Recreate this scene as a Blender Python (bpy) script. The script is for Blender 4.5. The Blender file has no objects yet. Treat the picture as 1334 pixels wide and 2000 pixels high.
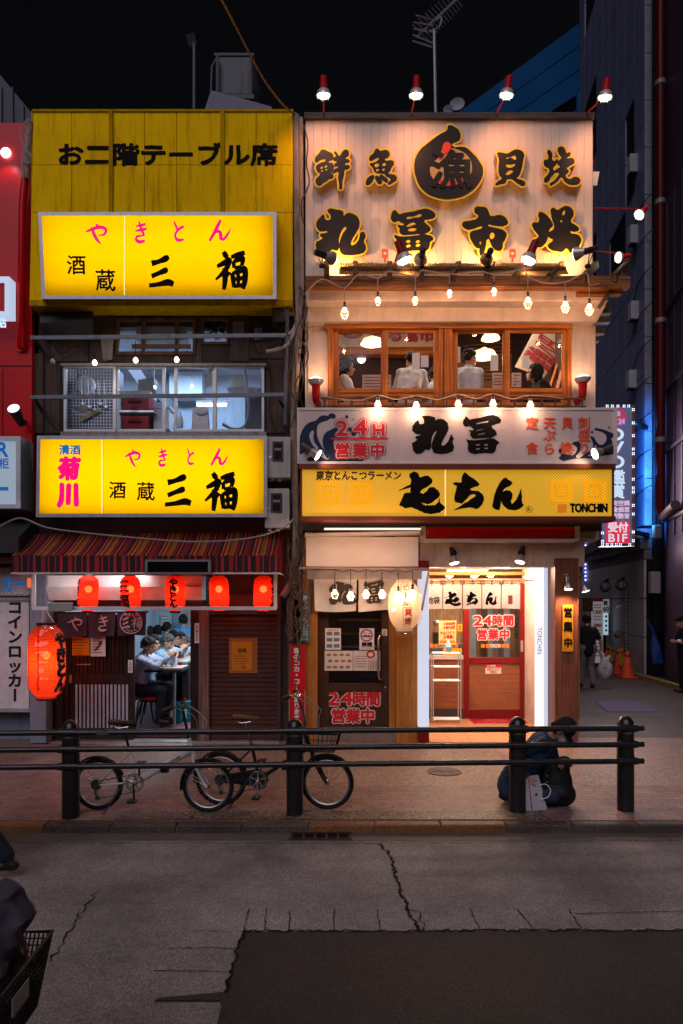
import bpy,bmesh,math,random
from mathutils import Vector,Matrix,noise as mnoise
random.seed(7)
R=math.radians
SC=bpy.context.scene
COL=SC.collection
# ---------------------------------------------------------------- camera, sky, sun, exposure
EYE,F,CX,HY=2.05,1400.0,667.0,1170.0
cam=bpy.data.objects.new('camera',bpy.data.cameras.new('camera'))
COL.objects.link(cam)
cam.location=(0,0,EYE);cam.rotation_euler=(R(90),0,0)
cam.data.sensor_fit='HORIZONTAL';cam.data.sensor_width=24.0
cam.data.lens=24.0*F/1334.0
cam.data.shift_y=170.0/1334.0
cam.data.clip_start=0.05;cam.data.clip_end=500
SC.camera=cam
world=bpy.data.worlds.new('World');SC.world=world;world.use_nodes=1
wn=world.node_tree.nodes;wl=world.node_tree.links
sky=wn.new('ShaderNodeTexSky');sky.sky_type='NISHITA';sky.sun_disc=0
SUN_EL,SUN_ROT=38,200
sky.sun_elevation=R(-3.0);sky.sun_rotation=R(SUN_ROT)
wl.new(sky.outputs[0],wn['Background'].inputs[0])
wn['Background'].inputs[1].default_value=0.05
sun=bpy.data.objects.new('sun',bpy.data.lights.new('sun','SUN'));COL.objects.link(sun)
sun.data.energy=1.12;sun.data.angle=R(50);sun.data.color=(1.0,0.87,0.98)
sun.rotation_euler=(R(50),0,R(-13));sun.location=(0,-5,20)
SC.view_settings.view_transform='Standard';SC.view_settings.look='None'
SC.view_settings.exposure=0;SC.view_settings.gamma=1
SC.cycles.use_denoising=1
SC.cycles.max_bounces=6;SC.cycles.transparent_max_bounces=10
SC.cycles.sample_clamp_indirect=4;SC.cycles.caustics_reflective=0;SC.cycles.caustics_refractive=0
# ---------------------------------------------------------------- helpers
def X(px,Y):return(px-CX)/F*Y
def Z(py,Y):return EYE-(py-HY)/F*Y
def P(px,py,Y):return Vector((X(px,Y),Y,Z(py,Y)))
ORG={}
def S(r,g,b):
 f=lambda c:(c/255/12.92)if c<=10 else((c/255+.055)/1.055)**2.4
 return(f(r),f(g),f(b))
MATS={}
def M(name,col,rough=.6,metal=0,var=.15,sc=5,bump=0,bsc=80,streak=0,streakcol=(.02,.018,.015),emit=0,ecol=None,coat=0,spec=.2,trans=0,clear=0):
 if name in MATS:return MATS[name]
 m=bpy.data.materials.new(name);m.use_nodes=1;MATS[name]=m
 n=m.node_tree.nodes;l=m.node_tree.links;b=n['Principled BSDF']
 b.inputs['Roughness'].default_value=rough;b.inputs['Metallic'].default_value=metal
 b.inputs['Specular IOR Level'].default_value=spec
 if coat:b.inputs['Coat Weight'].default_value=coat
 tc=n.new('ShaderNodeTexCoord')
 no=n.new('ShaderNodeTexNoise');no.inputs['Scale'].default_value=sc;no.inputs['Detail'].default_value=7;no.inputs['Roughness'].default_value=.65
 l.new(tc.outputs['Object'],no.inputs['Vector'])
 mx=n.new('ShaderNodeMix');mx.data_type='RGBA'
 mr=n.new('ShaderNodeMapRange');mr.inputs[1].default_value=.3;mr.inputs[2].default_value=.7
 l.new(no.outputs['Fac'],mr.inputs[0]);l.new(mr.outputs[0],mx.inputs[0])
 mx.inputs[6].default_value=(*[max(0,c*(1-var))for c in col],1)
 mx.inputs[7].default_value=(*[min(1,c*(1+var))for c in col],1)
 out=mx.outputs[2]
 if streak:
  mp=n.new('ShaderNodeMapping');mp.inputs['Scale'].default_value=(7,7,.7);l.new(tc.outputs['Object'],mp.inputs[0])
  n2=n.new('ShaderNodeTexNoise');n2.inputs['Scale'].default_value=1.6;n2.inputs['Detail'].default_value=6;n2.inputs['Roughness'].default_value=.7
  l.new(mp.outputs[0],n2.inputs['Vector'])
  r2=n.new('ShaderNodeMapRange');r2.inputs[1].default_value=.5;r2.inputs[2].default_value=.75;r2.inputs[4].default_value=streak
  l.new(n2.outputs['Fac'],r2.inputs[0])
  m2=n.new('ShaderNodeMix');m2.data_type='RGBA';l.new(r2.outputs[0],m2.inputs[0]);l.new(out,m2.inputs[6]);m2.inputs[7].default_value=(*streakcol,1)
  out=m2.outputs[2]
 l.new(out,b.inputs['Base Color'])
 if rough>.2:
  r3=n.new('ShaderNodeMapRange');r3.inputs[3].default_value=max(.05,rough-.12);r3.inputs[4].default_value=min(1,rough+.12)
  l.new(no.outputs['Fac'],r3.inputs[0]);l.new(r3.outputs[0],b.inputs['Roughness'])
 if bump:
  n3=n.new('ShaderNodeTexNoise');n3.inputs['Scale'].default_value=bsc;n3.inputs['Detail'].default_value=4
  l.new(tc.outputs['Object'],n3.inputs['Vector'])
  bp=n.new('ShaderNodeBump');bp.inputs['Strength'].default_value=bump;bp.inputs['Distance'].default_value=.01
  l.new(n3.outputs['Fac'],bp.inputs['Height']);l.new(bp.outputs[0],b.inputs['Normal'])
 if emit:
  b.inputs['Emission Color'].default_value=(*(ecol or col),1);b.inputs['Emission Strength'].default_value=emit
 if trans:
  t=n.new('ShaderNodeBsdfTranslucent');l.new(out,t.inputs[0]);ms=n.new('ShaderNodeMixShader');ms.inputs[0].default_value=trans
  l.new(b.outputs[0],ms.inputs[1]);l.new(t.outputs[0],ms.inputs[2]);l.new(ms.outputs[0],n['Material Output'].inputs[0])
  if clear:
   tp=n.new('ShaderNodeBsdfTransparent');tp.inputs[0].default_value=(*[c**.4 for c in col],1);m3=n.new('ShaderNodeMixShader');m3.inputs[0].default_value=clear;l.new(ms.outputs[0],m3.inputs[1]);l.new(tp.outputs[0],m3.inputs[2]);l.new(m3.outputs[0],n['Material Output'].inputs[0])
 return m
def wood(name,col,dark=.45,rough=.5,axis=2,sc=1.0,coat=0):
 if name in MATS:return MATS[name]
 m=M(name,col,rough=rough,var=.25,sc=3,coat=coat)
 n=m.node_tree.nodes;l=m.node_tree.links;b=n['Principled BSDF'];src=b.inputs['Base Color'].links[0].from_socket
 tc=n.new('ShaderNodeTexCoord');mp=n.new('ShaderNodeMapping')
 s=[26*sc]*3;s[axis]=1.1*sc;mp.inputs['Scale'].default_value=s
 l.new(tc.outputs['Object'],mp.inputs[0]);no=n.new('ShaderNodeTexNoise');no.inputs['Scale'].default_value=1.5;no.inputs['Detail'].default_value=8;no.inputs['Distortion'].default_value=.6
 l.new(mp.outputs[0],no.inputs['Vector']);r=n.new('ShaderNodeMapRange');r.inputs[1].default_value=.38;r.inputs[2].default_value=.66
 l.new(no.outputs['Fac'],r.inputs[0]);mx=n.new('ShaderNodeMix');mx.data_type='RGBA'
 l.new(r.outputs[0],mx.inputs[0]);l.new(src,mx.inputs[6]);mx.inputs[7].default_value=(*[c*dark for c in col],1);l.new(mx.outputs[2],b.inputs['Base Color'])
 bp=n.new('ShaderNodeBump');bp.inputs['Strength'].default_value=.25;bp.inputs['Distance'].default_value=.004;l.new(no.outputs['Fac'],bp.inputs['Height']);l.new(bp.outputs[0],b.inputs['Normal'])
 return m
def glassmat(name,tint=(.95,.97,1),gloss=.07,dust=.05):
 if name in MATS:return MATS[name]
 m=bpy.data.materials.new(name);m.use_nodes=1;MATS[name]=m
 n=m.node_tree.nodes;l=m.node_tree.links;n.remove(n['Principled BSDF'])
 t=n.new('ShaderNodeBsdfTransparent');t.inputs[0].default_value=(*tint,1)
 g=n.new('ShaderNodeBsdfGlossy');g.inputs['Roughness'].default_value=.03
 d=n.new('ShaderNodeBsdfDiffuse');d.inputs[0].default_value=(.6,.6,.62,1)
 tc=n.new('ShaderNodeTexCoord');no=n.new('ShaderNodeTexNoise');no.inputs['Scale'].default_value=3;no.inputs['Detail'].default_value=8;no.inputs['Roughness'].default_value=.75
 l.new(tc.outputs['Object'],no.inputs['Vector']);r=n.new('ShaderNodeMapRange');r.inputs[1].default_value=.4;r.inputs[2].default_value=.8;r.inputs[4].default_value=dust
 l.new(no.outputs['Fac'],r.inputs[0])
 a=n.new('ShaderNodeMixShader');a.inputs[0].default_value=gloss;l.new(t.outputs[0],a.inputs[1]);l.new(g.outputs[0],a.inputs[2])
 c=n.new('ShaderNodeMixShader');l.new(r.outputs[0],c.inputs[0]);l.new(a.outputs[0],c.inputs[1]);l.new(d.outputs[0],c.inputs[2])
 l.new(c.outputs[0],n['Material Output'].inputs[0])
 return m
def emit(name,col,s):
 return M(name,[c*.4 for c in col],emit=s,ecol=col,var=.03,rough=.5)
class MB:
 def __init__(s):s.v=[];s.f=[]
 def add(s,vs,fs):
  k=len(s.v);s.v+=[Vector(v)for v in vs];s.f+=[tuple(i+k for i in f)for f in fs];return s
 def hexa(s,c):
  return s.add(c,[(3,2,1,0),(4,5,6,7),(0,1,5,4),(1,2,6,5),(2,3,7,6),(3,0,4,7)])
 def box(s,x0,x1,y0,y1,z0,z1):
  if x0>x1:x0,x1=x1,x0
  if y0>y1:y0,y1=y1,y0
  if z0>z1:z0,z1=z1,z0
  return s.hexa([(x0,y0,z0),(x1,y0,z0),(x1,y1,z0),(x0,y1,z0),(x0,y0,z1),(x1,y0,z1),(x1,y1,z1),(x0,y1,z1)])
 def pb(s,x0,y0,x1,y1,Y,d):
  return s.box(X(x0,Y),X(x1,Y),Y,Y+d,Z(y0,Y),Z(y1,Y))
 def bar(s,a,b,w,h=None,up=(0,0,1)):
  a,b=Vector(a),Vector(b);h=h or w;t=(b-a).normalized();u=Vector(up)
  if abs(t.dot(u))>.95:u=Vector((0,1,0))
  r=t.cross(u).normalized()*w/2;u=r.cross(t).normalized()*h/2
  return s.hexa([a-r-u,a+r-u,b+r-u,b-r-u,a-r+u,a+r+u,b+r+u,b-r+u])
 def tube(s,pts,r,n=8,closed=0,caps=1):
  pts=[Vector(p)for p in pts];rs=r if isinstance(r,(list,tuple))else[r]*len(pts)
  k=len(s.v);m=len(pts);prev=None
  for i,p in enumerate(pts):
   if closed:t=pts[(i+1)%m]-pts[i-1]
   else:t=pts[min(i+1,m-1)]-pts[max(i-1,0)]
   t.normalize()
   if prev is None:
    u=Vector((0,0,1))if abs(t.z)<.9 else Vector((0,1,0))
    a=t.cross(u).normalized()
   else:a=(prev-t*prev.dot(t)).normalized()
   prev=a;b=t.cross(a)
   for j in range(n):
    w=2*math.pi*j/n;s.v.append(p+(a*math.cos(w)+b*math.sin(w))*rs[i])
  for i in range(m if closed else m-1):
   for j in range(n):
    i2=(i+1)%m;s.f.append((k+i*n+j,k+i*n+(j+1)%n,k+i2*n+(j+1)%n,k+i2*n+j))
  if caps and not closed:
   s.f.append(tuple(k+j for j in reversed(range(n))));s.f.append(tuple(k+(m-1)*n+j for j in range(n)))
  return s
 def lathe(s,c,prof,n=20,axis=(0,0,1),capb=1,capt=1):
  c=Vector(c);ax=Vector(axis).normalized();u=Vector((1,0,0))if abs(ax.x)<.8 else Vector((0,1,0))
  a=(u-ax*u.dot(ax)).normalized();b=ax.cross(a);k=len(s.v)
  for r,z in prof:
   for j in range(n):
    w=2*math.pi*j/n;s.v.append(c+ax*z+(a*math.cos(w)+b*math.sin(w))*r)
  for i in range(len(prof)-1):
   for j in range(n):s.f.append((k+i*n+j,k+i*n+(j+1)%n,k+(i+1)*n+(j+1)%n,k+(i+1)*n+j))
  if capb:s.f.append(tuple(k+j for j in reversed(range(n))))
  if capt:s.f.append(tuple(k+(len(prof)-1)*n+j for j in range(n)))
  return s
 def ball(s,c,r,sx=1,sy=1,sz=1,n=12,m=8):
  c=Vector(c);k=len(s.v);s.v.append(c+Vector((0,0,-r*sz)))
  for i in range(1,m):
   th=math.pi*i/m
   for j in range(n):
    w=2*math.pi*j/n;s.v.append(c+Vector((math.sin(th)*math.cos(w)*r*sx,math.sin(th)*math.sin(w)*r*sy,-math.cos(th)*r*sz)))
  s.v.append(c+Vector((0,0,r*sz)));e=len(s.v)-1
  for j in range(n):
   s.f.append((k,k+1+(j+1)%n,k+1+j));s.f.append((e,e-n+j,e-n+(j+1)%n))
  for i in range(m-2):
   for j in range(n):
    q=k+1+i*n;s.f.append((q+j,q+(j+1)%n,q+n+(j+1)%n,q+n+j))
  return s
 def cap(s,a,b,ra,rb,n=10):
  a,b=Vector(a),Vector(b);d=(b-a);L=d.length
  if L<1e-5:return s.ball(a,ra)
  pr=[(ra*math.sin(t),-ra*math.cos(t))for t in[R(q)for q in(5,25,45,65,90)]]
  pr+=[(rb*math.cos(t),L+rb*math.sin(t))for t in[R(q)for q in(0,25,45,65,85)]]
  return s.lathe(a,pr,n=n,axis=d)
 def prism(s,pts,d):
  d=Vector(d);k=len(s.v);n=len(pts);s.v+=[Vector(p)for p in pts]+[Vector(p)+d for p in pts]
  s.f.append(tuple(k+i for i in range(n)));s.f.append(tuple(k+n+i for i in reversed(range(n))))
  for i in range(n):s.f.append((k+i,k+n+i,k+n+(i+1)%n,k+(i+1)%n))
  return s
 def pprism(s,pp,Y,d):
  return s.prism([P(a,b,Y)for a,b in pp],(0,d,0))
 def build(s,name,mat,parent=None,bevel=0,smooth=0,local=0,sub=0):
  me=bpy.data.meshes.new(name);o=bpy.data.objects.new(name,me)
  vs=s.v
  if parent is not None:
   org=ORG.get(parent.name,Vector());o.parent=parent;ORG[o.name]=org
   if not local:vs=[v-org for v in vs]
  else:
   xs=[v.x for v in vs];ys=[v.y for v in vs];zs=[v.z for v in vs]
   org=Vector(((min(xs)+max(xs))/2,(min(ys)+max(ys))/2,min(zs)));vs=[v-org for v in vs];o.location=org;ORG[o.name]=org
  me.from_pydata([tuple(v)for v in vs],[],s.f);me.update()
  bm=bmesh.new();bm.from_mesh(me);bmesh.ops.recalc_face_normals(bm,faces=bm.faces);bm.to_mesh(me);bm.free()
  if mat:me.materials.append(mat)
  COL.objects.link(o)
  if smooth:
   for p in me.polygons:p.use_smooth=1
   me.set_sharp_from_angle(angle=R(42))
  if bevel:
   b=o.modifiers.new('bevel','BEVEL');b.width=bevel;b.segments=2;b.limit_method='ANGLE';b.angle_limit=R(50)
  if sub:
   q=o.modifiers.new('sub','SUBSURF');q.levels=sub;q.render_levels=sub
  return o
def tag(o,label=None,cat=None,group=None,kind=None):
 if label:o['label']=label
 if cat:o['category']=cat
 if group:o['group']=group
 if kind:o['kind']=kind
 return o
def thing(name,label,cat,loc,group=None,rz=0):
 o=bpy.data.objects.new(name,None);COL.objects.link(o);o.location=loc;o.rotation_euler=(0,0,rz)
 o.empty_display_size=.1;ORG[o.name]=Vector(loc);return tag(o,label,cat,group)
def struct(mb,name,mat):return tag(mb.build(name,mat),kind='structure')
def kids(o):return[c for c in bpy.data.objects if c.parent==o]
def copy_tree(o,parent=None):
 c=o.copy();COL.objects.link(c);c.parent=parent
 for ch in kids(o):copy_tree(ch,c)
 return c
def light(parent,loc,e,col,r=.03,kind='POINT',target=None,ang=90,blend=.6,size=(.5,.5),name='lamp_light'):
 d=bpy.data.lights.new(name,kind);d.energy=e;d.color=col
 if kind!='AREA':d.shadow_soft_size=r
 o=bpy.data.objects.new(name,d);COL.objects.link(o);o.parent=parent;o.location=Vector(loc)-ORG.get(parent.name,Vector())
 if target is not None:o.rotation_euler=(Vector(target)-Vector(loc)).to_track_quat('-Z','Y').to_euler()
 if kind=='AREA' and name=='sign_tube':o.rotation_euler=(R(-90),0,0)
 if kind=='SPOT':d.spot_size=R(ang);d.spot_blend=blend
 if kind=='AREA':d.shape='RECTANGLE';d.size,d.size_y=size
 return o
def spline(pts,k=6):
 pts=[Vector(p)for p in pts];out=[]
 for i in range(len(pts)-1):
  p0=pts[max(i-1,0)];p1=pts[i];p2=pts[i+1];p3=pts[min(i+2,len(pts)-1)]
  for j in range(k):
   t=j/k;out.append(.5*((2*p1)+(p2-p0)*t+(2*p0-5*p1+4*p2-p3)*t*t+(3*p1-p0-3*p2+p3)*t**3))
 return out+[pts[-1]]
# ---------------------------------------------------------------- lettering
GC={}
def curve_mesh(c):
 o=bpy.data.objects.new('t',c);COL.objects.link(o);dg=bpy.context.evaluated_depsgraph_get()
 me=bpy.data.meshes.new_from_object(o.evaluated_get(dg));r=([v.co.copy()for v in me.vertices],[tuple(p.vertices)for p in me.polygons])
 bpy.data.objects.remove(o);bpy.data.curves.remove(c);bpy.data.meshes.remove(me);return r
def glyph(ch):
 if ch not in GC:
  c=bpy.data.curves.new('t','FONT');c.body=ch;c.size=1;c.resolution_u=3;GC[ch]=curve_mesh(c)
 return GC[ch]
def ring(b):
 if not b:return[(0,0)]
 return[(0,0)]+[(b*math.cos(k*math.pi/4),b*math.sin(k*math.pi/4))for k in range(8)]
def T(mb,text,x0,y0,x1,y1,Y,bold=0,vert=0,skew=0,wob=0,fit=0,rot=0):
 """write text into a rectangle of the photo's pixels on the plane at distance Y; bold in photo pixels"""
 if fit:
  vs,fs=glyph(text);ax=[v.x for v in vs];ay=[v.y for v in vs];bx,ex,by,ey=min(ax),max(ax),min(ay),max(ay)
  cells=[(vs,fs,lambda v:(x0+(v.x-bx)/(ex-bx)*(x1-x0),y1-(v.y-by)/(ey-by)*(y1-y0)))]
 else:
  cells=[];n=len(text)
  for i,ch in enumerate(text):
   if ch==' ':continue
   vs,fs=glyph(ch)
   if vert:cw=x1-x0;chh=(y1-y0)/n;ox=x0;oy=y0+i*chh
   else:cw=(x1-x0)/n;chh=y1-y0;ox=x0+i*cw;oy=y0
   wd=max(v.x for v in vs)+min(v.x for v in vs)
   em=1.0 if ord(ch)>0x2fff else wd
   if vert and ch=='ー':f=lambda v,ox=ox,oy=oy,cw=cw,chh=chh:(ox+cw*(.5+(v.y-.38)),oy+chh*(v.x))
   else:f=lambda v,ox=ox,oy=oy,cw=cw,chh=chh,em=em:(ox+cw*v.x/em,oy+chh*(1-(v.y+.12)))
   cells.append((vs,fs,f))
 q=0
 cxm,cym=(x0+x1)/2,(y0+y1)/2;cr,sr=math.cos(R(rot)),math.sin(R(rot))
 for dx,dy in ring(bold):
  q+=1
  for vs,fs,f in cells:
   out=[]
   for v in vs:
    a,b=f(v)
    if wob:
     a+=wob*mnoise.noise(Vector((a*.13,b*.13,0)));b+=wob*mnoise.noise(Vector((a*.13,b*.13,9)))
    if skew:a+=skew*(b-cym)
    if rot:a,b=cxm+(a-cxm)*cr-(b-cym)*sr,cym+(a-cxm)*sr+(b-cym)*cr
    out.append(P(a+dx,b+dy,Y-.00025*q))
   mb.add(out,fs)
 return mb
def trace(mb,outer,Y,org=(0,0),k=1.0,holes=(),grow=0,th=0,q0=0,smooth=1):
 """a traced outline (crop pixels: org + p/k) cut at distance Y, th thick, grown by some pixels"""
 key=(tuple(outer),th>0,len(holes))
 if key not in GC:
  c=bpy.data.curves.new('t','CURVE');c.dimensions='2D';c.fill_mode='BOTH';c.resolution_u=3
  if th:c.extrude=.5
  for pl in[outer]+list(holes):
   sp=c.splines.new('BEZIER' if smooth else 'POLY');pts=sp.bezier_points if smooth else sp.points;pts.add(len(pl)-1)
   for a,p in zip(pts,pl):
    a.co=(p[0],p[1],0)if smooth else(p[0],p[1],0,1)
    if smooth:a.handle_left_type=a.handle_right_type='AUTO'
   sp.use_cyclic_u=1
  GC[key]=curve_mesh(c)
 vs,fs=GC[key]
 for q,(dx,dy)in enumerate(ring(grow)):
  mb.add([P(org[0]+v.x/k+dx,org[1]+v.y/k+dy,Y-.0003*(q+q0)+((.5-v.z)*th if th else 0))for v in vs],fs)
 return mb
def fuse(mb,voxel,it=4):
 me=bpy.data.meshes.new('t');me.from_pydata([tuple(v)for v in mb.v],[],mb.f)
 bm=bmesh.new();bm.from_mesh(me);bmesh.ops.recalc_face_normals(bm,faces=bm.faces);bm.to_mesh(me);bm.free()
 o=bpy.data.objects.new('t',me);COL.objects.link(o)
 r=o.modifiers.new('r','REMESH');r.mode='VOXEL';r.voxel_size=voxel
 s=o.modifiers.new('s','SMOOTH');s.iterations=it;s.factor=.5
 dg=bpy.context.evaluated_depsgraph_get();m2=bpy.data.meshes.new_from_object(o.evaluated_get(dg))
 out=MB();out.v=[v.co.copy()for v in m2.vertices];out.f=[tuple(p.vertices)for p in m2.polygons]
 bpy.data.objects.remove(o);bpy.data.meshes.remove(me);bpy.data.meshes.remove(m2);return out
# ---------------------------------------------------------------- palette
BLACK=M('black_paint',(.012,.011,.011),rough=.45,spec=.3)
RED=M('red_paint',S(190,20,25),rough=.4)
WHITE=M('white_paint',(.78,.76,.73),rough=.5)
CREAM=M('cream_board',(.74,.68,.6),rough=.6)
STEEL=M('steel',(.55,.56,.58),rough=.35,metal=.9)
GALV=M('galvanised_steel',(.15,.165,.19),rough=.5,metal=.5,streak=.5)
DARKM=M('dark_metal',(.02,.02,.022),rough=.4,metal=.3)
PAPER=M('paper',(.75,.73,.7),rough=.8,var=.06)
GLASS=glassmat('window_glass',gloss=.014,dust=.01)
WARM=(1.0,.5,.27)
# ================================================================ ground
def speckle(name,c0,c1,vs=160,rough=.8,big=.25,bump=.5,wet=0):
 m=bpy.data.materials.new(name);m.use_nodes=1;MATS[name]=m
 n=m.node_tree.nodes;l=m.node_tree.links;b=n['Principled BSDF'];tc=n.new('ShaderNodeTexCoord')
 v=n.new('ShaderNodeTexVoronoi');v.inputs['Scale'].default_value=vs;l.new(tc.outputs['Object'],v.inputs['Vector'])
 no=n.new('ShaderNodeTexNoise');no.inputs['Scale'].default_value=.9;no.inputs['Detail'].default_value=9;no.inputs['Roughness'].default_value=.7;l.new(tc.outputs['Object'],no.inputs['Vector'])
 n2=n.new('ShaderNodeTexNoise');n2.inputs['Scale'].default_value=vs*.55;n2.inputs['Detail'].default_value=3;l.new(tc.outputs['Object'],n2.inputs['Vector'])
 sep=n.new('ShaderNodeSeparateColor');l.new(v.outputs['Color'],sep.inputs[0])
 ad=n.new('ShaderNodeMath');ad.operation='MULTIPLY';l.new(sep.outputs[0],ad.inputs[0]);l.new(n2.outputs['Fac'],ad.inputs[1])
 r=n.new('ShaderNodeMapRange');r.inputs[1].default_value=.1;r.inputs[2].default_value=.55;l.new(ad.outputs[0],r.inputs[0])
 mx=n.new('ShaderNodeMix');mx.data_type='RGBA';l.new(r.outputs[0],mx.inputs[0]);mx.inputs[6].default_value=(*c0,1);mx.inputs[7].default_value=(*c1,1)
 r2=n.new('ShaderNodeMapRange');r2.inputs[1].default_value=.35;r2.inputs[2].default_value=.7;r2.inputs[3].default_value=1-big;r2.inputs[4].default_value=1+big;l.new(no.outputs['Fac'],r2.inputs[0])
 mm=n.new('ShaderNodeVectorMath');mm.operation='SCALE';l.new(mx.outputs[2],mm.inputs[0]);l.new(r2.outputs[0],mm.inputs['Scale']);l.new(mm.outputs[0],b.inputs['Base Color'])
 r3=n.new('ShaderNodeMapRange');r3.inputs[1].default_value=.35;r3.inputs[2].default_value=.7;r3.inputs[3].default_value=rough-wet;r3.inputs[4].default_value=rough;l.new(no.outputs['Fac'],r3.inputs[0]);l.new(r3.outputs[0],b.inputs['Roughness'])
 b.inputs['Specular IOR Level'].default_value=.3;bp=n.new('ShaderNodeBump');bp.inputs['Strength'].default_value=bump;bp.inputs['Distance'].default_value=.006;l.new(sep.outputs[1],bp.inputs['Height']);l.new(bp.outputs[0],b.inputs['Normal'])
 return m
def brick(name,c0,c1,mortar,w,h,rough=.7,ms=.006,off=.5,rot=0,bump=.5,tint=.35):
 m=bpy.data.materials.new(name);m.use_nodes=1;MATS[name]=m
 n=m.node_tree.nodes;l=m.node_tree.links;b=n['Principled BSDF'];tc=n.new('ShaderNodeTexCoord')
 mp=n.new('ShaderNodeMapping');mp.inputs['Rotation'].default_value=rot if isinstance(rot,tuple)else(0,0,rot);l.new(tc.outputs['Object'],mp.inputs[0])
 br=n.new('ShaderNodeTexBrick');br.inputs['Scale'].default_value=1;br.inputs['Brick Width'].default_value=w;br.inputs['Row Height'].default_value=h
 br.inputs['Mortar Size'].default_value=ms;br.inputs['Mortar Smooth'].default_value=.3;br.offset=off;br.inputs['Bias'].default_value=0
 br.inputs['Color1'].default_value=(*c0,1);br.inputs['Color2'].default_value=(*c1,1);br.inputs['Mortar'].default_value=(*mortar,1);l.new(mp.outputs[0],br.inputs['Vector'])
 no=n.new('ShaderNodeTexNoise');no.inputs['Scale'].default_value=2.2;no.inputs['Detail'].default_value=9;no.inputs['Roughness'].default_value=.75;l.new(tc.outputs['Object'],no.inputs['Vector'])
 r=n.new('ShaderNodeMapRange');r.inputs[1].default_value=.3;r.inputs[2].default_value=.7;r.inputs[3].default_value=1-tint;r.inputs[4].default_value=1+tint;l.new(no.outputs['Fac'],r.inputs[0])
 mm=n.new('ShaderNodeVectorMath');mm.operation='SCALE';l.new(br.outputs['Color'],mm.inputs[0]);l.new(r.outputs[0],mm.inputs['Scale']);l.new(mm.outputs[0],b.inputs['Base Color'])
 b.inputs['Roughness'].default_value=rough;b.inputs['Specular IOR Level'].default_value=.3
 iv=n.new('ShaderNodeMath');iv.operation='SUBTRACT';iv.inputs[0].default_value=1;l.new(br.outputs['Fac'],iv.inputs[1])
 n3=n.new('ShaderNodeTexNoise');n3.inputs['Scale'].default_value=120;l.new(tc.outputs['Object'],n3.inputs['Vector'])
 ad=n.new('ShaderNodeMath');ad.operation='MULTIPLY_ADD';ad.inputs[1].default_value=.35;l.new(n3.outputs['Fac'],ad.inputs[0]);l.new(iv.outputs[0],ad.inputs[2])
 bp=n.new('ShaderNodeBump');bp.inputs['Strength'].default_value=bump;bp.inputs['Distance'].default_value=.006;l.new(ad.outputs[0],bp.inputs['Height']);l.new(bp.outputs[0],b.inputs['Normal'])
 return m
ASPH=speckle('worn_asphalt',(.155,.142,.142),(.36,.33,.325),vs=150,rough=.85,big=.4,bump=.7)
PATCH=speckle('fresh_asphalt',(.015,.0135,.014),(.05,.044,.043),vs=150,rough=.75,big=.3,bump=.8)
GUTT=speckle('gutter_concrete',(.1,.085,.075),(.16,.14,.125),vs=150,rough=.75,big=.3,bump=.3)
AGGR=speckle('exposed_aggregate',(.13,.09,.07),(.42,.29,.22),vs=75,rough=.6,big=.25,bump=.8,wet=.2)
AGGD=speckle('dark_aggregate',(.03,.024,.02),(.32,.24,.18),vs=60,rough=.6,big=.4,bump=.9,wet=.15)
ALLEY=speckle('alley_asphalt',(.05,.037,.03),(.15,.115,.095),vs=90,rough=.7,big=.3,bump=.6,wet=.25)
KERBM=speckle('kerb_stone',(.045,.034,.028),(.11,.085,.068),vs=120,rough=.6,big=.35,bump=.3)
KERBO=speckle('rusty_kerb_stone',(.12,.05,.018),(.3,.13,.045),vs=120,rough=.6,big=.35,bump=.3)  # orange light on part of the kerb is put into the stone colour
BRK=brick('brick_pavers',(.27,.15,.125),(.19,.13,.12),(.06,.045,.04),.2,.1,ms=.004,rough=.55,tint=.55)
RZ=-.075
def g(mb,x0,x1,y0,y1,z):return mb.add([(x0,y0,z),(x1,y0,z),(x1,y1,z),(x0,y1,z)],[(0,1,2,3)])
struct(g(MB(),-150,150,-60,160,-.13),'ground',PATCH)
struct(MB().box(-60,60,-12,6.3,-.12,RZ),'road',ASPH)
struct(MB().box(-60,60,6.302,6.5,-.12,RZ+.003),'gutter',GUTT)
struct(MB().box(-60,60,6.64,10.6,-.12,0),'sidewalk',AGGR)
struct(MB().box(-60,60,10.6,80,-.12,-.002),'alley_floor',ALLEY)
mb=MB();mo=MB();x=-9.3
kx=[X(p,6.55)for p in(140,)][0]
k=0
while x<12:
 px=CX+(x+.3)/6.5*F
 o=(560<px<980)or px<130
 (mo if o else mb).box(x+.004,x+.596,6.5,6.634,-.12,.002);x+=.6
struct(MB().box(-9.3,12,6.515,6.63,-.119,-.02),'kerb_bed',GUTT)
def bevd(o):b=o.modifiers.new('bevel','BEVEL');b.width=.015;b.segments=2;return o
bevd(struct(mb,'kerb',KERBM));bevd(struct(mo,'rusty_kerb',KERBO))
struct(MB().add([(-4.2,6.64,.004),(9,6.64,.004),(9,7.86,.004),(2.7,7.86,.004),(3.1,10.2,.004),(2.2,10.2,.004),(1.9,7.86,.004),(-2.6,7.86,.004),(-3.4,9.3,.004),(-5.5,9.3,.004),(-9,9.3,.004),(-9,6.64,.004)],
[(0,1,2,3,4,5,6,7,8,9,10,11)]),'brick_paving',BRK)
struct(g(MB(),-2.1,1.95,6.645,6.92,.008),'gravel_strip',AGGD)
PY=4.56
pts=[(X(474,PY),PY,RZ+.004)]
pat=[(474,1820),(1334,1818),(1900,1818),(2600,2500),(200,2500),(424,2000),(432,1965),(430,1958),(300,1957),(310,1950),(440,1938),(448,1920),(455,1890),(462,1850)]
def RP(px,py,dz=.004):
 Y=F*(EYE-RZ)/(py-HY);return Vector((X(px,Y),Y,RZ+dz))
struct(MB().add([RP(*p)for p in pat],[tuple(range(len(pat)))]),'road_patch',PATCH)
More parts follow.
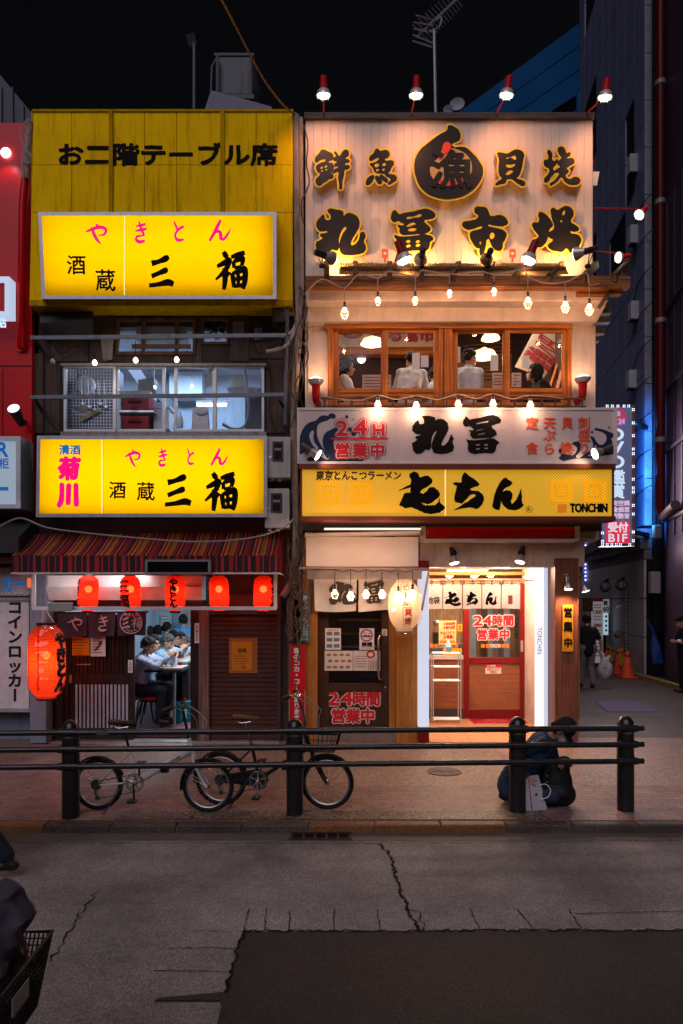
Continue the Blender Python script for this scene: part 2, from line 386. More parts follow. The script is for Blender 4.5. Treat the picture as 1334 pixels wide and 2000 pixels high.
def crack(pts,w,seed,dz=.006,jag=.02,name='road_crack'):
 rr=random.Random(seed);fine=[]
 pp=[RP(*p,dz)for p in pts]
 for i in range(len(pp)-1):
  n=max(2,int((pp[i+1]-pp[i]).length/.03))
  for j in range(n):fine.append(pp[i].lerp(pp[i+1],j/n)+Vector((rr.uniform(-jag,jag),rr.uniform(-jag,jag),0)))
 fine.append(pp[-1]);m=MB();k=len(fine)
 for i,p in enumerate(fine):
  t=(fine[min(i+1,k-1)]-fine[max(i-1,0)]).normalized();nn=Vector((-t.y,t.x,0))*w*rr.uniform(.25,1)/2
  m.v+=[p-nn,p+nn]
 for i in range(k-1):m.f.append((2*i,2*i+2,2*i+3,2*i+1))
 return m
CRK=M('crack_shadow',(.006,.005,.005),rough=.95)
m=crack([(745,1650),(765,1680),(772,1720),(790,1760),(800,1785),(818,1819)],.034,3)
for q in(crack([(800,1775),(815,1780),(830,1819)],.012,4),crack([(190,1740),(165,1775),(135,1820),(130,1835),(110,1860),(98,1880)],.014,5),
crack([(710,1649),(745,1650)],.012,6)):m.add(q.v,q.f)
struct(m,'road_crack',CRK)
m=MB()
for i,(a,b,c,d)in enumerate([(486,1776,476,1819),(521,1776,516,1819),(567,1778,563,1819),(652,1778,653,1818),(738,1779,742,1818),(918,1776,938,1818),(1010,1776,1042,1818),(1110,1776,1135,1815),
(330,1853,466,1854),(300,1897,456,1899),(300,1957,430,1956),(1125,1786,1334,1781),(380,1820,474,1820),(474,1820,1334,1818),(474,1820,440,1940),(0,1646,740,1648),(740,1648,1334,1643)]):
 q=crack([(a,b),(c,d)],.010 if i not in(13,14)else .03,20+i,.0065,.006 if i<13 else .018);m.add(q.v,q.f)
struct(m,'saw_cut',CRK)
dg_=thing('drain_grate','rusty slotted drain grate let into the gutter below the kerb','drain grate',(X(627,6.4),6.4,RZ))
m=MB();x0,x1=X(570,6.4),X(683,6.4)
MB().box(x0,x1,6.31,6.49,RZ-.02,RZ+.005).build('pit',CRK,dg_)
for i in range(6):xx=x0+(x1-x0)*i/5;m.box(xx-.012,xx+.012,6.312,6.488,RZ+.006,RZ+.012)
for yy in(6.305,6.485):m.box(x0-.02,x1+.02,yy,yy+.016,RZ+.005,RZ+.014)
m.build('bars',M('rusty_iron',(.07,.04,.03),rough=.8,metal=.4),dg_)
mh=thing('manhole_cover','small round iron manhole cover set in the pebbled sidewalk','manhole cover',(X(868,8.5),8.5,0))
m=MB();m.lathe((X(868,8.5),8.5,.001),[(.205,0),(.205,.008),(.19,.009),(.185,.006)],n=32);m.build('cover',M('iron_cover',(.12,.09,.08),rough=.6,metal=.3),mh)
m=MB()
for a in range(8):w=a*math.pi/4;c=Vector((X(868,8.5),8.5,.011));m.bar(c+Vector((math.cos(w)*.05,math.sin(w)*.05,0)),c+Vector((math.cos(w)*.17,math.sin(w)*.17,0)),.02,.004)
m.lathe((X(868,8.5),8.5,.008),[(.03,0),(.03,.005)],n=12);m.build('rib',M('iron_rib',(.18,.13,.11),rough=.6),mh)
Yt=14.4
t=MB()
xa,xb,xc,xd=X(1138,15.1),X(1212,15.1),X(1262,13.6),X(1162,13.6)
t.prism([(xd,13.0,.002),(xc,13.0,.002),(xb,14.35,.002),(xa,14.35,.002)],(0,0,.008))
mt=thing('floor_plate','mauve ribbed metal plate lying on the alley floor beside the wooden pillar','floor plate',(xd,13,0))
PUR=M('mauve_plate',(.16,.13,.22),rough=.45,metal=.2)
t.build('plate',PUR,mt)
t=MB()
for i in range(30):
 f=(i+.5)/30;a=Vector((xd,13.0,.011)).lerp(Vector((xa,14.35,.011)),f);b=Vector((xc,13.0,.011)).lerp(Vector((xb,14.35,.011)),f);t.bar(a,b,.02,.004)
t.build('ribs',M('mauve_rib',(.2,.17,.28),rough=.4),mt)
# ================================================================ lamps used all over
def bulb_on(parent,top,r=.03,e=3,col=WARM,cage=0,s=14,wire=None,lit=1,seed=0):
 """a hanging bulb: socket, glass, wire cage; hangs from the point top"""
 top=Vector(top)
 MB().lathe(top-Vector((0,0,.07)),[(.014,0),(.017,.01),(.017,.05),(.01,.07)],n=10).build('socket',DARKM,parent,smooth=1)
 c=top-Vector((0,0,.07+r*1.25))
 gm=emit('lit_bulb_glass',(1,.82,.6),s)if lit else M('unlit_bulb_glass',(.5,.45,.38),rough=.2)
 MB().lathe(c,[(r*.1,-r),(r*.6,-r*.8),(r*.92,-r*.4),(r,0),(r*.9,r*.45),(r*.6,r*.85),(r*.45,r*1.15)],n=14).build('bulb',gm,parent,smooth=1)
 if cage:
  m=MB();q=cage
  for i in range(8):
   w=i*math.pi/4+seed;d=Vector((math.cos(w),math.sin(w),0))
   m.tube([top+d*.018-Vector((0,0,.03)),top+d*q*.62-Vector((0,0,.10*q/.05)),top+d*q-Vector((0,0,.13*q/.05)),top+d*q*.45-Vector((0,0,.19*q/.05))],.0022,n=4)
  for rr,zz in((q,.13),(q*.45,.19)):
   m.tube([top+Vector((math.cos(k*math.pi/6)*rr,math.sin(k*math.pi/6)*rr,-zz*q/.05))for k in range(12)],.0022,n=4,closed=1)
  m.build('cage',M('cage_wire',(.75,.62,.5),rough=.35,metal=.4),parent)
 if lit and e:light(parent,c-Vector((0,0,r+.035)),e,col,r=.03)
 return c
def flood(parent,pos,dirn,s=1.0,shell=None,e=30,col=WARM,arm=None,armmat=None,target=None,ang=120,glow=6):
 """a conical floodlight: coloured housing, pale reflector rim, glowing lens, arm"""
 pos=Vector(pos);d=Vector(dirn).normalized()
 MB().lathe(pos,[(.028*s,-.16*s),(.045*s,-.155*s),(.05*s,-.05*s),(.058*s,0)],n=18,axis=d).build('housing',shell or RED,parent,smooth=1)
 MB().lathe(pos,[(.058*s,0),(.075*s,.012*s),(.098*s,.06*s),(.102*s,.075*s),(.09*s,.072*s)],n=20,axis=d,capb=0,capt=0).build('reflector',M('pale_reflector',(.55,.53,.5),rough=.3,metal=.3),parent,smooth=1)
 MB().lathe(pos,[(.088*s,.07*s),(.08*s,.095*s),(.05*s,.112*s),(.01*s,.12*s)],n=18,axis=d).build('lens',emit('flood_lens',(1,.88,.72),glow),parent,smooth=1)
 m=MB()
 for i in range(6):
  w=i*math.pi/3;a=d.orthogonal().normalized();b=d.cross(a);q=a*math.cos(w)+b*math.sin(w)
  m.bar(pos+d*.07*s+q*.1*s,pos+d*.115*s+q*.085*s,.008*s)
 m.build('guard_clip',M('pale_clip',(.5,.48,.45),rough=.4),parent)
 if arm:MB().tube(arm,.012,n=8).build('arm',armmat or M('orange_arm',S(200,60,30),rough=.45),parent,smooth=1)
 if e:light(parent,pos+d*.15*s,e,col,r=.05,kind='SPOT',target=target or pos+d*2,ang=ang,blend=.8)
def clothpanel(x0,y0,x1,y1,Y,amp=.02,seed=0,n=14,rows=8,flare=0,sag=2):
 m=MB()
 for j in range(rows+1):
  for i in range(n+1):
   u=i/n;v=j/rows;px=x0+(x1-x0)*u+flare*v*(u-.5);py=y0+(y1-y0)*v+sag*v*math.sin(u*3.1+seed)
   q=P(px,py,Y);q.y+=amp*v*math.sin(u*7+seed*2.1)-.001;m.v.append(q)
 for j in range(rows):
  for i in range(n):a=j*(n+1)+i;m.f.append((a,a+1,a+n+2,a+n+1))
 return m
# ================================================================ red neighbour on the left
LRED=M('glossy_red_panel',S(196,4,20),rough=.3,var=.12,sc=1.5,streak=.15)
rb=thing('red_building','glossy red panelled building at the left edge of the row','building',(X(-400,10.3),10.3,0))
m=MB();m.box(-12,X(62,10.3),10.3,18,3.35,Z(240,10.3));m.build('wall',LRED,rb)
m=MB()
for px in(-300,-150,4):m.box(X(px,10.29),X(px,10.29)+.012,10.294,10.3,3.4,Z(720,10.3))
m.box(-12,X(62,10.29),10.294,10.3,Z(716,10.3),Z(714,10.3));m.build('panel_joint',M('dark_red_joint',S(60,4,10)),rb)
MB().pb(-700,985,64,1010,10.25,.04).build('trim',M('deep_red_trim',S(110,5,15),rough=.4),rb)
m=MB();m.box(-12,X(60,10.5),10.5,18,0,3.35);m.build('lower_wall',M('blue_grey_wall',(.2,.25,.33),rough=.6,streak=.4),rb)
m=MB();m.prism([P(-60,92,10.6),P(0,146,10.6),P(66,226,10.6),P(66,245,10.6),P(-700,245,10.6),P(-700,-200,10.6),P(-300,-110,10.6)],(0,6,0));m.build('gable',M('slate_metal',(.05,.055,.075),rough=.5,metal=.3),rb)
m=MB()
for px in(-130,-80,-35,0,22,43):m.pb(px,245 if px<-20 else 245,px+3,205 if px>30 else 170,10.57,.03)
m.build('gable_rib',M('slate_rib',(.07,.075,.1),rough=.5),rb)
m=MB();m.tube([P(57,243,10.18),P(51,330,10.18),P(44,400,10.18),P(41,660,10.18),P(41,674,10.22),P(41,676,10.31)],.052,n=14);m.lathe(P(41,676,10.28),[(.085,0),(.085,-.02)],n=18,axis=(0,1,0));m.build('downpipe',LRED,rb,smooth=1)
m=MB();m.tube([P(58,238,10.16),P(53,300,10.16),P(50,350,10.16)],.056,n=12);m.build('peeled_pipe_top',M('flaking_paint',(.35,.25,.24),rough=.8,var=.6,sc=25),rb)
m=MB();m.tube(spline([P(66,232,10.08),P(50,236,10.08),P(40,262,10.08),P(48,290,10.08),P(60,300,10.08),P(58,318,10.08),P(46,316,10.08),P(42,300,10.08),P(50,294,10.08),P(58,306,10.08),P(50,318,10.08),P(43,306,10.08),P(46,350,10.08)]),.006,n=5);m.build('cable_coil',M('pale_cable',(.4,.38,.36)),rb)
MB().lathe(P(12,299,10.28),[(.07,0),(.07,.02),(.05,.022)],n=20,axis=(0,-1,0)).build('downlight',emit('cool_downlight',(.85,.92,1),5),rb)
light(rb,P(12,303,10.15),3,(1,.8,.85),r=.04,kind='SPOT',target=P(14,420,10.35),ang=110)
fs=thing('framed_sign','red sign with a pale lit frame cut by the left picture edge','sign',P(-30,620,10))
m=MB();m.pb(-120,540,18,549,10.0,.2);m.pb(-120,608,18,617,10.0,.2);m.pb(9,549,18,608,10.0,.2);m.build('frame',emit('cool_white_edge',(.5,.62,.8),.9),fs)
MB().pb(-120,549,9,608,10.06,.12).build('panel',LRED,fs)
m=T(MB(),'支店',-17,616,13,641,10.1,bold=.8);q=MB()
tag(m.build('lit_lettering',emit('blue_white_letters',(.55,.75,1),1.1),None),'pale blue lit shop characters under the framed red sign','sign lettering')
fl=thing('floodlight','black cylinder floodlight clamped to the red wall','floodlight',P(35,815,10))
d=(P(26,797,9.9)-P(42,828,10.15)).normalized();p=P(40,824,10.12)
MB().lathe(p,[(.03,-.06),(.05,-.05),(.055,0),(.085,.25)],n=18,axis=d).build('housing',BLACK,fl,smooth=1)
MB().lathe(p,[(.083,.245),(.08,.255),(.02,.26)],n=18,axis=d).build('lens',emit('cool_lens',(.9,.95,1),1.5),fl)
MB().bar(p,P(50,822,10.31),.03).build('bracket',DARKM,fl)
lb=thing('light_box','pale blue coin locker light box half cut by the left edge','sign',P(0,990,9.9))
m=MB();m.pb(-160,852,40,860,9.85,.4);m.pb(-160,985,40,993,9.85,.4);m.pb(31,860,40,985,9.85,.4);m.build('frame',M('pale_alu',(.5,.55,.6),rough=.4,metal=.4),lb)
MB().pb(-160,860,31,985,9.88,.35).build('panel',emit('pale_blue_panel',(.52,.68,.82),.42),lb)
m=T(MB(),'LOCKER',-122,864,15,892,9.876,bold=1.2,fit=1);T(m,'小型大型鍵付柜',-124,894,18,916,9.876,bold=.5);m.pb(-150,951,16,958,9.872,.004)
m.build('lettering',M('bright_blue',S(30,120,205),emit=.25),lb)
aw=thing('canopy','plain dark grey boxed canopy over the coin locker entrance','canopy',P(0,1085,9.6))
m=MB();xr=X(36,9.7);m.hexa([(-9,9.7,Z(1080,9.7)),(xr,9.7,Z(1080,9.7)),(xr,10.3,Z(1080,9.7)),(-9,10.3,Z(1080,9.7)),(-9,9.7,Z(1050,9.7)),(xr,9.7,Z(1050,9.7)),(xr,10.3,Z(1012,10.3)),(-9,10.3,Z(1012,10.3))])
m.build('cover',M('dark_grey_canvas',(.035,.033,.035),rough=.7),aw)
MB().pb(-300,1082,33,1100,9.8,.3).build('trim',M('dark_red_valance',S(70,8,14),rough=.6),aw)
ls=thing('locker_sign','tall white coin locker board with black vertical writing','sign',P(20,1400,10))
MB().pb(-60,1172,57,1385,10.2,.1).build('panel',M('off_white_board',(.62,.62,.64),rough=.5,streak=.3),ls,bevel=.006)
m=MB();m.pb(-60,1166,58,1173,10.17,.13);m.pb(-60,1384,58,1391,10.17,.13);m.build('frame',M('grey_trim',(.3,.3,.32),rough=.5),ls)
T(MB(),'コインロッカー',14,1172,44,1372,10.197,bold=1.2,vert=1).build('lettering',BLACK,ls)
hs=thing('header_sign','grey fascia sign with blue locker writing and a row of small bulbs','sign',P(20,1165,10))
MB().pb(-160,1108,60,1164,10.14,.15).build('panel',M('grey_fascia',(.4,.4,.43),rough=.5,streak=.4),hs)
T(MB(),'コインロッカー',-112,1123,50,1158,10.137,bold=1).build('lettering',M('bright_blue',S(30,120,205)),hs)
for yy,off in((1111,0),(1160,2)):
 for i in range(8):
  MB().ball(P(-35+off+i*12.5,yy,10.13),.022,sy=.6,n=10,m=6).build('bulb',M('dim_bulb',(.55,.45,.42),rough=.2),hs,smooth=1)
MB().lathe(P(57,1148,10.1),[(.02,0),(.028,.02),(.028,.12),(.02,.14)],n=12).build('warning_lamp',emit('orange_lamp',S(230,110,70),.9),hs,smooth=1)
pl=thing('grey_pillar','blue grey pillar between the locker board and the yakitori shop','pillar',P(75,1450,10.1))
MB().pb(58,1110,90,1452,10.1,.4).build('shaft',M('blue_grey_pillar',(.2,.24,.3),rough=.55,streak=.5),pl,bevel=.01)
# ================================================================ the yakitori shop
YS=thing('shop_building','narrow old two storey skewer bar with yellow metal cladding','building',(X(326,10.4),10.4,0))
GRIME=M('grimy_dark_wall',(.045,.036,.032),rough=.75,var=.4,streak=.6,bump=.2)
XL,XRr=X(62,10.4),X(590,10.4)
m=MB()
m.box(XL,XL+.1,10.4,17,0,8.9);m.box(XRr-.1,XRr,10.4,17,0,8.9);m.box(XL+.1,XRr-.1,16.9,17,0,8.9)
m.box(XL+.1,XRr-.1,10.5,16.9,8.6,8.8);m.box(XL+.1,XRr-.1,10.52,16.9,2.75,2.98);m.box(XL+.1,XRr-.1,10.52,16.9,6.05,6.2)
for a,b,c,d in((62,330,590,622),(62,622,228,690),(380,622,395,690),(445,622,590,690),(395,670,445,690),(62,690,590,712),(62,712,122,845),(517,712,590,845),(62,845,590,1125),(62,1125,112,1452),(402,1125,590,1452)):
 m.pb(a,b,c,d,10.4,.1)
m.build('wall',GRIME,YS)
KW=M('kitchen_wall',(.42,.47,.55),rough=.5,streak=.2)
m=MB();m.box(XL+.12,XRr-.12,12.6,12.65,2.98,6.05);m.box(XL+.12,XRr-.12,10.52,12.6,5.98,6.04);m.box(XL+.105,XL+.14,10.52,12.6,2.99,5.97);m.box(XRr-.14,XRr-.105,10.52,12.6,2.99,5.97);m.build('kitchen_wall',KW,YS)
YEL=M('yellow_cladding',(1.0,.58,.002),spec=.02,rough=.6,var=.16,sc=1.7,streak=.65,streakcol=(.1,.06,.004))
m=MB();cols=[65,140,215,282,345,433,500,572];rows=[216,322,415,590]
for i in range(7):
 for j in range(3):
  sk=lambda px,py:px-(8*(py-216)/370 if px==65 else 0)
  a,b,c,d=cols[i],rows[j],cols[i+1],rows[j+1]
  q=[P(sk(a,b)+.5,b+.4,10.05),P(c-.4,b+.4,10.05),P(c-.4,d-.4,10.05),P(sk(a,d)+.5,d-.4,10.05)];m.prism(q,(0,.1,0))
m.build('cladding',YEL,YS,bevel=.004)
m=MB()
for px in(216,434):m.pb(px-4,214,px+4,416,10.02,.05)
m.pb(57,586,572,597,10.03,.36);m.pb(62,213,573,217,10.03,.12);m.box(X(60,10.15),X(572,10.15),10.16,10.3,Z(590,10.15),Z(216,10.15));m.build('cladding_rib',M('yellow_rib',(.5,.3,.002),spec=.02,rough=.6,streak=.7,streakcol=(.06,.03,.005)),YS)
T(MB(),'お二階テーブル席',110,279,543,324,10.045,bold=1.9,wob=1.5).build('painted_lettering',M('black_lettering',(.006,.005,.004),rough=.7,spec=.08),YS)
def window(parent,x0,y0,x1,y1,Y,fw,mat,panes,depth=.06,name='window'):
 m=MB();m.pb(x0,y0,x1,y0+fw,Y,depth);m.pb(x0,y1-fw,x1,y1,Y,depth);m.pb(x0,y0+fw,x0+fw,y1-fw,Y,depth);m.pb(x1-fw,y0+fw,x1,y1-fw,Y,depth)
 for p in panes:m.pb(p-fw/2,y0+fw,p+fw/2,y1-fw,Y+.003,depth-.006)
 f=m.build(name,mat,parent,bevel=.003);MB().pb(x0+fw,y0+fw,x1-fw,y1-fw,Y+depth*.5,.004).build('pane',GLASS,f);return f
ALU=M('pale_aluminium',(.55,.57,.6),rough=.4,metal=.3,streak=.2)
for a,b in((124,226),(226,322),(340,420),(418,516)):window(YS,a,714,b,843,10.38 if a in(226,340)else 10.34,5,ALU,[])
m=MB();m.pb(118,843,520,851,10.3,.12);m.pb(118,709,520,714,10.3,.1);m.build('window_sill',M('weathered_sill',(.28,.26,.25),rough=.7,streak=.7),YS)
WD=wood('dark_window_wood',(.12,.06,.03))
window(YS,226,620,382,692,10.36,6,WD,[]);window(YS,393,620,447,672,10.36,5,WD,[])
for px in(280,345):MB().pb(px-4,626,px+4,686,10.33,.03).build('window_bar',WD,YS)
m=MB();m.pb(257,672,372,680,10.3,.03);m.build('window_bar',WD,YS)
OLDB=wood('sooty_board',(.075,.045,.03),dark=.4)
for a,b,c_,d in((176,600,226,708),(381,600,394,712),(449,600,486,706),(487,668,560,700),(520,702,556,846),(62,690,84,846),(90,708,118,846),(100,664,172,706)):MB().pb(a,b,c_,d,10.385-(a%3)*.006,.02).build('wall_board',OLDB,YS,bevel=.003)
MB().pb(455,628,476,652,10.36,.02).pb(497,640,512,664,10.36,.02).build('wall_patch',M('pale_patch',(.16,.15,.15),rough=.7,streak=.6),YS)
tag(clothpanel(197,662,222,702,10.3,amp=.03,n=6,rows=5,flare=-8).build('hanging_rag',M('rag_grey',(.2,.19,.18),rough=.9),None,smooth=1),'grey rag hanging on the dark wall above the wire grid window','rag')
for i,q in enumerate((((100,664),(120,690),(150,676),(185,693)),((490,650),(505,690),(540,672),(556,662)),((520,700),(530,750),(526,800),(540,845)),((62,780),(85,810),(110,840)))):tag(MB().tube(spline([P(a,b,10.3)for a,b in q]),.007,n=5).build('wall_cable',DARKM,None),'thin black cable straggling over the sooty wall','cable','cables on the sooty wall')
def simple(name,mb,mat,label,cat,**k):return tag(mb.build(name,mat,None,**k),label,cat)
tb=thing('fluorescent_lamp','long white fluorescent tube glowing in the upstairs kitchen window','lamp',P(415,792,11.6))
MB().tube([P(385,790,11.6),P(442,790,11.6)],.03,n=10).build('tube',emit('tube_glow',(.85,.94,1),9),tb)
MB().pb(383,782,444,787,11.55,.1).build('fitting',WHITE,tb)
light(tb,(X(320,11.6),11.5,5.9),85,(.5,.72,1),kind='AREA',size=(2.4,.5),target=(X(320,11.6),11.5,4))
gm=MB()
for i in range(16):gm.pb(130+i*6,716,131.2+i*6,842,10.62,.004)
for i in range(21):gm.pb(130,718+i*6.1,222,719.2+i*6.1,10.612,.004)
simple('wire_grid',gm,STEEL,'wire mesh grid hung with tools behind the left kitchen pane','wire grid')
u=MB()
for i,px in enumerate((158,171,182,192,203)):
 u.tube([P(px,742,10.58),P(px+3,785+6*(i%3),10.58)],.008,n=6);u.ball(P(px+3,790+6*(i%3),10.58),.035,sy=.4)
simple('kitchen_ladle',u,STEEL,'steel ladles hanging in a row on the wire grid','ladle',smooth=1)
simple('cutting_board',MB().bar(P(158,820,10.57),P(194,800,10.57),.02,.05),wood('pale_wood',(.45,.3,.16)),'pale wooden board leaning across the wire grid','cutting board')
simple('white_tray',MB().lathe(P(168,815,10.75),[(.1,0),(.2,.09),(.21,.1)],n=20),WHITE,'white bowl behind the wire grid in the kitchen window','bowl')
simple('paper_roll',MB().lathe(P(168,752,10.8),[(.13,-.06),(.13,.06)],n=20,axis=(0,1,0)),PAPER,'round white colander hung high behind the wire grid','colander')
RBX=M('red_plastic_box',S(140,20,28),rough=.35)
for i,(y0,y1,lab)in enumerate(((768,800,'red plastic crate with a grey lid, upper of two on the kitchen shelf'),(807,838,'red plastic crate with black lid, under the upper crate on the kitchen shelf'))):
 t=thing('storage_crate',lab,'crate',P(262,y1,10.9),'red crates on the kitchen shelf')
 mm=MB();mm.pb(236,y0+4,290,y1,10.85,.35);mm.build('body',RBX,t,bevel=.01);MB().pb(233,y0-(5 if i==0 else 1),293,y0+3,10.83,.4).build('lid',M('grey_lid',(.35,.35,.37))if i==0 else DARKM,t,bevel=.006)
 MB().pb(250,(y0+y1)/2-2,276,(y0+y1)/2+2,10.83,.02).build('handle',M('deep_red_plastic',S(90,10,16)),t)
sh=thing('kitchen_shelf','metal shelf carrying the two red crates in the kitchen','shelf',P(262,843,10.85))
for y0 in(801,839):MB().pb(228,y0,300,y0+4,10.83,.45).build('board',STEEL,sh)
for px in(229,297):MB().pb(px,720,px+4,845,11.28,.03).build('post',STEEL,sh)
simple('cardboard_carton',MB().pb(300,796,330,838,11.0,.3).pb(298,793,332,797,10.98,.34),M('white_carton',(.6,.62,.66)),'white carton standing right of the red crates in the kitchen','carton')
simple('paper_bag',MB().pprism([(374,838),(376,798),(380,795),(405,797),(408,838)],10.6,.1).ball(P(393,802,10.58),.06,sx=1.6,sy=.3),M('paper_bag_mat',(.62,.56,.55)),'pale paper bag with a pink mark standing on the kitchen sill','paper bag',bevel=.004)
simple('sauce_bottle',MB().lathe(P(352,836,10.65),[(.035,0),(.045,.02),(.045,.14),(.018,.2),(.018,.24)],n=14),M('clear_plastic',(.6,.68,.75),rough=.2),'clear plastic bottle beside the paper bag in the kitchen','bottle',smooth=1)
simple('stair_soffit',MB().pprism([(250,722),(275,722),(345,838),(330,838)],11.8,.3),M('dark_stair',(.06,.06,.07)),'dark sloping stair underside crossing the kitchen behind the crates','stair')
simple('cook_hood',MB().pprism([(270,742),(300,736),(305,775),(268,775)],11.2,.3),M('grey_hood',(.1,.1,.11),metal=.4),'small grey box hung in the kitchen above the red crates','hood')
simple('white_basket',MB().pprism([(450,742),(476,742),(473,756),(453,756)],10.9,.25),WHITE,'white plastic basket on the top right kitchen shelf','basket',bevel=.008)
simple('plastic_stool',MB().pb(449,736,478,742,10.95,.3).pb(444,756,500,761,10.9,.4),M('pale_shelf',(.5,.52,.55)),'pale shelf board holding the white basket in the kitchen','shelf')
simple('fridge',MB().pb(478,757,515,843,11.2,.6),M('grey_fridge',(.2,.19,.2),rough=.3),'grey refrigerator side behind the right kitchen pane','refrigerator',bevel=.02)
simple('hanging_cloth',MB().pprism([(408,722),(420,720),(424,760),(412,752),(402,757)],10.8,.02),M('cloth_beige',(.5,.46,.42)),'beige cloth hanging from the top of the kitchen window','cloth')
simple('gas_hose',MB().tube(spline([P(478,722,10.52),P(482,760,10.52),P(486,800,10.52),P(478,832,10.52),P(455,838,10.52),P(435,828,10.52)]),.022,n=8),M('grey_hose',(.25,.25,.26)),'thick grey hose looping down inside the right kitchen pane','hose',smooth=1)
simple('tool_cabinet',MB().pb(128,716,226,842,11.3,.4),M('dim_cabinet',(.1,.1,.11),var=.6,sc=6),'dim cluttered cabinet behind the wire grid in the kitchen','cabinet')
simple('wall_cabinet',MB().pb(330,725,395,775,12.3,.28),M('white_cabinet',(.6,.65,.7)),'white cabinet on the back wall of the kitchen','cabinet',bevel=.01)
ac=thing('air_conditioner','old grey louvred air conditioner behind the small upper window','air conditioner',P(314,664,10.5))
MB().pb(266,636,362,664,10.5,.2).build('body',M('louvre_grey',(.22,.23,.22),rough=.6),ac,bevel=.01)
vt=MB()
for i in range(9):vt.pb(270,639+i*2.6,358,640.3+i*2.6,10.49,.02)
vt.build('louvre',M('louvre_pale',(.3,.31,.3)),ac)
fan=thing('exhaust_fan','small exhaust fan glowing blue in the square upper window','fan',P(420,668,10.5))
for i in range(5):
 w=i*2*math.pi/5;c=P(420,645,10.5);MB().prism([c+Vector((math.cos(w+a)*r,0,math.sin(w+a)*r))for a,r in((-.2,.03),(-.35,.15),(.35,.15),(.2,.03))],(0,.01,0)).build('blade',DARKM,fan)
MB().lathe(P(420,645,10.48),[(.035,0),(.035,.05)],n=12,axis=(0,1,0)).build('hub',DARKM,fan)
light(fan,P(420,640,10.8),5,(.6,.75,1),r=.1);light(fan,P(305,650,11.4),60,(.75,.82,1),r=.2)
for y0,lab in((660,'long galvanised bar across the facade under the yellow cladding'),(776,'long galvanised bar across the kitchen windows')):
 t=thing('steel_bar',lab,'bar',P(310,y0,9.85),'bars across the facade')
 MB().bar(P(60,y0,9.85),P(555,y0-5,9.85),.035,.05).build('bar',GALV,t)
 for px in(70,545):MB().bar(P(px,y0+4,9.86),P(px+10,y0+22,10.4),.03).build('bracket',DARKM,t)
vh=thing('vent_hood','dented dark sheet metal hood beneath the yellow cladding','hood',P(130,660,9.9))
MB().hexa([P(82,662,10.4),P(182,662,10.4),P(182,650,10.45),P(82,650,10.45),P(78,630,10.0),P(180,628,10.0),P(183,600,10.4),P(80,600,10.4)]).build('hood',M('dented_metal',(.1,.1,.105),rough=.5,metal=.4,bump=.6,bsc=6,streak=.5),vh)
jb=thing('junction_box','dark grey electrical box with pipes at the top right of the dark wall','electrical box',P(545,640,10.2))
MB().pb(532,598,560,628,10.1,.25).build('body',M('dark_box',(.06,.055,.055),rough=.6,streak=.4),jb,bevel=.01)
MB().lathe(P(546,636,10.2),[(.05,0),(.05,.06)],n=14).build('neck',DARKM,jb)
for i,(px,py,lit)in enumerate(((103,690,False),(185,693,True),(265,688,True),(345,687,True))):
 lab='unlit pale bulb hanging at the left end under the bar' if not lit else['','lit white bulb hanging above the wire grid window','lit white bulb hanging left of the small upper window bar','lit white bulb hanging right, nearest the exhaust fan window'][i]
 t=thing('hanging_bulb',lab,'light bulb',P(px,py,9.9),'bulbs hanging under the facade bar')
 top=P(px,py,9.9);bulb_on(t,top,r=.034,e=2.2,col=(1,.8,.65),lit=lit,s=6)
 MB().tube([P(px,664,9.9),top],.005,n=6).build('cord',DARKM,t)
YAC=M('yellow_acrylic',(1.0,.54,.0),rough=.5,var=.03,sc=3,streak=.1,streakcol=(.6,.33,0),trans=1)
PNK=M('pink_acrylic',(.95,.0,.2),trans=.9)
BLF=M('blue_acrylic',(.0,.2,.55),trans=.9)
PINK=emit('pink_film',S(255,0,120),.92)
INK=M('sign_ink',(.006,.005,.004),rough=.7,spec=.08)
BLUEF=emit('blue_film',S(0,120,190),.7)
def lightbox(label,x0,y0,x1,y1,Y,lean=0):
 t=thing('shop_sign',label,'sign',P((x0+x1)/2,y1,Y),'yellow backlit shop signs')
 m=MB();f=7;q=[(x0,y0),(x1,y0),(x1,y1),(x0+lean,y1)];qi=[(x0+f,y0+f),(x1-f,y0+f),(x1-f,y1-f),(x0+lean+f,y1-f)]
 for i in range(4):
  j=(i+1)%4;m.hexa([P(*q[i],Y),P(*q[j],Y),P(*qi[j],Y),P(*qi[i],Y),P(*q[i],Y+.28),P(*q[j],Y+.28),P(*qi[j],Y+.28),P(*qi[i],Y+.28)])
 m.build('frame',M('sign_aluminium',(.38,.39,.42),rough=.4,metal=.5,streak=.3),t)
 MB().add([P(*c_,Y+.02)for c_ in qi],[(0,1,2,3)]).build('panel',YAC,t);MB().pprism(q,Y+.285,.02).build('back_plate',WHITE,t)
 h=y1-y0
 for f_ in(.16,.39,.61,.84):light(t,P((x0+x1)/2,y0+h*f_,Y+.25),3.9,(1,.95,.85),kind='AREA',size=(abs(X(x1,Y)-X(x0,Y))*.97,.12),target=P((x0+x1)/2,y0+h*f_,Y),name='sign_tube')
 return t
sg=lightbox('yellow backlit sign fixed on the yellow cladding, the higher of the two',74,414,540,584,9.76,8);Y_=9.776
seam=emit('pale_seam',(1,.85,.45),1.0)
MB().pb(242,422,243.5,576,Y_-.002,.003).build('seam',seam,sg)
m=MB()
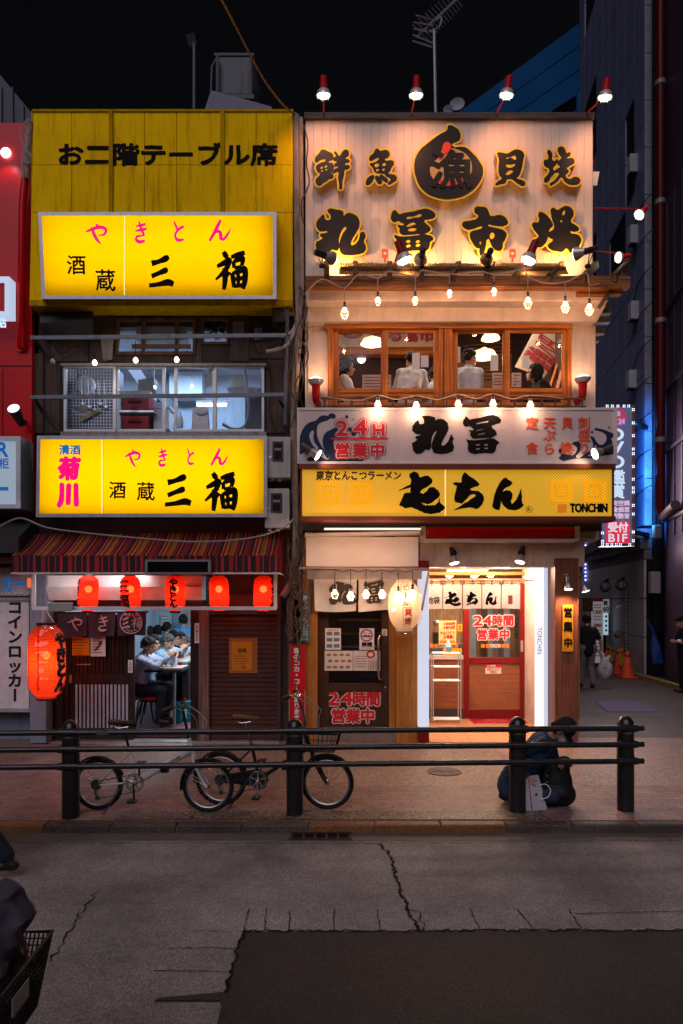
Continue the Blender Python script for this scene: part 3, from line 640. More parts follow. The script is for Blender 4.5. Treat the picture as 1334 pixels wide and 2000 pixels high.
def brush(mb,strokes,x0,y0,sx,sy,Y,wsc=1.0,q=0):
 """brush strokes on a 0..100 grid: lists of (x, y, half width)"""
 for k,s_ in enumerate(strokes):
  pts=spline([(a,b,c)for a,b,c in s_],7);L=[];Rr=[]
  for i,p in enumerate(pts):
   t=pts[min(i+1,len(pts)-1)]-pts[max(i-1,0)];t.z=0;t.normalize()if t.length else None
   n=Vector((-t.y,t.x,0))*max(p.z,.3)*wsc;L.append(p+n);Rr.append(p-n)
  yy=Y-.0004*(k+q);c=len(mb.v)
  for a,b in zip(L,Rr):mb.v+=[P(x0+a.x*sx/100,y0+a.y*sy/100,yy),P(x0+b.x*sx/100,y0+b.y*sy/100,yy)]
  for i in range(len(L)-1):mb.f.append((c+2*i,c+2*i+2,c+2*i+3,c+2*i+1))
 return mb
YA=[[(2,48,2),(30,36,5),(62,26,6),(88,36,5),(82,58,4),(58,62,2)],[(46,12,2),(56,24,5),(58,32,3)],[(28,26,2),(36,52,5),(50,80,5),(66,100,2)]]
KI=[[(22,26,2),(48,22,5),(78,16,4)],[(18,46,2),(50,42,5),(84,36,4)],[(38,4,3),(50,30,5),(66,60,5),(72,66,3)],[(66,66,2),(34,68,4),(22,80,5),(40,92,6),(74,88,4)]]
TO=[[(22,4,3),(34,26,5),(44,44,5)],[(84,28,5),(60,36,5),(36,54,5),(30,72,5),(46,88,6),(86,86,3)]]
NN=[[(54,4,5),(38,36,6),(20,68,5),(4,96,4),(24,66,3),(42,54,5),(54,62,6),(56,84,6),(70,88,5),(88,66,4),(100,40,1)]]
for gl,(a,b,c,d)in zip((YA,KI,TO,NN),((166,432,212,476),(258,430,292,476),(333,430,364,474),(408,428,450,472))):brush(m,gl,a,b,c-a,d-b,Y_-.002,1.35)
m.build('pink_lettering',PINK,sg)
m=MB();T(m,'酒',130,497,168,537,Y_-.002,bold=.7,wob=1.4);T(m,'蔵',186,525,226,569,Y_-.002,bold=.7,wob=1.4)
SAN=[[(12,24,9),(40,18,7),(68,8,10),(80,2,5)],[(12,66,7),(40,56,7),(66,47,9),(76,44,5)],[(2,96,6),(40,92,7),(76,86,10),(98,92,8)]]
FUKU=[[(26,2,4),(34,14,6),(32,20,3)],[(6,40,3),(26,32,5),(46,24,5),(32,50,5),(2,74,2)],[(30,44,5),(32,70,6),(28,100,4)],[(36,54,3),(46,62,5)],
[(50,16,3),(70,11,5),(94,4,4)],[(58,26,4),(60,44,4)],[(58,28,3),(74,22,5),(88,20,5),(84,38,4)],[(60,44,3),(84,40,3)],[(54,56,5),(58,80,5),(60,94,4)],[(54,58,3),(76,52,5),(94,48,6),(94,76,6),(88,98,4)],[(72,54,4),(74,90,4)],[(58,74,3),(90,69,4)],[(60,91,3),(90,88,4)]]
brush(m,SAN,290,500,50,60,Y_-.003,1.15);brush(m,FUKU,420,490,62,76,Y_-.003,1.5)
m.build('black_lettering',INK,sg)
s2=lightbox('yellow backlit sign above the striped awning, with a pink sake name at its left',72,851,522,1010,9.82,-2);Y_=9.836
MB().pb(198,859,199.5,1002,Y_-.002,.003).build('seam',seam,s2)
m=MB()
for gl,(a,b,c,d)in zip((YA,KI,TO,NN),((243,874,276,912),(305,874,330,912),(361,874,382,910),(411,875,445,910))):brush(m,gl,a,b,c-a,d-b,Y_-.002,1.35)
T(m,'菊',113,892,157,937,Y_-.002,bold=2.6,wob=2,skew=-.1);T(m,'川',112,941,155,990,Y_-.002,bold=3.6,wob=2)
m.build('pink_lettering',PINK,s2)
T(MB(),'清酒',115,868,158,888,Y_-.002,bold=.8,wob=.8).build('blue_lettering',BLUEF,s2)
m=MB();T(m,'酒',212,939,247,975,Y_-.002,bold=.6,wob=1.4);T(m,'蔵',267,940,303,978,Y_-.002,bold=.6,wob=1.4)
brush(m,SAN,321,928,53,60,Y_-.003,1.15);brush(m,FUKU,399,922,63,76,Y_-.003,1.5);m.build('black_lettering',INK,s2)
for i,(a,b,c,d,lab)in enumerate(((520,853,567,933,'pale metal electricity meter box beside the lower yellow sign, upper one'),(517,954,565,1031,'pale metal electricity meter box beside the awning end, lower one'))):
 t=thing('meter_box',lab,'meter box',P((a+c)/2,d,9.95),'meter boxes between the shops')
 MB().pb(a,b,c,d,9.9,.25).build('case',M('cream_metal',(.42,.40,.38),rough=.45,streak=.35),t,bevel=.008)
 f=MB().pb(a+12,b+9,c-14,b+47,9.885,.02).build('window',M('brown_bezel',(.06,.035,.03),rough=.4),t,bevel=.003)
 MB().pb(a+16,b+13,c-18,b+43,9.88,.006).build('pane',M('meter_pane',(.02,.02,.022),rough=.1),f)
 MB().pb(a+16,b+22,c-18,b+27,9.877,.003).build('label_strip',M('meter_label',(.2,.2,.2)),f)
 MB().lathe(P(a+8,b+40,9.89),[(.018,0),(.018,.012)],n=10,axis=(0,-1,0)).build('lock',STEEL,t)
 for px in(a+10,a+26):MB().lathe(P(px,d+7,10.0),[(.03,0),(.03,.06)],n=10).build('gland',WHITE,t)
CBL=M('lagged_conduit',(.3,.24,.2),rough=.6,var=.3,streak=.5)
def conduit(pts,r,mat,label,nm='conduit',group='pipes and cables between the shops',Yd=10.1):
 m=MB();m.tube(spline([P(a,b,(c if c else Yd))for a,b,c in[(q+(0,))[:3]for q in pts]],5),r,n=8 if r>.012 else 5);return tag(m.build(nm,mat,None,smooth=1),label,'pipe' if nm=='conduit' else 'cable',group)
conduit([(578,225),(580,400),(582,560),(584,640),(577,740),(574,860),(577,1010),(577,1080),(572,1130),(552,1165)],.05,CBL,'thick lagged conduit running down the whole gap between the two shops')
conduit([(588,230),(589,400),(590,560),(588,600)],.03,M('pale_conduit',(.4,.3,.22),rough=.6),'pale narrower conduit at the right of the gap beside the white building')
conduit([(562,600),(560,700),(558,830)],.028,GALV,'grey steel pipe standing beside the kitchen wall')
conduit([(520,687),(545,682),(562,672),(578,640),(583,600)],.03,M('white_hose',(.42,.4,.38)),'pale flexible hose bending out of the kitchen wall')
conduit([(555,655),(570,648),(580,625),(582,585)],.025,M('white_hose',(.42,.4,.38)),'second pale hose bending up from the steel bar end')
conduit([(566,1175),(566,1300),(567,1440)],.03,M('brown_pipe',(.1,.06,.05)),'brown pipe running down behind the red banner')
rr=random.Random(5)
m=MB()
for i in range(26):
 x0=rr.uniform(566,600);y0=rr.choice([240,560,600,690,900,930,1010,1050,1080,1150]);L=rr.uniform(120,260)
 m.tube(spline([P(x0+rr.uniform(-12,10),y0+L*j/5,10.02-rr.uniform(0,.06))for j in range(6)],5),rr.choice([.005,.007,.01]),n=5)
for i in range(14):
 cx,cy,q=rr.uniform(568,592),rr.uniform(1080,1250),rr.uniform(10,22)
 m.tube([P(cx+math.cos(k*.6)*q*.7,cy+math.sin(k*.6)*q*1.3,9.98)for k in range(12)],.006,n=5)
tag(m.build('cable_bundle',M('dusty_cable',(.09,.065,.05),rough=.7,var=.6,sc=12),None),'tangle of thin dusty cables hanging in the gap between the shops','cables',kind='stuff')
m=MB();m.tube(spline([P(0,1028,9.7),P(40,1012,9.6),P(90,1030,9.55),P(160,1040,9.55),P(260,1050,9.5),P(380,1058,9.5),P(480,1052,9.55),P(545,1035,9.7),P(575,1012,9.8)]),.012,n=6);tag(m.build('overhead_cable',M('grey_cable',(.25,.24,.25)),None,smooth=1),'grey cable sagging across the top of the striped awning','cable')
# ---------------------------------------------------------------- yakitori shop, ground floor
def stripes(name,cols,period):
 m=bpy.data.materials.new(name);m.use_nodes=1;MATS[name]=m;n=m.node_tree.nodes;l=m.node_tree.links;b=n['Principled BSDF']
 tc=n.new('ShaderNodeTexCoord');sp=n.new('ShaderNodeSeparateXYZ');l.new(tc.outputs['Object'],sp.inputs[0])
 a=n.new('ShaderNodeMath');a.operation='DIVIDE';a.inputs[1].default_value=period;l.new(sp.outputs[0],a.inputs[0])
 f=n.new('ShaderNodeMath');f.operation='FRACT';l.new(a.outputs[0],f.inputs[0])
 cr=n.new('ShaderNodeValToRGB');cr.color_ramp.interpolation='CONSTANT';l.new(f.outputs[0],cr.inputs[0]);e=cr.color_ramp.elements
 tot=sum(w for w,c in cols);p=0
 for i,(w,c)in enumerate(cols):
  q=e[i]if i<2 else e.new(min(p/tot,.999));q.position=p/tot;q.color=(*c,1);p+=w
 l.new(cr.outputs[0],b.inputs['Base Color']);b.inputs['Roughness'].default_value=.75
 t=n.new('ShaderNodeBsdfTranslucent');l.new(cr.outputs[0],t.inputs[0]);ms=n.new('ShaderNodeMixShader');ms.inputs[0].default_value=.35
 l.new(b.outputs[0],ms.inputs[1]);l.new(t.outputs[0],ms.inputs[2]);l.new(ms.outputs[0],n['Material Output'].inputs[0]);return m
rd,nv,og,ol,dk=(.27,.012,.014),(.014,.012,.035),(.5,.14,.02),(.2,.13,.02),(.02,.009,.012)
STR=stripes('striped_canvas',[(3,rd),(1,nv),(1,rd),(3,nv),(1,og),(1,rd),(1,dk),(2,og),(1,nv),(1,rd),(3,ol),(1,og),(1,dk),(2,rd),(2,nv),(1,og),(2,dk)],.42)
aw=thing('awning','striped red, orange and navy fabric awning over the skewer bar','awning',P(290,1085,9.61))
Yb=9.61;m=MB();n=24
top=[P(63,1043,10.25).lerp(P(552,1040,10.25),i/n)for i in range(n+1)];bot=[Vector((X(23,Yb),Yb,Z(1085,Yb))).lerp(Vector((X(546,Yb),Yb,Z(1085,Yb))),i/n)for i in range(n+1)]
for i in range(n+1):
 for j in range(5):
  q=top[i].lerp(bot[i],j/4);q.z-=.02*math.sin(math.pi*j/4)*(1+.5*math.sin(i*1.9));m.v.append(q)
for i in range(n):
 for j in range(4):a=i*5+j;m.f.append((a,a+5,a+6,a+1))
m.build('canopy_cloth',STR,aw,smooth=1)
m=MB()
for i in range(n*3+1):
 x=X(23,Yb)+(X(546,Yb)-X(23,Yb))*i/n/3;w=.006*math.sin(i*.8)
 m.v+=[Vector((x,Yb+.002,Z(1085,Yb))),Vector((x,Yb+w,Z(1119,Yb)+.004*math.sin(i*1.3)))]
for i in range(n*3):m.f.append((2*i,2*i+2,2*i+3,2*i+1))
m.build('valance',stripes('valance_canvas',[(3,(.3,.012,.012)),(2,nv),(1,(.35,.02,.02)),(4,dk),(1,(.3,.012,.012)),(3,nv),(2,(.4,.02,.02)),(4,dk)],.36),aw)  # red strips put the glow of the lanterns into the dark cloth
m=MB()
for s_ in(23,546):x=X(s_,Yb);m.add([(x,Yb,Z(1085,Yb)),(x,Yb,Z(1119,Yb)),(x,10.3,Z(1119,Yb)),P(63 if s_<99 else 552,1043,10.25)],[(0,1,2,3)])
m.build('side_cloth',STR,aw)
m=MB();m.tube([P(23,1120,Yb),P(546,1120,Yb)],.013);m.tube([P(23,1120,Yb),(X(23,Yb),10.3,Z(1120,Yb))],.013);m.tube([P(546,1120,Yb),(X(546,Yb),10.3,Z(1120,Yb))],.013)
for i in range(24):q=P(28+i*22,1119,Yb-.01);m.ball(q,.014,n=6,m=5)
m.build('frame',M('white_tube',(.6,.58,.58),rough=.4),aw)
bl=thing('blank_sign','black unlit display box hung on the awning valance','sign',P(347,1122,9.5))
MB().pb(283,1093,411,1121,9.5,.08).build('frame',M('worn_frame',(.2,.19,.19),rough=.5),bl,bevel=.004);MB().pb(288,1097,406,1117,9.494,.02).build('screen',M('dead_screen',(.004,.004,.005),rough=.2),bl)
bd=thing('backing_board','white board behind the red lanterns with a folded lower lip','board',P(240,1172,10.1))
m=MB();m.pb(88,1124,395,1146,10.15,.05);m.hexa([P(88,1172,10.2),P(395,1172,10.2),P(395,1172,10.25),P(88,1172,10.25),P(88,1146,10.1),P(395,1146,10.1),P(395,1146,10.15),P(88,1146,10.15)]);m.build('board',WHITE,bd)
t=thing('tube_light','white tube fitting tucked under the left half of the striped awning','lamp',P(185,1118,9.85));MB().pb(90,1112,284,1117,9.85,.05).build('tube',emit('awning_tube',(.95,.9,1),1.6),t);light(t,P(185,1121,9.85),5,(1,.86,.92),kind='AREA',size=(1.35,.06),target=P(185,1160,10.0))
rl=thing('lantern_rail','white steel rail under the red lanterns','rail',P(300,1192,9.8))
m=MB();m.bar(P(64,1188,9.85),P(540,1188,9.85),.05,.05);m.bar(P(66,1122,9.85),P(66,1188,9.85),.045);m.bar(P(538,1122,9.85),P(538,1188,9.85),.045);m.build('rail',M('pinkish_white_steel',(.6,.56,.55),rough=.45),rl)
tr=thing('drip_tray','pale grey plastic tray hung at the left end of the lantern rail','tray',P(118,1195,9.9))
m=MB();m.hexa([P(95,1194,9.75),P(140,1194,9.75),P(140,1194,9.95),P(95,1194,9.95),P(92,1177,9.73),P(143,1177,9.73),P(143,1177,9.97),P(92,1177,9.97)]);m.build('tray',M('tray_plastic',(.35,.36,.34),rough=.5),tr,bevel=.006)
LP=M('red_lantern_paper',(.9,.035,.015),rough=.7,var=.05,trans=.62,clear=.24)
LPO=M('orange_lantern_paper',(.9,.1,.02),rough=.6,var=.06,trans=.6,clear=.12)
LPW=M('white_lantern_paper',(.85,.72,.58),rough=.7,var=.05,trans=.6)
def lantern_profile(R0,H,ribs,k=6,dip=.015):
 pr=[];N=ribs*4
 for i in range(N+1):
  z=-H/2+H*i/N;r=R0*max(.0,1-abs(2*z/H)**k)**.5 if k else R0
  r=max(r,R0*.52)*(1-dip*(.5+.5*math.cos(2*math.pi*i/4)));pr.append((r,z))
 return pr
def wrap(mb,text,c,R0,H,k,ang,hgt,z0,z1,bold=.0,wide=1,vert=1):
 """characters wrapped round a lantern, reading down, centred at angle ang from the front"""
 c=Vector(c);n=len(text);ch=(z1-z0)/n
 for i,t in enumerate(text):
  vs,fs=glyph(t)
  for q,(dx,dy)in enumerate(ring(bold)):
   o=[]
   for v in vs:
    u=(v.x-.5)*hgt*wide+dx;z=z1-ch*i-ch*.5+(v.y-.38)*hgt+dy
    if t=='ー':u,z=(v.y-.38)*hgt*wide+dx,z1-ch*i-ch*.5-(v.x-.5)*hgt+dy
    r=R0*max(.3,1-min(1,abs(2*z/H))**k)**.5+.004+.0004*q;a=ang+u/R0
    o.append(c+Vector((math.sin(a)*r,-math.cos(a)*r,z)))
   mb.add(o,fs)
def lantern(name,label,c,R0,H,paper,e,col,text,ang,hgt,group=None,ribs=16,k=6,bold=.004,outline=None,zr=(-.8,.8),dip=.015,lightz=.15):
 t=thing(name,label,'lantern',Vector(c)-Vector((0,0,H/2)),group)
 MB().ball(Vector(c)+Vector((0,0,lightz)),.05,n=12).build('bulb',emit('lantern_bulb',(1,.62,.2),7),t,smooth=1)
 MB().lathe(c,lantern_profile(R0,H,ribs,k,dip),n=36,capb=0,capt=0).build('paper',paper,t,smooth=1)
 MB().lathe(Vector(c)+Vector((0,0,H/2-.005)),[(R0*.52,0),(R0*.55,.005),(R0*.55,.03),(R0*.48,.03)],n=24).build('top_ring',BLACK,t)
 MB().lathe(Vector(c)-Vector((0,0,H/2+.022)),[(R0*.5,0),(R0*.54,.003),(R0*.54,.025),(R0*.5,.027)],n=24).build('bottom_ring',BLACK,t)
 if outline:
  m=MB();wrap(m,text,c,R0-.0035,H,k,ang,hgt,zr[0]*H/2,zr[1]*H/2,bold*2.2);m.build('lettering_outline',outline,t)
 m=MB();wrap(m,text,c,R0,H,k,ang,hgt,zr[0]*H/2,zr[1]*H/2,bold);m.build('lettering',M('lantern_ink',(.01,.005,.004),rough=.7),t)
 light(t,Vector(c)+Vector((0,0,lightz-.1)),e,col,r=.025);return t
for px,txt,ang,hg,lab in((171,'やきとん',-.95,.115,'leftmost of the five red lanterns, lettering turned to its left side'),(256,'三福',-.5,.19,'second red lantern from the left, with two large characters'),(342,'やきとん',.0,.125,'middle red lantern with black writing facing the street'),
(429,'やきとん',-1.5,.1,'second red lantern from the right, plain front above the shutter'),(513,'やきとん',-1.3,.1,'rightmost of the five red lanterns under the awning end')):
 c=P(px,1159,9.95);t=lantern('paper_lantern',lab,c,.138,.5,LP,3.4,(1,.42,.2),txt,ang if px!=513 else 1.25,hg,'red lanterns under the awning',bold=.008,dip=.05,lightz=.06)
 MB().tube([c+Vector((0,0,.26)),(c.x,c.y,Z(1120,9.95)+.12)],.006,n=5).build('cord',DARKM,t);t.rotation_euler=(0,R({171:2.5,256:-1.5,342:.8,429:-2,513:1.8}[px]),0)
c=P(91,1292,9.55)
t=lantern('paper_lantern','large orange lantern wrapped in clear plastic beside the skewer bar door',c,.238,.98,LPO,10,(1,.45,.16),'やきとん',1.28,.22,ribs=30,k=5,bold=.012,outline=M('lantern_outline',(.75,.3,.15),trans=.4),dip=.03,lightz=.08)
m=MB()
for a in(-.75,-.05):m.add([c+Vector((math.sin(a+d)*(.241),-math.cos(a+d)*.241,z))for d,z in((-.035,-.36),(.035,-.36),(.035,.38),(-.035,.38))],[(0,1,2,3)])
m.build('red_band',M('red_band',(.7,.03,.02),trans=.5),t)
PL=glassmat('clear_plastic_wrap',tint=(1,.97,.95),gloss=.06,dust=.05)
m=MB();pr=[(r*1.05+.008*math.sin(i*1.7),z)for i,(r,z)in enumerate(lantern_profile(.238,1.0,8,5))];m.lathe(c,pr,n=28,capb=0,capt=0)
for i,v in enumerate(m.v):m.v[i]=v+Vector((mnoise.noise(v*9),mnoise.noise(v*9+Vector((5,0,0))),0))*.012
m.build('plastic_wrap',PL,t)
m=MB();m.tube([P(85,1188,9.85),c+Vector((-.06,0,.52))],.005,n=5);m.tube([P(87,1188,9.85),c+Vector((.1,0,.52))],.007,n=5);m.build('cord',M('pale_cable',(.4,.38,.36)),t)
nr=thing('noren_curtain','dark indigo split curtain with pale writing and a round emblem','curtain',P(195,1245,10.2))
IND=M('indigo_cloth',(.045,.04,.06),rough=.85);PRN=M('pale_print',(.5,.44,.46),rough=.8)
for i,(a,b,d)in enumerate(((112,171,1244),(172,226,1244),(228,286,1242))):clothpanel(a,1196,b,d,10.2,seed=i+1,flare=-4).build('cloth_panel',IND,nr,smooth=1)
MB().tube([P(108,1197,10.2),P(290,1195,10.2)],.012).build('rod',DARKM,nr)
m=MB();brush(m,YA,131,1202,32,30,10.165);brush(m,KI,187,1200,28,34,10.165,1.1);m.build('lettering',PRN,nr)
m=MB();q=P(256,1216,10.17);m.tube([q+Vector((math.sin(k*math.pi/18)*.155,0,math.cos(k*math.pi/18)*.155))for k in range(36)],.008,n=5,closed=1)
brush(m,SAN,238,1205,16,22,10.16,1.1);brush(m,FUKU,256,1204,21,23,10.16,1.0);T(m,'やきとん',243,1197,270,1204,10.162,bold=.3);m.tube([q+Vector((math.sin(a)*.12,0,-math.cos(a)*.12))for a in[x*.14 for x in range(-5,6)]],.006,n=4)
m.build('emblem',PRN,nr)
FRM=wood('dark_door_wood',(.035,.018,.014),rough=.45)
m=MB();m.pb(108,1190,122,1452,10.3,.12);m.pb(372,1190,388,1446,10.3,.14);m.pb(108,1172,408,1192,10.32,.14);m.build('door_frame',FRM,YS)
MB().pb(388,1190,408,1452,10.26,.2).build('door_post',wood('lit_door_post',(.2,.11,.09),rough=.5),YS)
MB().pb(60,1449,545,1456,10.2,.3).build('door_sill',M('steel_sill',(.45,.46,.48),rough=.35,metal=.7),YS)
dr=MB();Yd=10.36
dr.pb(122,1200,134,1450,Yd,.05);dr.pb(250,1200,262,1450,Yd,.05);dr.pb(134,1200,250,1208,Yd,.05);dr.pb(134,1318,250,1336,Yd,.05);dr.pb(134,1423,250,1450,Yd,.05);dr.pb(134,1208,250,1318,Yd+.03,.01);dr.pb(134,1336,250,1423,Yd+.03,.01)
door=dr.build('door',FRM,YS,bevel=.003)
m=MB()
for i in range(15):m.pb(136+i*7.7,1208,139+i*7.7,1318,Yd+.008,.02)
m.build('upper_grille',FRM,door)
m=MB()
for i in range(14):m.pb(147+i*7.6,1337,151.2+i*7.6,1422,Yd+.006,.02)
m.build('lower_slat',M('pale_slat',(.38,.4,.46),rough=.5),door)
MB().pb(136,1318,140,1334,Yd-.012,.012).build('handle',M('brass',(.5,.35,.12),rough=.35,metal=.8),door)
MB().pb(150,1297,178,1298.5,Yd+.004,.003).build('door_note',PRN,door)
for(a,b,c_,d,txt,lab)in((250,1289,259,1314,'入口','small white entrance tag on the dark sliding door edge'),(380,1217,389,1256,'冷あさり','narrow paper strip with writing on the right door jamb')):
 t=thing('paper_tag',lab,'paper note',P((a+c_)/2,d,10.28));YY=10.34 if a<300 else 10.255
 MB().pb(a,b,c_,d,YY,.004).build('sheet',PAPER,t);T(MB(),txt,a+1.5,b+3,c_-1.5,d-3,YY-.002,vert=1,bold=.2).build('lettering',M('grey_ink',(.1,.1,.12)),t)
for(a,b,c_,d,mt,lab,tc)in((141,1245,175,1280,M('orange_paper',S(215,130,20),rough=.8),'orange menu poster taped under the dark noren',(.2,.08,.01)),(177,1242,206,1282,PAPER,'white illustrated poster taped beside the orange menu under the noren',(.15,.05,.06))):
 t=thing('poster',lab,'poster',P((a+c_)/2,d,10.3));MB().pb(a,b,c_,d,10.3,.004).build('sheet',mt,t)
 m=MB()
 for i in range(6):m.pb(a+3,b+4+i*5.5,a+3+rr.uniform(14,c_-a-7),b+5.4+i*5.5,10.297,.002)
 if a>150:m.lathe(P(196,1256,10.297),[(.03,0),(.03,.002)],n=10,axis=(0,-1,0));m.bar(P(196,1258,10.296),P(185,1270,10.296),.03,.02)
 m.build('print',M('poster_ink_%d'%a,tc,rough=.8),t)
m=MB();y=Z(1199,10.3);zs=[];x0,x1=X(410,10.3),X(543,10.3)
z=0.02;pr=[]
while z<Z(1199,10.3):pr+=[(z,0),(z+.012,.0),(z+.022,-.014),(z+.058,-.014),(z+.066,0)];z+=.068
for zz,dy in pr:m.v+=[(x0,10.34+dy,zz),(x1,10.34+dy,zz)]
for i in range(len(pr)-1):m.f.append((2*i,2*i+1,2*i+3,2*i+2))
for i in range(len(m.v)):m.v[i]=Vector(m.v[i])
m.build('roller_shutter',M('brown_shutter',(.085,.035,.028),rough=.45,metal=.2,streak=.4),YS)
m=MB();m.pb(404,1192,411,1452,10.29,.08);m.pb(541,1192,548,1452,10.29,.08);m.pb(404,1160,548,1200,10.28,.1);m.build('shutter_guide',M('brown_guide',(.06,.03,.025),rough=.5),YS)
nt=thing('paper_notice','orange handwritten notice taped to the brown shutter','notice',P(475,1318,10.3))
MB().pb(447,1246,503,1315,10.315,.003).build('tape',M('masking_tape',S(150,90,50),rough=.8),nt);MB().pb(452,1253,492,1310,10.312,.003).build('sheet',M('orange_sheet',S(196,120,24),rough=.85),nt)
m=MB();T(m,'営業',464,1266,482,1275,10.309,bold=.2)
for i in range(4):m.pb(456,1281+i*5,456+rr.uniform(18,32),1281.9+i*5,10.309,.001)
T(m,'三福',466,1300,480,1307,10.309);m.build('lettering',M('brown_ink',(.12,.06,.02)),nt)
FL=.08
m=MB();m.box(XL+.12,XRr-.12,10.5,16.9,.03,FL);m.build('shop_floor',M('red_floor',(.22,.08,.085),rough=.35,var=.3),YS)
m=MB();m.box(XL+.12,XRr-.12,16.6,16.7,FL,2.7);m.box(XL+.12,XL+.2,10.52,16.6,FL,2.7);m.box(XRr-.2,XRr-.12,10.52,16.6,FL,2.7);m.box(XL+.2,XRr-.2,10.52,16.6,2.66,2.72);m.build('shop_wall',M('pale_blue_shop_wall',(.4,.5,.58),rough=.5,streak=.2),YS)
for i,(yy,xx)in enumerate(((11.3,-2.25),(14.2,-2.3))):
 t=thing('ceiling_lamp',['ceiling tube lamp inside the skewer bar nearer the door','ceiling tube lamp deep inside the skewer bar'][i],'lamp',(xx,yy,2.55));MB().tube([(xx-.5,yy,2.56),(xx+.5,yy,2.56)],.018).build('tube',emit('tube_glow',(.85,.94,1),9),t);MB().box(xx-.55,xx+.55,yy-.05,yy+.05,2.58,2.66).build('fitting',WHITE,t)
 light(t,(xx,yy,2.5),62,(.68,.84,1),kind='AREA',size=(1.2,.4),target=(xx-.5,yy,0))
dm=thing('door_mat','dark blue door mat inside the skewer bar doorway','mat',P(320,1446,10.6));
MB().box(X(275,10.6),X(372,10.6),10.45,10.85,FL,FL+.012).build('mat',M('blue_mat',(.03,.045,.08),rough=.9,bump=.5,bsc=200),dm)
tbl=thing('counter_table','narrow pale counter table on one steel leg in the skewer bar','table',P(340,1418,11.1))
MB().box(X(288,11.1),X(358,11.1),10.95,11.45,.97,1.0).build('tabletop',M('pale_tabletop',(.5,.42,.36),rough=.35),tbl,bevel=.008)
MB().box(X(286,11.1),X(360,11.1),10.94,11.46,.93,.969).build('edge',M('dark_edge',(.03,.02,.02)),tbl,bevel=.004)
x=X(339,11.1);MB().tube([(x,11.15,FL+.01),(x,11.15,.94)],.025).lathe((x,11.15,FL),[(.06,0),(.06,.015)],n=14).build('leg',STEEL,tbl,smooth=1)
tb2=thing('long_table','long bar counter running back beside the seated row','table',(-2.75,13,FL));MB().box(-2.95,-2.5,11.6,15.6,1.0,1.04).build('tabletop',M('pale_tabletop',(.5,.42,.36)),tb2,bevel=.006)
MB().box(-2.6,-2.5,11.7,15.5,FL,.99).build('front_panel',M('dark_counter',(.03,.022,.02),rough=.5),tb2)
st=thing('stool','round red topped bar stool with black legs under the first diner','stool',P(295,1418,11.1))
cx=X(294,11.1);MB().lathe((cx,11.1,.50),[(.15,0),(.19,.01),(.195,.035),(.17,.05),(.02,.055)],n=24).build('seat',M('red_vinyl',S(170,25,45),rough=.3),st,smooth=1)
MB().lathe((cx,11.1,.47),[(.18,0),(.18,.028)],n=24).build('seat_frame',BLACK,st)
for sx,sy in((-1,-1),(1,-1),(1,1),(-1,1)):MB().tube([(cx+sx*.11,11.1+sy*.11,.47),(cx+sx*.2,11.1+sy*.16,FL)],.013).build('leg',BLACK,st)
t=thing('jerrycan','white plastic jerrycan on the bar floor behind the stool','jerrycan',P(314,1418,11.4));a=X(305,11.6)
MB().prism([(a,11.5,FL),(a+.24,11.5,FL),(a+.24,11.5,FL+.28),(a+.17,11.5,FL+.36),(a+.04,11.5,FL+.36),(a,11.5,FL+.3)],(0,.16,0)).build('body',M('milky_plastic',(.5,.48,.48),rough=.4),t,bevel=.015);MB().lathe((a+.19,11.58,FL+.33),[(.03,0),(.03,.05)],n=12).build('cap',M('yellow_cap',S(200,170,30)),t)
TEAL=M('teal_plastic',S(0,120,125),rough=.35)
for i,(px,lab)in enumerate(((343,'teal detergent jug right of the steel table leg, nearer of two'),(364,'teal detergent jug against the right door jamb'))):
 t=thing('detergent_jug',lab,'jug',P(px,1418,11.4),'teal jugs on the bar floor');a=X(px-10,11.5);yy=11.35+.15*i
 MB().prism([(a,yy,FL),(a+.2,yy,FL),(a+.21,yy,FL+.22),(a+.15,yy,FL+.33),(a+.04,yy,FL+.33),(a-.005,yy,FL+.25)],(0,.13,0)).build('body',TEAL,t,bevel=.02);MB().lathe((a+.05,yy+.06,FL+.32),[(.025,0),(.025,.05)],n=12).build('cap',M('red_cap',S(180,30,30)),t);MB().box(a+.03,a+.09,yy-.004,yy,FL+.06,FL+.2).build('label_sticker',PAPER,t)
t=thing('water_bottle','clear water jug standing on the near counter table','bottle',P(340,1300,11.2));MB().lathe((X(340,11.2),11.2,1.0),[(.05,0),(.055,.02),(.05,.12),(.03,.16),(.035,.19)],n=16).build('body',M('clear_plastic',(.6,.68,.75),rough=.2),t,smooth=1);MB().lathe((X(340,11.2),11.2,1.19),[(.03,0),(.03,.02)],n=12).build('cap',M('blue_cap',S(30,60,160)),t)
t=thing('sauce_bottle','red sauce bottle beside the water jug on the counter','bottle',P(351,1300,11.4));MB().lathe((X(351,11.4),11.4,1.0),[(.04,0),(.042,.12),(.02,.17),(.018,.22)],n=14).build('body',M('red_sauce',S(150,20,20),rough=.25),t,smooth=1);MB().lathe((X(351,11.4),11.4,1.05),[(.0425,0),(.0425,.06)],n=14,capb=0,capt=0).build('label_sticker',PAPER,t)
t=thing('plate','small white plate of food in front of the first diner','plate',P(312,1305,11.15));MB().lathe((X(315,11.15),11.15,1.001),[(.05,0),(.09,.012),(.092,.016),(.05,.006)],n=20).build('dish',WHITE,t,smooth=1);MB().ball((X(315,11.15),11.15,1.015),.04,sz=.4).build('food',M('brown_food',(.25,.12,.04)),t)
pt=thing('partition','grey partition screen behind the seated diners','partition',(-3.3,15.2,FL));MB().box(XL+.25,-2.4,15.6,15.66,FL,1.22).build('panel',M('grey_partition',(.16,.16,.19),rough=.5),pt)
MB().box(XL+.25,-2.4,15.58,15.68,1.22,1.26).build('top_rail',STEEL,pt)
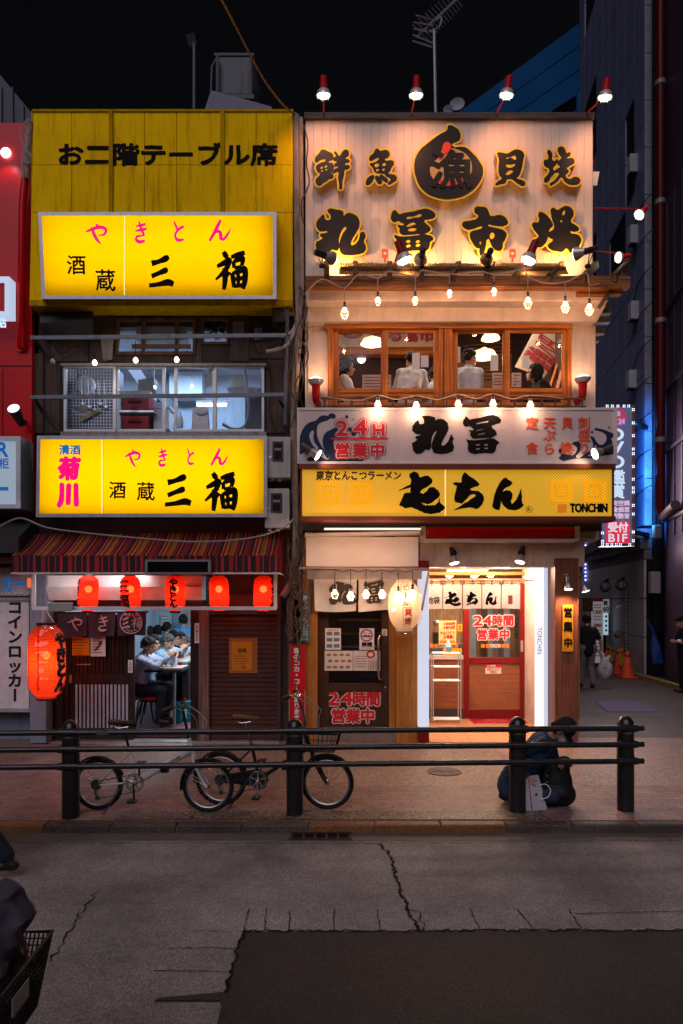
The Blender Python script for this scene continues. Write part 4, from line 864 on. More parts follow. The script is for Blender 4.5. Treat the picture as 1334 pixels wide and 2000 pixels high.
for i,(px,py,w,h,mt,lab)in enumerate(((292,1212,9,24,PAPER,'white sheet hung on the far wall of the bar, left'),(314,1207,16,20,M('pale_green_sheet',(.5,.6,.5)),'printed price sheet with a green edge on the far bar wall'),(338,1205,20,30,M('steel_blue_door',(.25,.33,.4)),'steel blue cupboard door on the far bar wall'),(358,1202,12,26,M('tan_sheet',(.45,.33,.25)),'tan sheet on the far bar wall at the right'))):
 t=thing('wall_sheet' if i!=2 else 'cupboard',lab,'poster' if i!=2 else 'cupboard',P(px,py+h,16.5));MB().pb(px,py-8,px+w,py+h,16.55,.02).build('sheet' if i!=2 else 'door',mt,t)
 if i!=2:
  m=MB()
  for k in range(4):m.pb(px+2,py-4+k*6,px+w-2,py-2.5+k*6,16.545,.004)
  m.build('print',M('wall_sheet_ink',(.2,.2,.22)),t)
# ================================================================ the white seafood and noodle building
WB=thing('shop_building','white two storey seafood restaurant building with a noodle shop below','building',(X(878,10.4),10.4,0))
WW=M('white_plaster',(.7,.57,.46),rough=.6,var=.1,streak=.35,streakcol=(.3,.22,.17),bump=.15,bsc=30)
WL,WR=X(596,10.25),X(1158,10.25)
F2=4.3
m=MB()
m.box(WL,WL+.1,10.25,15.5,2.9,9.0);m.box(WR-.1,WR,10.25,15.5,2.9,9.0);m.box(WL+.1,WR-.1,15.4,15.5,0,9.0);m.box(WL+.1,WR-.1,10.6,15.4,8.6,8.75)
for a,b,c,d in((602,556,1163,632),(602,632,640,800),(1115,632,1163,800),(602,800,1163,1010)):m.pb(a,b,c,d,10.2,.18)
m.build('wall',WW,WB)
m=MB();m.pb(1113,556,1125,800,10.185,.02);m.pb(596,626,1166,630,10.17,.03);m.pb(610,632,640,634,10.19,.02);m.build('wall_moulding',WW,WB,bevel=.004)
m=MB();m.pb(600,586,1164,628,10.02,.17);m.pb(598,562,1188,588,9.8,.4);m.hexa([P(1162,628,10.02),P(1166,628,10.02),P(1166,628,10.3),P(1162,628,10.3),P(1162,588,9.85),P(1188,588,9.85),P(1188,588,10.3),P(1162,588,10.3)]);m.build('cornice',WW,WB,bevel=.01)
MB().pb(597,557,1186,562,9.78,.4).build('cornice_cap',M('lead_cap',(.14,.13,.13),rough=.5,streak=.4),WB)
BO=M('sign_board_white',(.74,.6,.5),rough=.5,var=.06,sc=2,streak=.12,streakcol=(.4,.3,.22))
m=MB();nb=35
for i in range(nb):a=597+560*i/nb;m.pb(a+.1,229,a+560/nb-.1,541,10.1,.1)
m.build('sign_wall',BO,WB,bevel=.003)
MB().pb(596.5,230,1157.5,540,10.13,.09).build('sign_wall_back',M('groove_dark',(.45,.36,.3)),WB)
MB().pb(594,219,1162,230,10.04,.25).build('coping',wood('coping_metal',(.1,.075,.06),axis=0),WB)
MB().hexa([P(1157,362,10.3),P(1166,362,10.3),P(1166,362,10.6),P(1157,362,10.6),P(1157,335,10.3),P(1171,335,10.3),P(1171,335,10.6),P(1157,335,10.6)]).build('gutter_end',WHITE,WB)
GOLD=M('golden_yellow_edge',(.95,.58,.03),rough=.4,var=.08);CHB=M('black_character_face',(.012,.009,.007),rough=.5,var=.3,spec=.2)
O1,O2,K1,K2=(590,220),(860,220),4.6,4.303
GLY={
'鮮':(O1,K1,[([(180,332),(235,350),(275,375),(272,420),(235,445),(275,455),(283,500),(262,545),(282,562),(270,590),(240,595),(220,615),(190,630),(160,655),(130,640),(125,600),(145,575),(165,550),(140,530),(128,480),(160,455),(215,425),(170,420),(125,445),(120,405),(150,370)],[[(165,490),(188,484),(184,502),(167,506)],[(203,480),(228,474),(224,490),(205,497)],[(169,521),(187,515),(185,532)],[(205,510),(226,505),(221,522)]]),
([(290,350),(315,365),(330,390),(350,375),(370,345),(400,332),(420,365),(405,395),(388,410),(425,425),(418,445),(385,455),(390,470),(425,475),(415,505),(385,512),(375,560),(360,620),(345,690),(335,640),(325,580),(325,532),(300,535),(275,545),(285,515),(325,490),(325,480),(295,485),(290,465),(315,440),(285,430),(280,405),(305,395)],[])]),
'魚':(O1,K1,[([(675,322),(700,345),(750,335),(785,360),(775,400),(740,425),(810,430),(825,455),(805,490),(785,530),(760,550),(715,545),(670,540),(650,525),(635,490),(610,460),(640,452),(690,420),(690,405),(645,420),(610,430),(610,395),(640,370)],[[(650,465),(690,458),(690,480),(655,490)],[(725,455),(755,455),(750,475),(722,478)],[(662,510),(690,505),(690,520),(668,528)],[(722,505),(745,502),(740,520),(720,520)]]),
([(575,620),(605,575),(645,565),(640,600),(610,640),(580,650)],[]),([(660,570),(690,575),(715,610),(715,635),(690,640),(670,615)],[]),([(700,560),(740,575),(772,610),(765,625),(735,615)],[]),([(745,555),(790,552),(845,570),(850,595),(820,625),(770,640),(800,600)],[])]),
'貝':(O2,K2,[([(480,340),(510,335),(560,345),(620,315),(660,312),(702,345),(695,400),(680,480),(655,535),(640,550),(680,565),(712,590),(700,615),(660,600),(620,570),(600,558),(560,560),(545,590),(500,600),(465,608),(490,575),(520,550),(500,530),(490,460),(495,400),(485,360)],[[(550,385),(590,372),(632,362),(632,398),(595,380)],[(550,440),(600,435),(628,430),(620,452),(560,460)],[(550,508),(612,488),(602,508),(550,522)]])]),
'焼':(O2,K2,[([(905,315),(940,345),(942,400),(965,405),(985,390),(975,430),(945,470),(960,500),(930,540),(905,580),(880,585),(875,555),(905,520),(915,470),(880,450),(875,400),(910,390)],[]),([(1020,285),(1050,310),(1060,340),(1090,335),(1085,365),(1060,380),(1115,385),(1125,420),(1095,440),(1080,450),(1060,470),(1080,490),(1050,530),(1090,560),(1130,540),(1170,555),(1172,585),(1130,605),(1080,600),(1040,570),(1020,540),(990,570),(950,600),(920,610),(960,570),(990,530),(1000,505),(960,500),(985,470),(1010,455),(985,430),(1000,400),(1020,380),(1000,350),(990,300)],[])]),
'市':(O2,K2,[([(298,795),(345,793),(385,800),(412,850),(420,868),(512,862),(566,915),(560,940),(445,948),(400,945),(440,965),(520,985),(555,1020),(545,1060),(525,1100),(515,1150),(480,1160),(440,1130),(420,1090),(402,1060),(380,1130),(345,1205),(330,1150),(335,1080),(330,1138),(270,1090),(250,1020),(262,1000),(320,985),(355,960),(340,955),(280,975),(220,980),(185,930),(250,910),(310,890),(320,860),(290,840)],[[(425,1010),(450,1010),(446,1060),(420,1060)]])]),
'場':(O2,K2,[([(830,840),(870,845),(900,870),(935,915),(945,950),(920,975),(910,1010),(900,1060),(880,1100),(840,1130),(790,1110),(780,1080),(830,1040),(810,1010),(785,975),(775,930),(830,920)],[]),([(940,800),(985,820),(1020,800),(1060,785),(1110,815),(1118,860),(1095,915),(1140,950),(1165,980),(1130,1000),(1090,1000),(1160,1030),(1183,1065),(1170,1110),(1140,1165),(1100,1180),(1060,1140),(1030,1165),(985,1165),(930,1150),(905,1115),(950,1070),(920,1050),(905,1020),(950,985),(958,970),(935,870)],[[(1026,862),(1040,820),(1048,822),(1037,864)],[(1008,922),(1020,900),(1026,915)]])]),
}
O3,K3=(780,780),5.13
MARU=[([(225,165),(300,165),(355,180),(362,215),(385,195),(440,200),(485,235),(493,300),(470,350),(440,400),(420,450),(425,465),(455,458),(490,420),(520,350),(545,390),(530,430),(548,475),(535,520),(480,540),(410,547),(345,535),(325,490),(330,430),(350,370),(383,308),(350,330),(330,370),(318,420),(322,475),(300,510),(262,500),(225,540),(170,547),(140,515),(127,440),(155,425),(182,402),(160,385),(165,370),(205,362),(225,350),(165,345),(130,310),(132,265),(160,230),(190,207),(202,248),(248,245),(250,210)],[])]
TOMI=[([(668,168),(705,205),(745,195),(830,180),(900,160),(940,155),(985,170),(1020,205),(1010,235),(960,250),(925,260),(930,285),(960,310),(978,345),(960,365),(915,386),(870,385),(780,393),(735,390),(710,360),(715,335),(695,308),(735,310),(752,298),(725,280),(705,265),(660,275),(638,245),(640,215)],[[(765,240),(830,224),(905,209),(885,232),(835,238),(775,250)],[(770,308),(855,290),(830,306),(768,319)],[(780,350),(855,333),(860,347),(785,359)]]),
([(668,398),(700,408),(760,410),(860,400),(920,390),(955,395),(1003,430),(975,460),(960,520),(935,540),(860,535),(800,540),(755,550),(695,525),(685,490),(690,445)],[[(766,449),(807,446),(806,463),(766,463)],[(852,449),(888,445),(886,463),(850,466)],[(769,489),(806,486),(806,503),(769,506)],[(852,484),(891,481),(887,496),(852,501)]])]
TON=[([(105,745),(145,722),(180,735),(210,785),(225,775),(290,762),(330,800),(328,840),(270,880),(215,915),(205,940),(245,945),(280,915),(300,885),(350,880),(385,910),(408,945),(395,980),(330,1030),(290,1050),(215,1035),(250,1060),(310,1062),(355,1060),(390,1030),(402,988),(412,1040),(462,1080),(440,1110),(400,1135),(320,1148),(250,1140),(190,1110),(130,1080),(60,1090),(0,1060),(20,1010),(45,950),(75,935),(110,940),(115,880),(60,895),(-5,918),(20,897),(115,850),(120,800),(100,770)],[])]
CHI=[([(540,835),(560,830),(620,835),(630,760),(660,728),(690,755),(720,780),(775,815),(802,850),(790,868),(730,885),(705,905),(740,915),(800,920),(840,960),(850,1010),(830,1050),(790,1090),(755,1105),(750,1088),(690,1082),(620,1095),(543,1113),(640,1050),(720,1000),(770,965),(750,950),(715,955),(660,1010),(625,1045),(560,1030),(550,1000),(555,960),(570,900),(580,870),(548,855)],[])]
NNN=[([(1065,782),(1110,815),(1132,840),(1110,865),(1060,890),(1030,925),(1070,910),(1110,915),(1135,950),(1130,990),(1115,1020),(1130,1050),(1160,1020),(1190,975),(1221,888),(1226,960),(1230,1040),(1250,1055),(1225,1085),(1160,1115),(1090,1100),(1045,1070),(1030,1040),(1020,1010),(1005,1110),(965,1105),(930,1075),(940,1030),(950,960),(975,900),(1005,840),(1040,795)],[])]
def rough_edge(shape,seed,amp=3):
 """brush-dry wobble along a traced outline"""
 rr_=random.Random(seed);out=[]
 for i,p in enumerate(shape):
  q=shape[(i+1)%len(shape)];out.append(p);L=math.hypot(q[0]-p[0],q[1]-p[1])
  if L>26:
   n=int(L//13)
   for k in range(1,n):out.append((p[0]+(q[0]-p[0])*k/n+rr_.uniform(-amp,amp),p[1]+(q[1]-p[1])*k/n+rr_.uniform(-amp,amp)))
 return out
def letter(name,ch,label,polys,org,k,Y=9.99,grow=4.2):
 xs=[org[0]+p[0]/k for o,h in polys for p in o];ys=[org[1]+p[1]/k for o,h in polys for p in o]
 t=thing('sign_character',label,'sign character',P((min(xs)+max(xs))/2,max(ys),Y+.05),'raised brush characters on the white sign wall')
 m=MB()
 for o,h in polys:trace(m,o,Y,org,k,(),grow,th=.085)
 m.build('yellow_rim',GOLD,t);m=MB()
 for o,h in polys:trace(m,o,Y-.004,org,k,h,.5)
 m.build('black_face',CHB,t);return t
for ch,lab in(('鮮','raised black fresh-character with yellow rim, upper left of the white sign wall'),('魚','raised black fish-character with yellow rim, left of the round emblem'),('貝','raised black shell-character with yellow rim, right of the round emblem'),('焼','raised black grill-character with yellow rim, upper right of the white sign wall'),('市','large raised black market-character with yellow rim, third in the lower row'),('場','large raised black place-character with yellow rim, last in the lower row')):
 o,k,pl=GLY[ch];letter('sign_character',ch,lab,pl,o,k)
def remap(pl,box,tgt):
 sx=(tgt[2]-tgt[0])/(box[2]-box[0]);sy=(tgt[3]-tgt[1])/(box[3]-box[1]);f=lambda p:(tgt[0]+(p[0]-box[0])*sx,tgt[1]+(p[1]-box[1])*sy)
 return[([f(p)for p in o],[[f(p)for p in h]for h in hs])for o,hs in pl]
BM,BT,BN_,BC,BTN=(127,165,548,547),(638,155,1020,550),(930,782,1250,1115),(540,728,850,1113),(-5,722,462,1148)
letter('x','丸','large raised black round-character with yellow rim, first in the lower row',remap(MARU,BM,(618,410,714,498)),(0,0),1)
letter('x','冨','large raised black wealth-character with yellow rim, second in the lower row',remap(TOMI,BT,(764,408,850,492)),(0,0),1)
em=thing('sign_emblem','large round black brush emblem with a red and gold heart at the top centre','emblem',P(876,390,10.03))
OL,KL=(560,180),1.7235
ring_o=[(545,112),(566,118),(580,130),(582,160),(555,178),(600,185),(625,205),(650,235),(661,265),(647,305),(612,340),(560,358),(510,356),(460,330),(437,290),(430,240),(445,200),(480,168),(515,142),(540,128)]
m=MB();trace(m,ring_o,9.99,OL,KL,(),4.5,th=.085);m.build('yellow_rim',GOLD,em)
m=MB();trace(m,ring_o,9.984,OL,KL,(),.3);m.build('black_stroke',CHB,em)
m=MB();trace(m,[(482,262),(490,240),(510,222),(522,205),(545,190),(580,195),(612,218),(624,250),(618,278),(596,300),(560,314),(520,308),(492,290)],9.978,OL,KL);m.build('gold_heart',M('dull_gold',(.62,.36,.12),rough=.5),em)
m=MB();trace(m,[(534,168),(554,178),(532,212),(512,226),(522,195)],9.972,OL,KL);trace(m,[(497,285),(525,298),(562,298),(600,276),(584,304),(545,316),(512,308)],9.972,OL,KL);m.build('red_wedge',M('vermilion',(.75,.06,.02),rough=.45),em)
m=MB();T(m,'漁',838,290,924,368,9.968,bold=2.2,wob=2);m.build('character',CHB,em)
for i,(px,lab)in enumerate(((752,'small red seal mark painted on the sign wall left of the second spot lamp'),(1001,'small red seal mark painted on the sign wall right of the third spot lamp'))):
 t=thing('seal_mark',lab,'seal mark',P(px,508,10.09),'red seal marks on the sign wall');m=MB();m.pb(px-6,486,px+6,503,10.094,.004);m.pb(px-2,503,px+2,512,10.094,.004);m.build('patch',M('faded_red',(.7,.13,.08),rough=.6),t);m=MB();m.pb(px-2.5,493,px+2.5,497,10.091,.002);m.build('mark',WHITE,t)
TC=thing('timber_canopy','weathered timber beam and rafters carrying a corrugated strip beneath the sign wall','canopy',P(880,560,9.6))
OLDW=wood('weathered_timber',(.34,.13,.04),dark=.25,axis=0,rough=.65);OLDR=wood('weathered_rafter',(.12,.065,.03),dark=.4,axis=1)
MB().pb(597,538,1232,560,9.58,.14).build('beam',OLDW,TC,bevel=.008)
m=MB();m.pb(1130,562,1216,574,9.7,.12);m.build('lower_beam',OLDW,TC,bevel=.006)
for px in(638,694,761,823,886,953,1012,1078,1145,1205):
 dx=20 if px>1000 else(10 if px>860 else 0)
 MB().bar(P(px-dx*.3,543,9.55),P(px+dx,517,9.98),.07,.1).build('rafter',OLDR,TC,bevel=.005)
m=MB();n=96;a0,a1=X(662,9.72),X(1108,9.72)
for i in range(n*4+1):
 w=.013*math.sin(i*math.pi/2);xx=a0+(a1-a0)*i/n/4;m.v+=[Vector((xx,9.64+w,Z(536,9.64))),Vector((xx,9.9+w,Z(514,9.9)))]
for i in range(n*4):m.f.append((2*i,2*i+2,2*i+3,2*i+1))
m.build('corrugated_sheet',M('amber_corrugated',(.62,.36,.1),rough=.5,trans=.55,streak=.5),TC)
MB().bar(P(665,524,9.7),P(1105,524,9.7),.03,.04).build('batten',OLDR,TC)
m=MB();m.bar(P(1170,600,9.7),P(1215,535,9.7),.06,.05);m.build('brace',OLDR,TC)
for i,(a,b,y)in enumerate(((1160,1195,600),(1160,1192,618),(1160,1182,640),(1160,1172,655))):MB().pb(a,y,b,y+11,10.3+.4*i,.12).build('rafter_end',OLDR,TC)
SILV=M('silver_lamp',(.45,.43,.41),rough=.35,metal=.6)
def spotlamp(name,label,pos,dirn,base,e,target,group,body=DARKM,s=1.0,col=WARM,ang=110,glow=5,post=1,gooseneck=None):
 t=thing(name,label,'spot lamp',base,group);d=Vector(dirn).normalized();pos=Vector(pos)
 MB().lathe(pos,[(.03*s,-.16*s),(.036*s,-.155*s),(.036*s,-.03*s),(.04*s,-.02*s)],n=16,axis=d).build('housing',body,t,smooth=1)
 MB().lathe(pos,[(.03*s,-.02*s),(.075*s,.08*s),(.078*s,.1*s)],n=20,axis=d,capb=0,capt=0).build('reflector',SILV,t,smooth=1)
 MB().lathe(pos,[(.076*s,.098*s),(.07*s,.11*s),(.02*s,.118*s)],n=18,axis=d).build('lens',emit('spot_lens',(1,.88,.74),glow),t,smooth=1)
 if gooseneck:MB().tube(spline(gooseneck),.009,n=6).build('gooseneck',body,t,smooth=1)
 else:m=MB();b=Vector(base);a=pos-d*.09*s;m.tube([b,a+Vector((.025,0,-.05))],.006);m.tube([b,a+Vector((-.025,0,-.05))],.006);m.lathe(b-Vector((0,0,.02)),[(.04,0),(.04,.03)],n=10);m.build('bracket',DARKM,t)
 if e:light(t,pos+d*.14*s,e,col,r=.04,kind='SPOT',target=target,ang=ang,blend=.7)
 return t
G='silver spot lamps aimed at the sign wall'
for px,pyy,lab,dx in((637,500,'silver spot lamp at the far left of the timber canopy',.8),(823,500,'silver spot lamp seen from behind, under the wealth-character',0),(953,500,'silver spot lamp seen from behind, under the market-character',0),(1140,492,'silver spot lamp at the far right of the timber canopy',-.9)):
 pos=P(px,pyy,9.62);spotlamp('spot_lamp',lab,pos,(dx,.75,.05),P(px-8*(dx>0)+8*(dx<0),519,9.6),26,P(px+dx*60,503,10.1),G,s=1.15,col=(1,.56,.2),ang=150)
G='red housed floodlights of the white building'
for px,d,a,lab in((787,(.35,.1,-.9),[P(768,520,9.62),P(779,490,9.6)],'red floodlight on the canopy below the wealth-character, leaning right'),(1035,(-.35,.1,-.9),[P(1018,520,9.62),P(1030,500,9.6),P(1043,484,9.6)],'red floodlight on the canopy below the place-character, leaning left')):
 t=thing('floodlight',lab,'floodlight',P(px,515,9.6),G);flood(t,P(px-d[0]*4,496,9.58),d,s=1.12,shell=M('deep_red_housing',S(140,16,24),rough=.35),e=9,arm=a,target=P(px,600,9.9),glow=4)
for px,py,arm0,d,lab in((632,184,(632,219),(.0,.25,-1),'red floodlight on the roof edge, first from the left'),(813,184,(803,219),(.0,.25,-1),'red floodlight on the roof edge, second from the left'),(991,184,(969,219),(-.12,.25,-1),'red floodlight on the roof edge, third from the left'),(1183,188,(1146,219),(-.05,.25,-1),'red floodlight on the roof edge, at the right corner')):
 t=thing('floodlight',lab,'floodlight',P(px,219,9.6),G);pos=P(px,py-10,9.42)
 flood(t,pos,d,s=.95,e=24,col=(1,.43,.23),arm=[P(arm0[0],arm0[1]+2,10.05),P(arm0[0]+(px-arm0[0])*.5,(arm0[1]+py)/2,9.75),pos+Vector((0,.03,.04))],target=P(px,330,10.1),ang=125,glow=3)
for px,py,a0,lab in((1252,418,(1158,407),'red floodlight on a long side arm, beside the place-character'),(1214,505,(1158,490),'red floodlight on a short side arm above the timber beam end')):
 t=thing('floodlight',lab,'floodlight',P(px,py,10.3),G);flood(t,P(px+1,py-3,10.2),(-.6 if px>1230 else-.95,-.2,-.62 if px>1230 else-.2),s=.78,e=2,arm=[P(a0[0],a0[1],10.4),P(px-6,py-10,10.25)],armmat=M('red_arm',S(150,30,26),rough=.45),target=P(px-80,py+120,10.4),glow=7)
cs=[(596,575,9.6),(628,545,9.52),(672,562,9.52),(700,536,9.52),(738,543,9.52),(761,530,9.52),(812,541,9.52),(826,528,9.52),(878,536,9.52),(935,530,9.52),(965,535,9.52),(1020,527,9.52),(1031,540,9.52),(1062,552,9.52),(1104,551,9.52),(1144,533,9.52),(1152,556,9.52),(1175,552,9.6),(1205,534,9.65)]
tag(MB().tube(spline([P(*c)for c in cs],4),.0085,n=6).build('light_cable',M('cream_cable',(.55,.36,.24),rough=.6),None,smooth=1),'cream cable looping along the timber beam between the caged bulbs','cable')
for i,(px,y0,py,cg,lab)in enumerate(((673,562,590,.058,'first caged bulb from the left on the cable, hung lowest at the left end'),(738,543,570,.045,'second caged bulb on the cable, left above the window'),(811,541,569,.045,'third caged bulb on the cable, above the second window sash'),(878,536,556,.042,'fourth caged bulb on the cable, above the middle window post'),(965,535,552,.042,'fifth caged bulb on the cable, short cord, right of the middle'),(1031,540,570,.058,'sixth caged bulb on the cable, large cage above the right window'),(1104,551,578,.058,'seventh caged bulb on the cable, second from the right'),(1151,556,583,.058,'rightmost caged bulb on the cable at the building corner'))):
 top=P(px,py,9.52);t=thing('caged_bulb',lab,'light bulb',top,'caged bulbs along the timber beam');MB().tube([P(px,y0,9.52),top],.007,n=6).build('cord',M('cream_cable',(.55,.36,.24),rough=.6),t)
 bulb_on(t,top,r=.03,e=4.6,col=(1,.5,.28),cage=cg,s=8,seed=i)
for px,py,sx,lab in((617,752,-1,'red and white wall lamp left of the restaurant window'),(1138,748,1,'red and white wall lamp right of the restaurant window')):
 t=thing('wall_lamp',lab,'wall lamp',P(px,790,10.0),'red and white wall lamps');c=P(px,py,9.98)
 MB().lathe(c,[(.03,-.2),(.05,-.18),(.058,-.02),(.062,0)],n=16).tube([c-Vector((0,0,.16)),c+Vector((-sx*.0,.06,-.2)),c+Vector((-sx*.02,.22,-.2))],.05,n=10).build('housing',RED,t,smooth=1)
 MB().lathe(c,[(.062,0),(.085,.01),(.11,.05),(.112,.065),(.095,.06)],n=20,capb=0).build('reflector',M('pale_reflector',(.55,.53,.5),rough=.3,metal=.3),t,smooth=1)
 MB().lathe(c,[(.09,.062),(.085,.085),(.05,.105),(.01,.112)],n=16).build('lens',emit('flood_lens',(1,.88,.72),6),t,smooth=1)
 light(t,c+Vector((0,-.02,.17)),3.6,(1,.5,.26),r=.04)
OW=wood('orange_window_wood',(.56,.17,.025),dark=.45,axis=2,rough=.45);OWX=wood('orange_window_wood_rail',(.56,.17,.025),dark=.45,axis=0,rough=.45)
m=MB();m.pb(634,629,1118,641,10.1,.18);m.build('window_head',OWX,WB,bevel=.005)
for a,b in((640,652),(857,866),(868,884),(1108,1117)):MB().pb(a,641,b,792,10.12,.16).build('window_post',OW,WB,bevel=.005)
for a,b,dy in((652,754,.05),(748,857,.0),(884,992,.05),(986,1108,.0)):
 Y=10.15+dy;m=MB();m.pb(a,641,a+10,792,Y,.045);m.pb(b-10,641,b,792,Y,.045);w_=m.build('window_sash',OW,WB,bevel=.004)
 m=MB();m.pb(a+10,642,b-10,650,Y+.002,.04);m.pb(a+10,758,b-10,767,Y+.002,.04);m.pb(a+10,769,b-10,774,Y+.006,.03);m.pb(a+10,767,b-10,769,Y+.012,.02);m.pb(a+10,786,b-10,792,Y+.002,.04);m.build('rail',OWX,w_,bevel=.003)
 m=MB();m.pb(a+10,650,b-10,758,Y+.02,.004);m.pb(a+10,774,b-10,786,Y+.02,.004);m.build('pane',GLASS,w_)
rg=thing('railing','low rusty iron railing in front of the restaurant window','railing',P(885,797,9.9))
IR=M('rusty_rail',(.1,.045,.025),rough=.7,var=.4);MB().bar(P(626,778,9.92),P(1144,779,9.92),.025,.025).build('rail',IR,rg);MB().bar(P(626,794,9.92),P(1144,794,9.92),.02,.02).build('rail',IR,rg)
m=MB()
for i in range(20):px=634+i*26.5;m.bar(P(px,779,9.92),P(px,800,9.92),.018 if i%2 else .035,.018)
m.build('baluster',IR,rg)
DW=M('dining_wall',(.06,.03,.03),rough=.6,var=.3);m=MB()
m.box(WL+.1,WR-.1,13.6,13.7,F2,6.95);m.box(WL+.1,WL+.14,10.4,13.6,F2,6.95);m.box(WR-.14,WR-.1,10.4,13.6,F2,6.95);m.build('dining_room_wall',DW,WB)
MB().box(WL+.1,WR-.1,10.4,13.7,6.95,7.0).build('dining_room_ceiling',M('dark_ceiling',(.1,.07,.06),rough=.7),WB);MB().box(WL+.1,WR-.1,10.4,13.7,F2-.1,F2).build('dining_room_floor',wood('floor_wood',(.15,.08,.04),axis=0),WB)
MB().pb(640,676,862,692,13.0,.2).build('dining_room_beam',OWX,WB)
bn=thing('banner','cream banner with red brush marks across the dining room','banner',P(750,678,12.9));clothpanel(640,642,866,676,12.9,amp=.01).build('cloth',M('cream_cloth',(.62,.5,.36),rough=.8),bn,smooth=1)
m=MB();q=P(690,640,12.86);m.tube([q+Vector((math.sin(a)*.2,0,-math.cos(a)*.17))for a in[-1.4+i*.2 for i in range(15)]],.03,n=6);T(m,'まる冨市',725,640,850,668,12.87,bold=1.5);m.build('red_mark',M('brush_red',(.4,.04,.04)),bn)
b2=thing('banner','sloping cream banner with red writing at the right of the dining room','banner',P(1060,735,11.6));q=[(1040,652),(1108,648),(1088,700),(1062,738),(1006,716)]
MB().prism([P(a,b,11.6)for a,b in q],(0,.02,0)).build('cloth',M('cream_cloth',(.62,.5,.36),rough=.8),b2);T(MB(),'鮮魚八円',1035,655,1090,720,11.594,bold=1,rot=-55).build('lettering',M('brush_red',(.4,.04,.04)),b2)
m=MB();
for i in range(10):m.bar(P(1000,668+i*8,13.5),P(905,676+i*7,13.5),.02,.02)
m.pb(880,690,1000,765,13.55,.04);tag(m.build('timber_screen',wood('screen_wood',(.3,.14,.06),axis=0),None),'horizontal boarded timber screen at the back of the dining room','screen')
m=MB();m.bar(P(1090,760,11.2),P(1108,690,11.4),.06,.06);m.bar(P(1075,760,11.4),P(1104,668,11.6),.05,.05);tag(m.build('stair_rail',OWX,None),'leaning timber rails behind the right window pane','rail')
for px,py,Y,s,lab in((727,672,11.6,1.0,'cream enamel pendant lamp behind the first window sash'),(958,662,11.5,.8,'flat pendant lamp high behind the third window sash'),(945,697,11.3,1.1,'low hanging pendant lamp glowing behind the third window sash')):
 t=thing('pendant_lamp',lab,'pendant lamp',P(px,py,Y),'enamel pendant lamps over the diners');c=P(px,py,Y)
 MB().lathe(c,[(.19*s,0),(.185*s,.01),(.15*s,.07*s),(.06*s,.1*s),(.03*s,.13*s)],n=26,capb=0).build('shade',M('cream_enamel',(.65,.5,.33),rough=.35,trans=.3),t,smooth=1)
 MB().ball(c+Vector((0,0,.03)),.05,n=14).build('bulb',emit('pendant_bulb',(1,.85,.65),8),t,smooth=1)
 MB().tube([c+Vector((0,0,.13*s)),(c.x,c.y,6.95)],.006,n=5).build('cord',DARKM,t);light(t,c-Vector((0,0,.06)),26,(1,.66,.4),r=.08)
for i,xx in enumerate((1.0,2.6)):t=thing('ceiling_lamp',['ceiling lamp of the dining room, over the left tables','ceiling lamp of the dining room, over the right tables'][i],'lamp',(xx,11.3,6.9));MB().box(xx-.4,xx+.4,11.2,11.4,6.88,6.94).build('panel',emit('warm_panel',(1,.85,.65),4),t);light(t,(xx,11.3,6.85),24,(1,.8,.64),kind='AREA',size=(.8,.3),target=(xx,10.9,4))  # lamps added out of view to brighten the diners
t=thing('globe_lamp','small round lamp glowing deep in the dining room','lamp',P(706,701,13.3));MB().ball(P(706,701,13.3),.08,n=14).build('globe',emit('globe_glow',(1,.9,.75),3),t,smooth=1)
for a,b,c_,d,Y,lab in((805,689,820,722,10.3,'tall blank note taped to the second sash pane'),(822,694,837,717,10.3,'smaller blank note taped beside the tall one'),(958,693,973,724,10.3,'blank note taped in the third sash pane'),(1020,694,1034,718,10.24,'small blank note taped in the rightmost pane'),(892,677,899,708,10.3,'narrow note edge beside the middle window post')):
 t=thing('paper_note',lab,'paper note',P((a+c_)/2,d,Y),'notes taped to the dining room panes');MB().pb(a,b,c_,d,Y,.003).build('sheet',PAPER,t)
for a,b,c_,d,Y,lab in((708,732,764,760,10.6,'pale menu stand behind the first window sash'),(962,728,990,758,10.5,'printed menu sheet behind the third window sash'),(1000,728,1018,756,10.5,'menu card with an orange picture beside the leaning woman')):
 t=thing('menu_board',lab,'menu',P((a+c_)/2,d,Y));MB().pb(a,b,c_,d,Y,.02).build('board',M('menu_paper',(.6,.52,.45),rough=.7),t)
 m=MB()
 for i in range(4):m.pb(a+3,b+4+i*6,c_-3-(i%2)*6,b+6+i*6,Y-.003,.002)
 m.build('print',M('menu_ink',(.35,.12,.08)),t)
# ---------------------------------------------------------------- the two long signs
s3=thing('shop_sign','long white sign with navy waves, black brush name and red writing','sign',P(892,906,9.6));YA3=9.6
PANW=M('white_sign_panel',(.6,.5,.48),rough=.4,var=.05,streak=.12,streakcol=(.3,.25,.24))
m=MB();m.pb(580,796,1206,801,YA3,.25);m.pb(580,901,1206,906,YA3,.25);m.pb(580,801,585,901,YA3,.25);m.pb(1199,801,1206,901,YA3,.25);m.build('frame',M('white_sign_frame',(.66,.6,.57),rough=.4),s3,bevel=.004)
MB().pb(585,801,1199,901,YA3+.015,.2).build('panel',PANW,s3);Ys=YA3+.012
m=MB()
for pl in(MARU,TOMI):
 for o,h in pl:trace(m,rough_edge(o,3,2),Ys,O3,K3,h,.25,smooth=0)
m.build('brush_lettering',INK,s3)
OW_,KW_=(570,780),5.8;OE,KE=(1000,780),6.064
NAVY=M('navy_wave',(.008,.02,.06),rough=.5);m=MB()
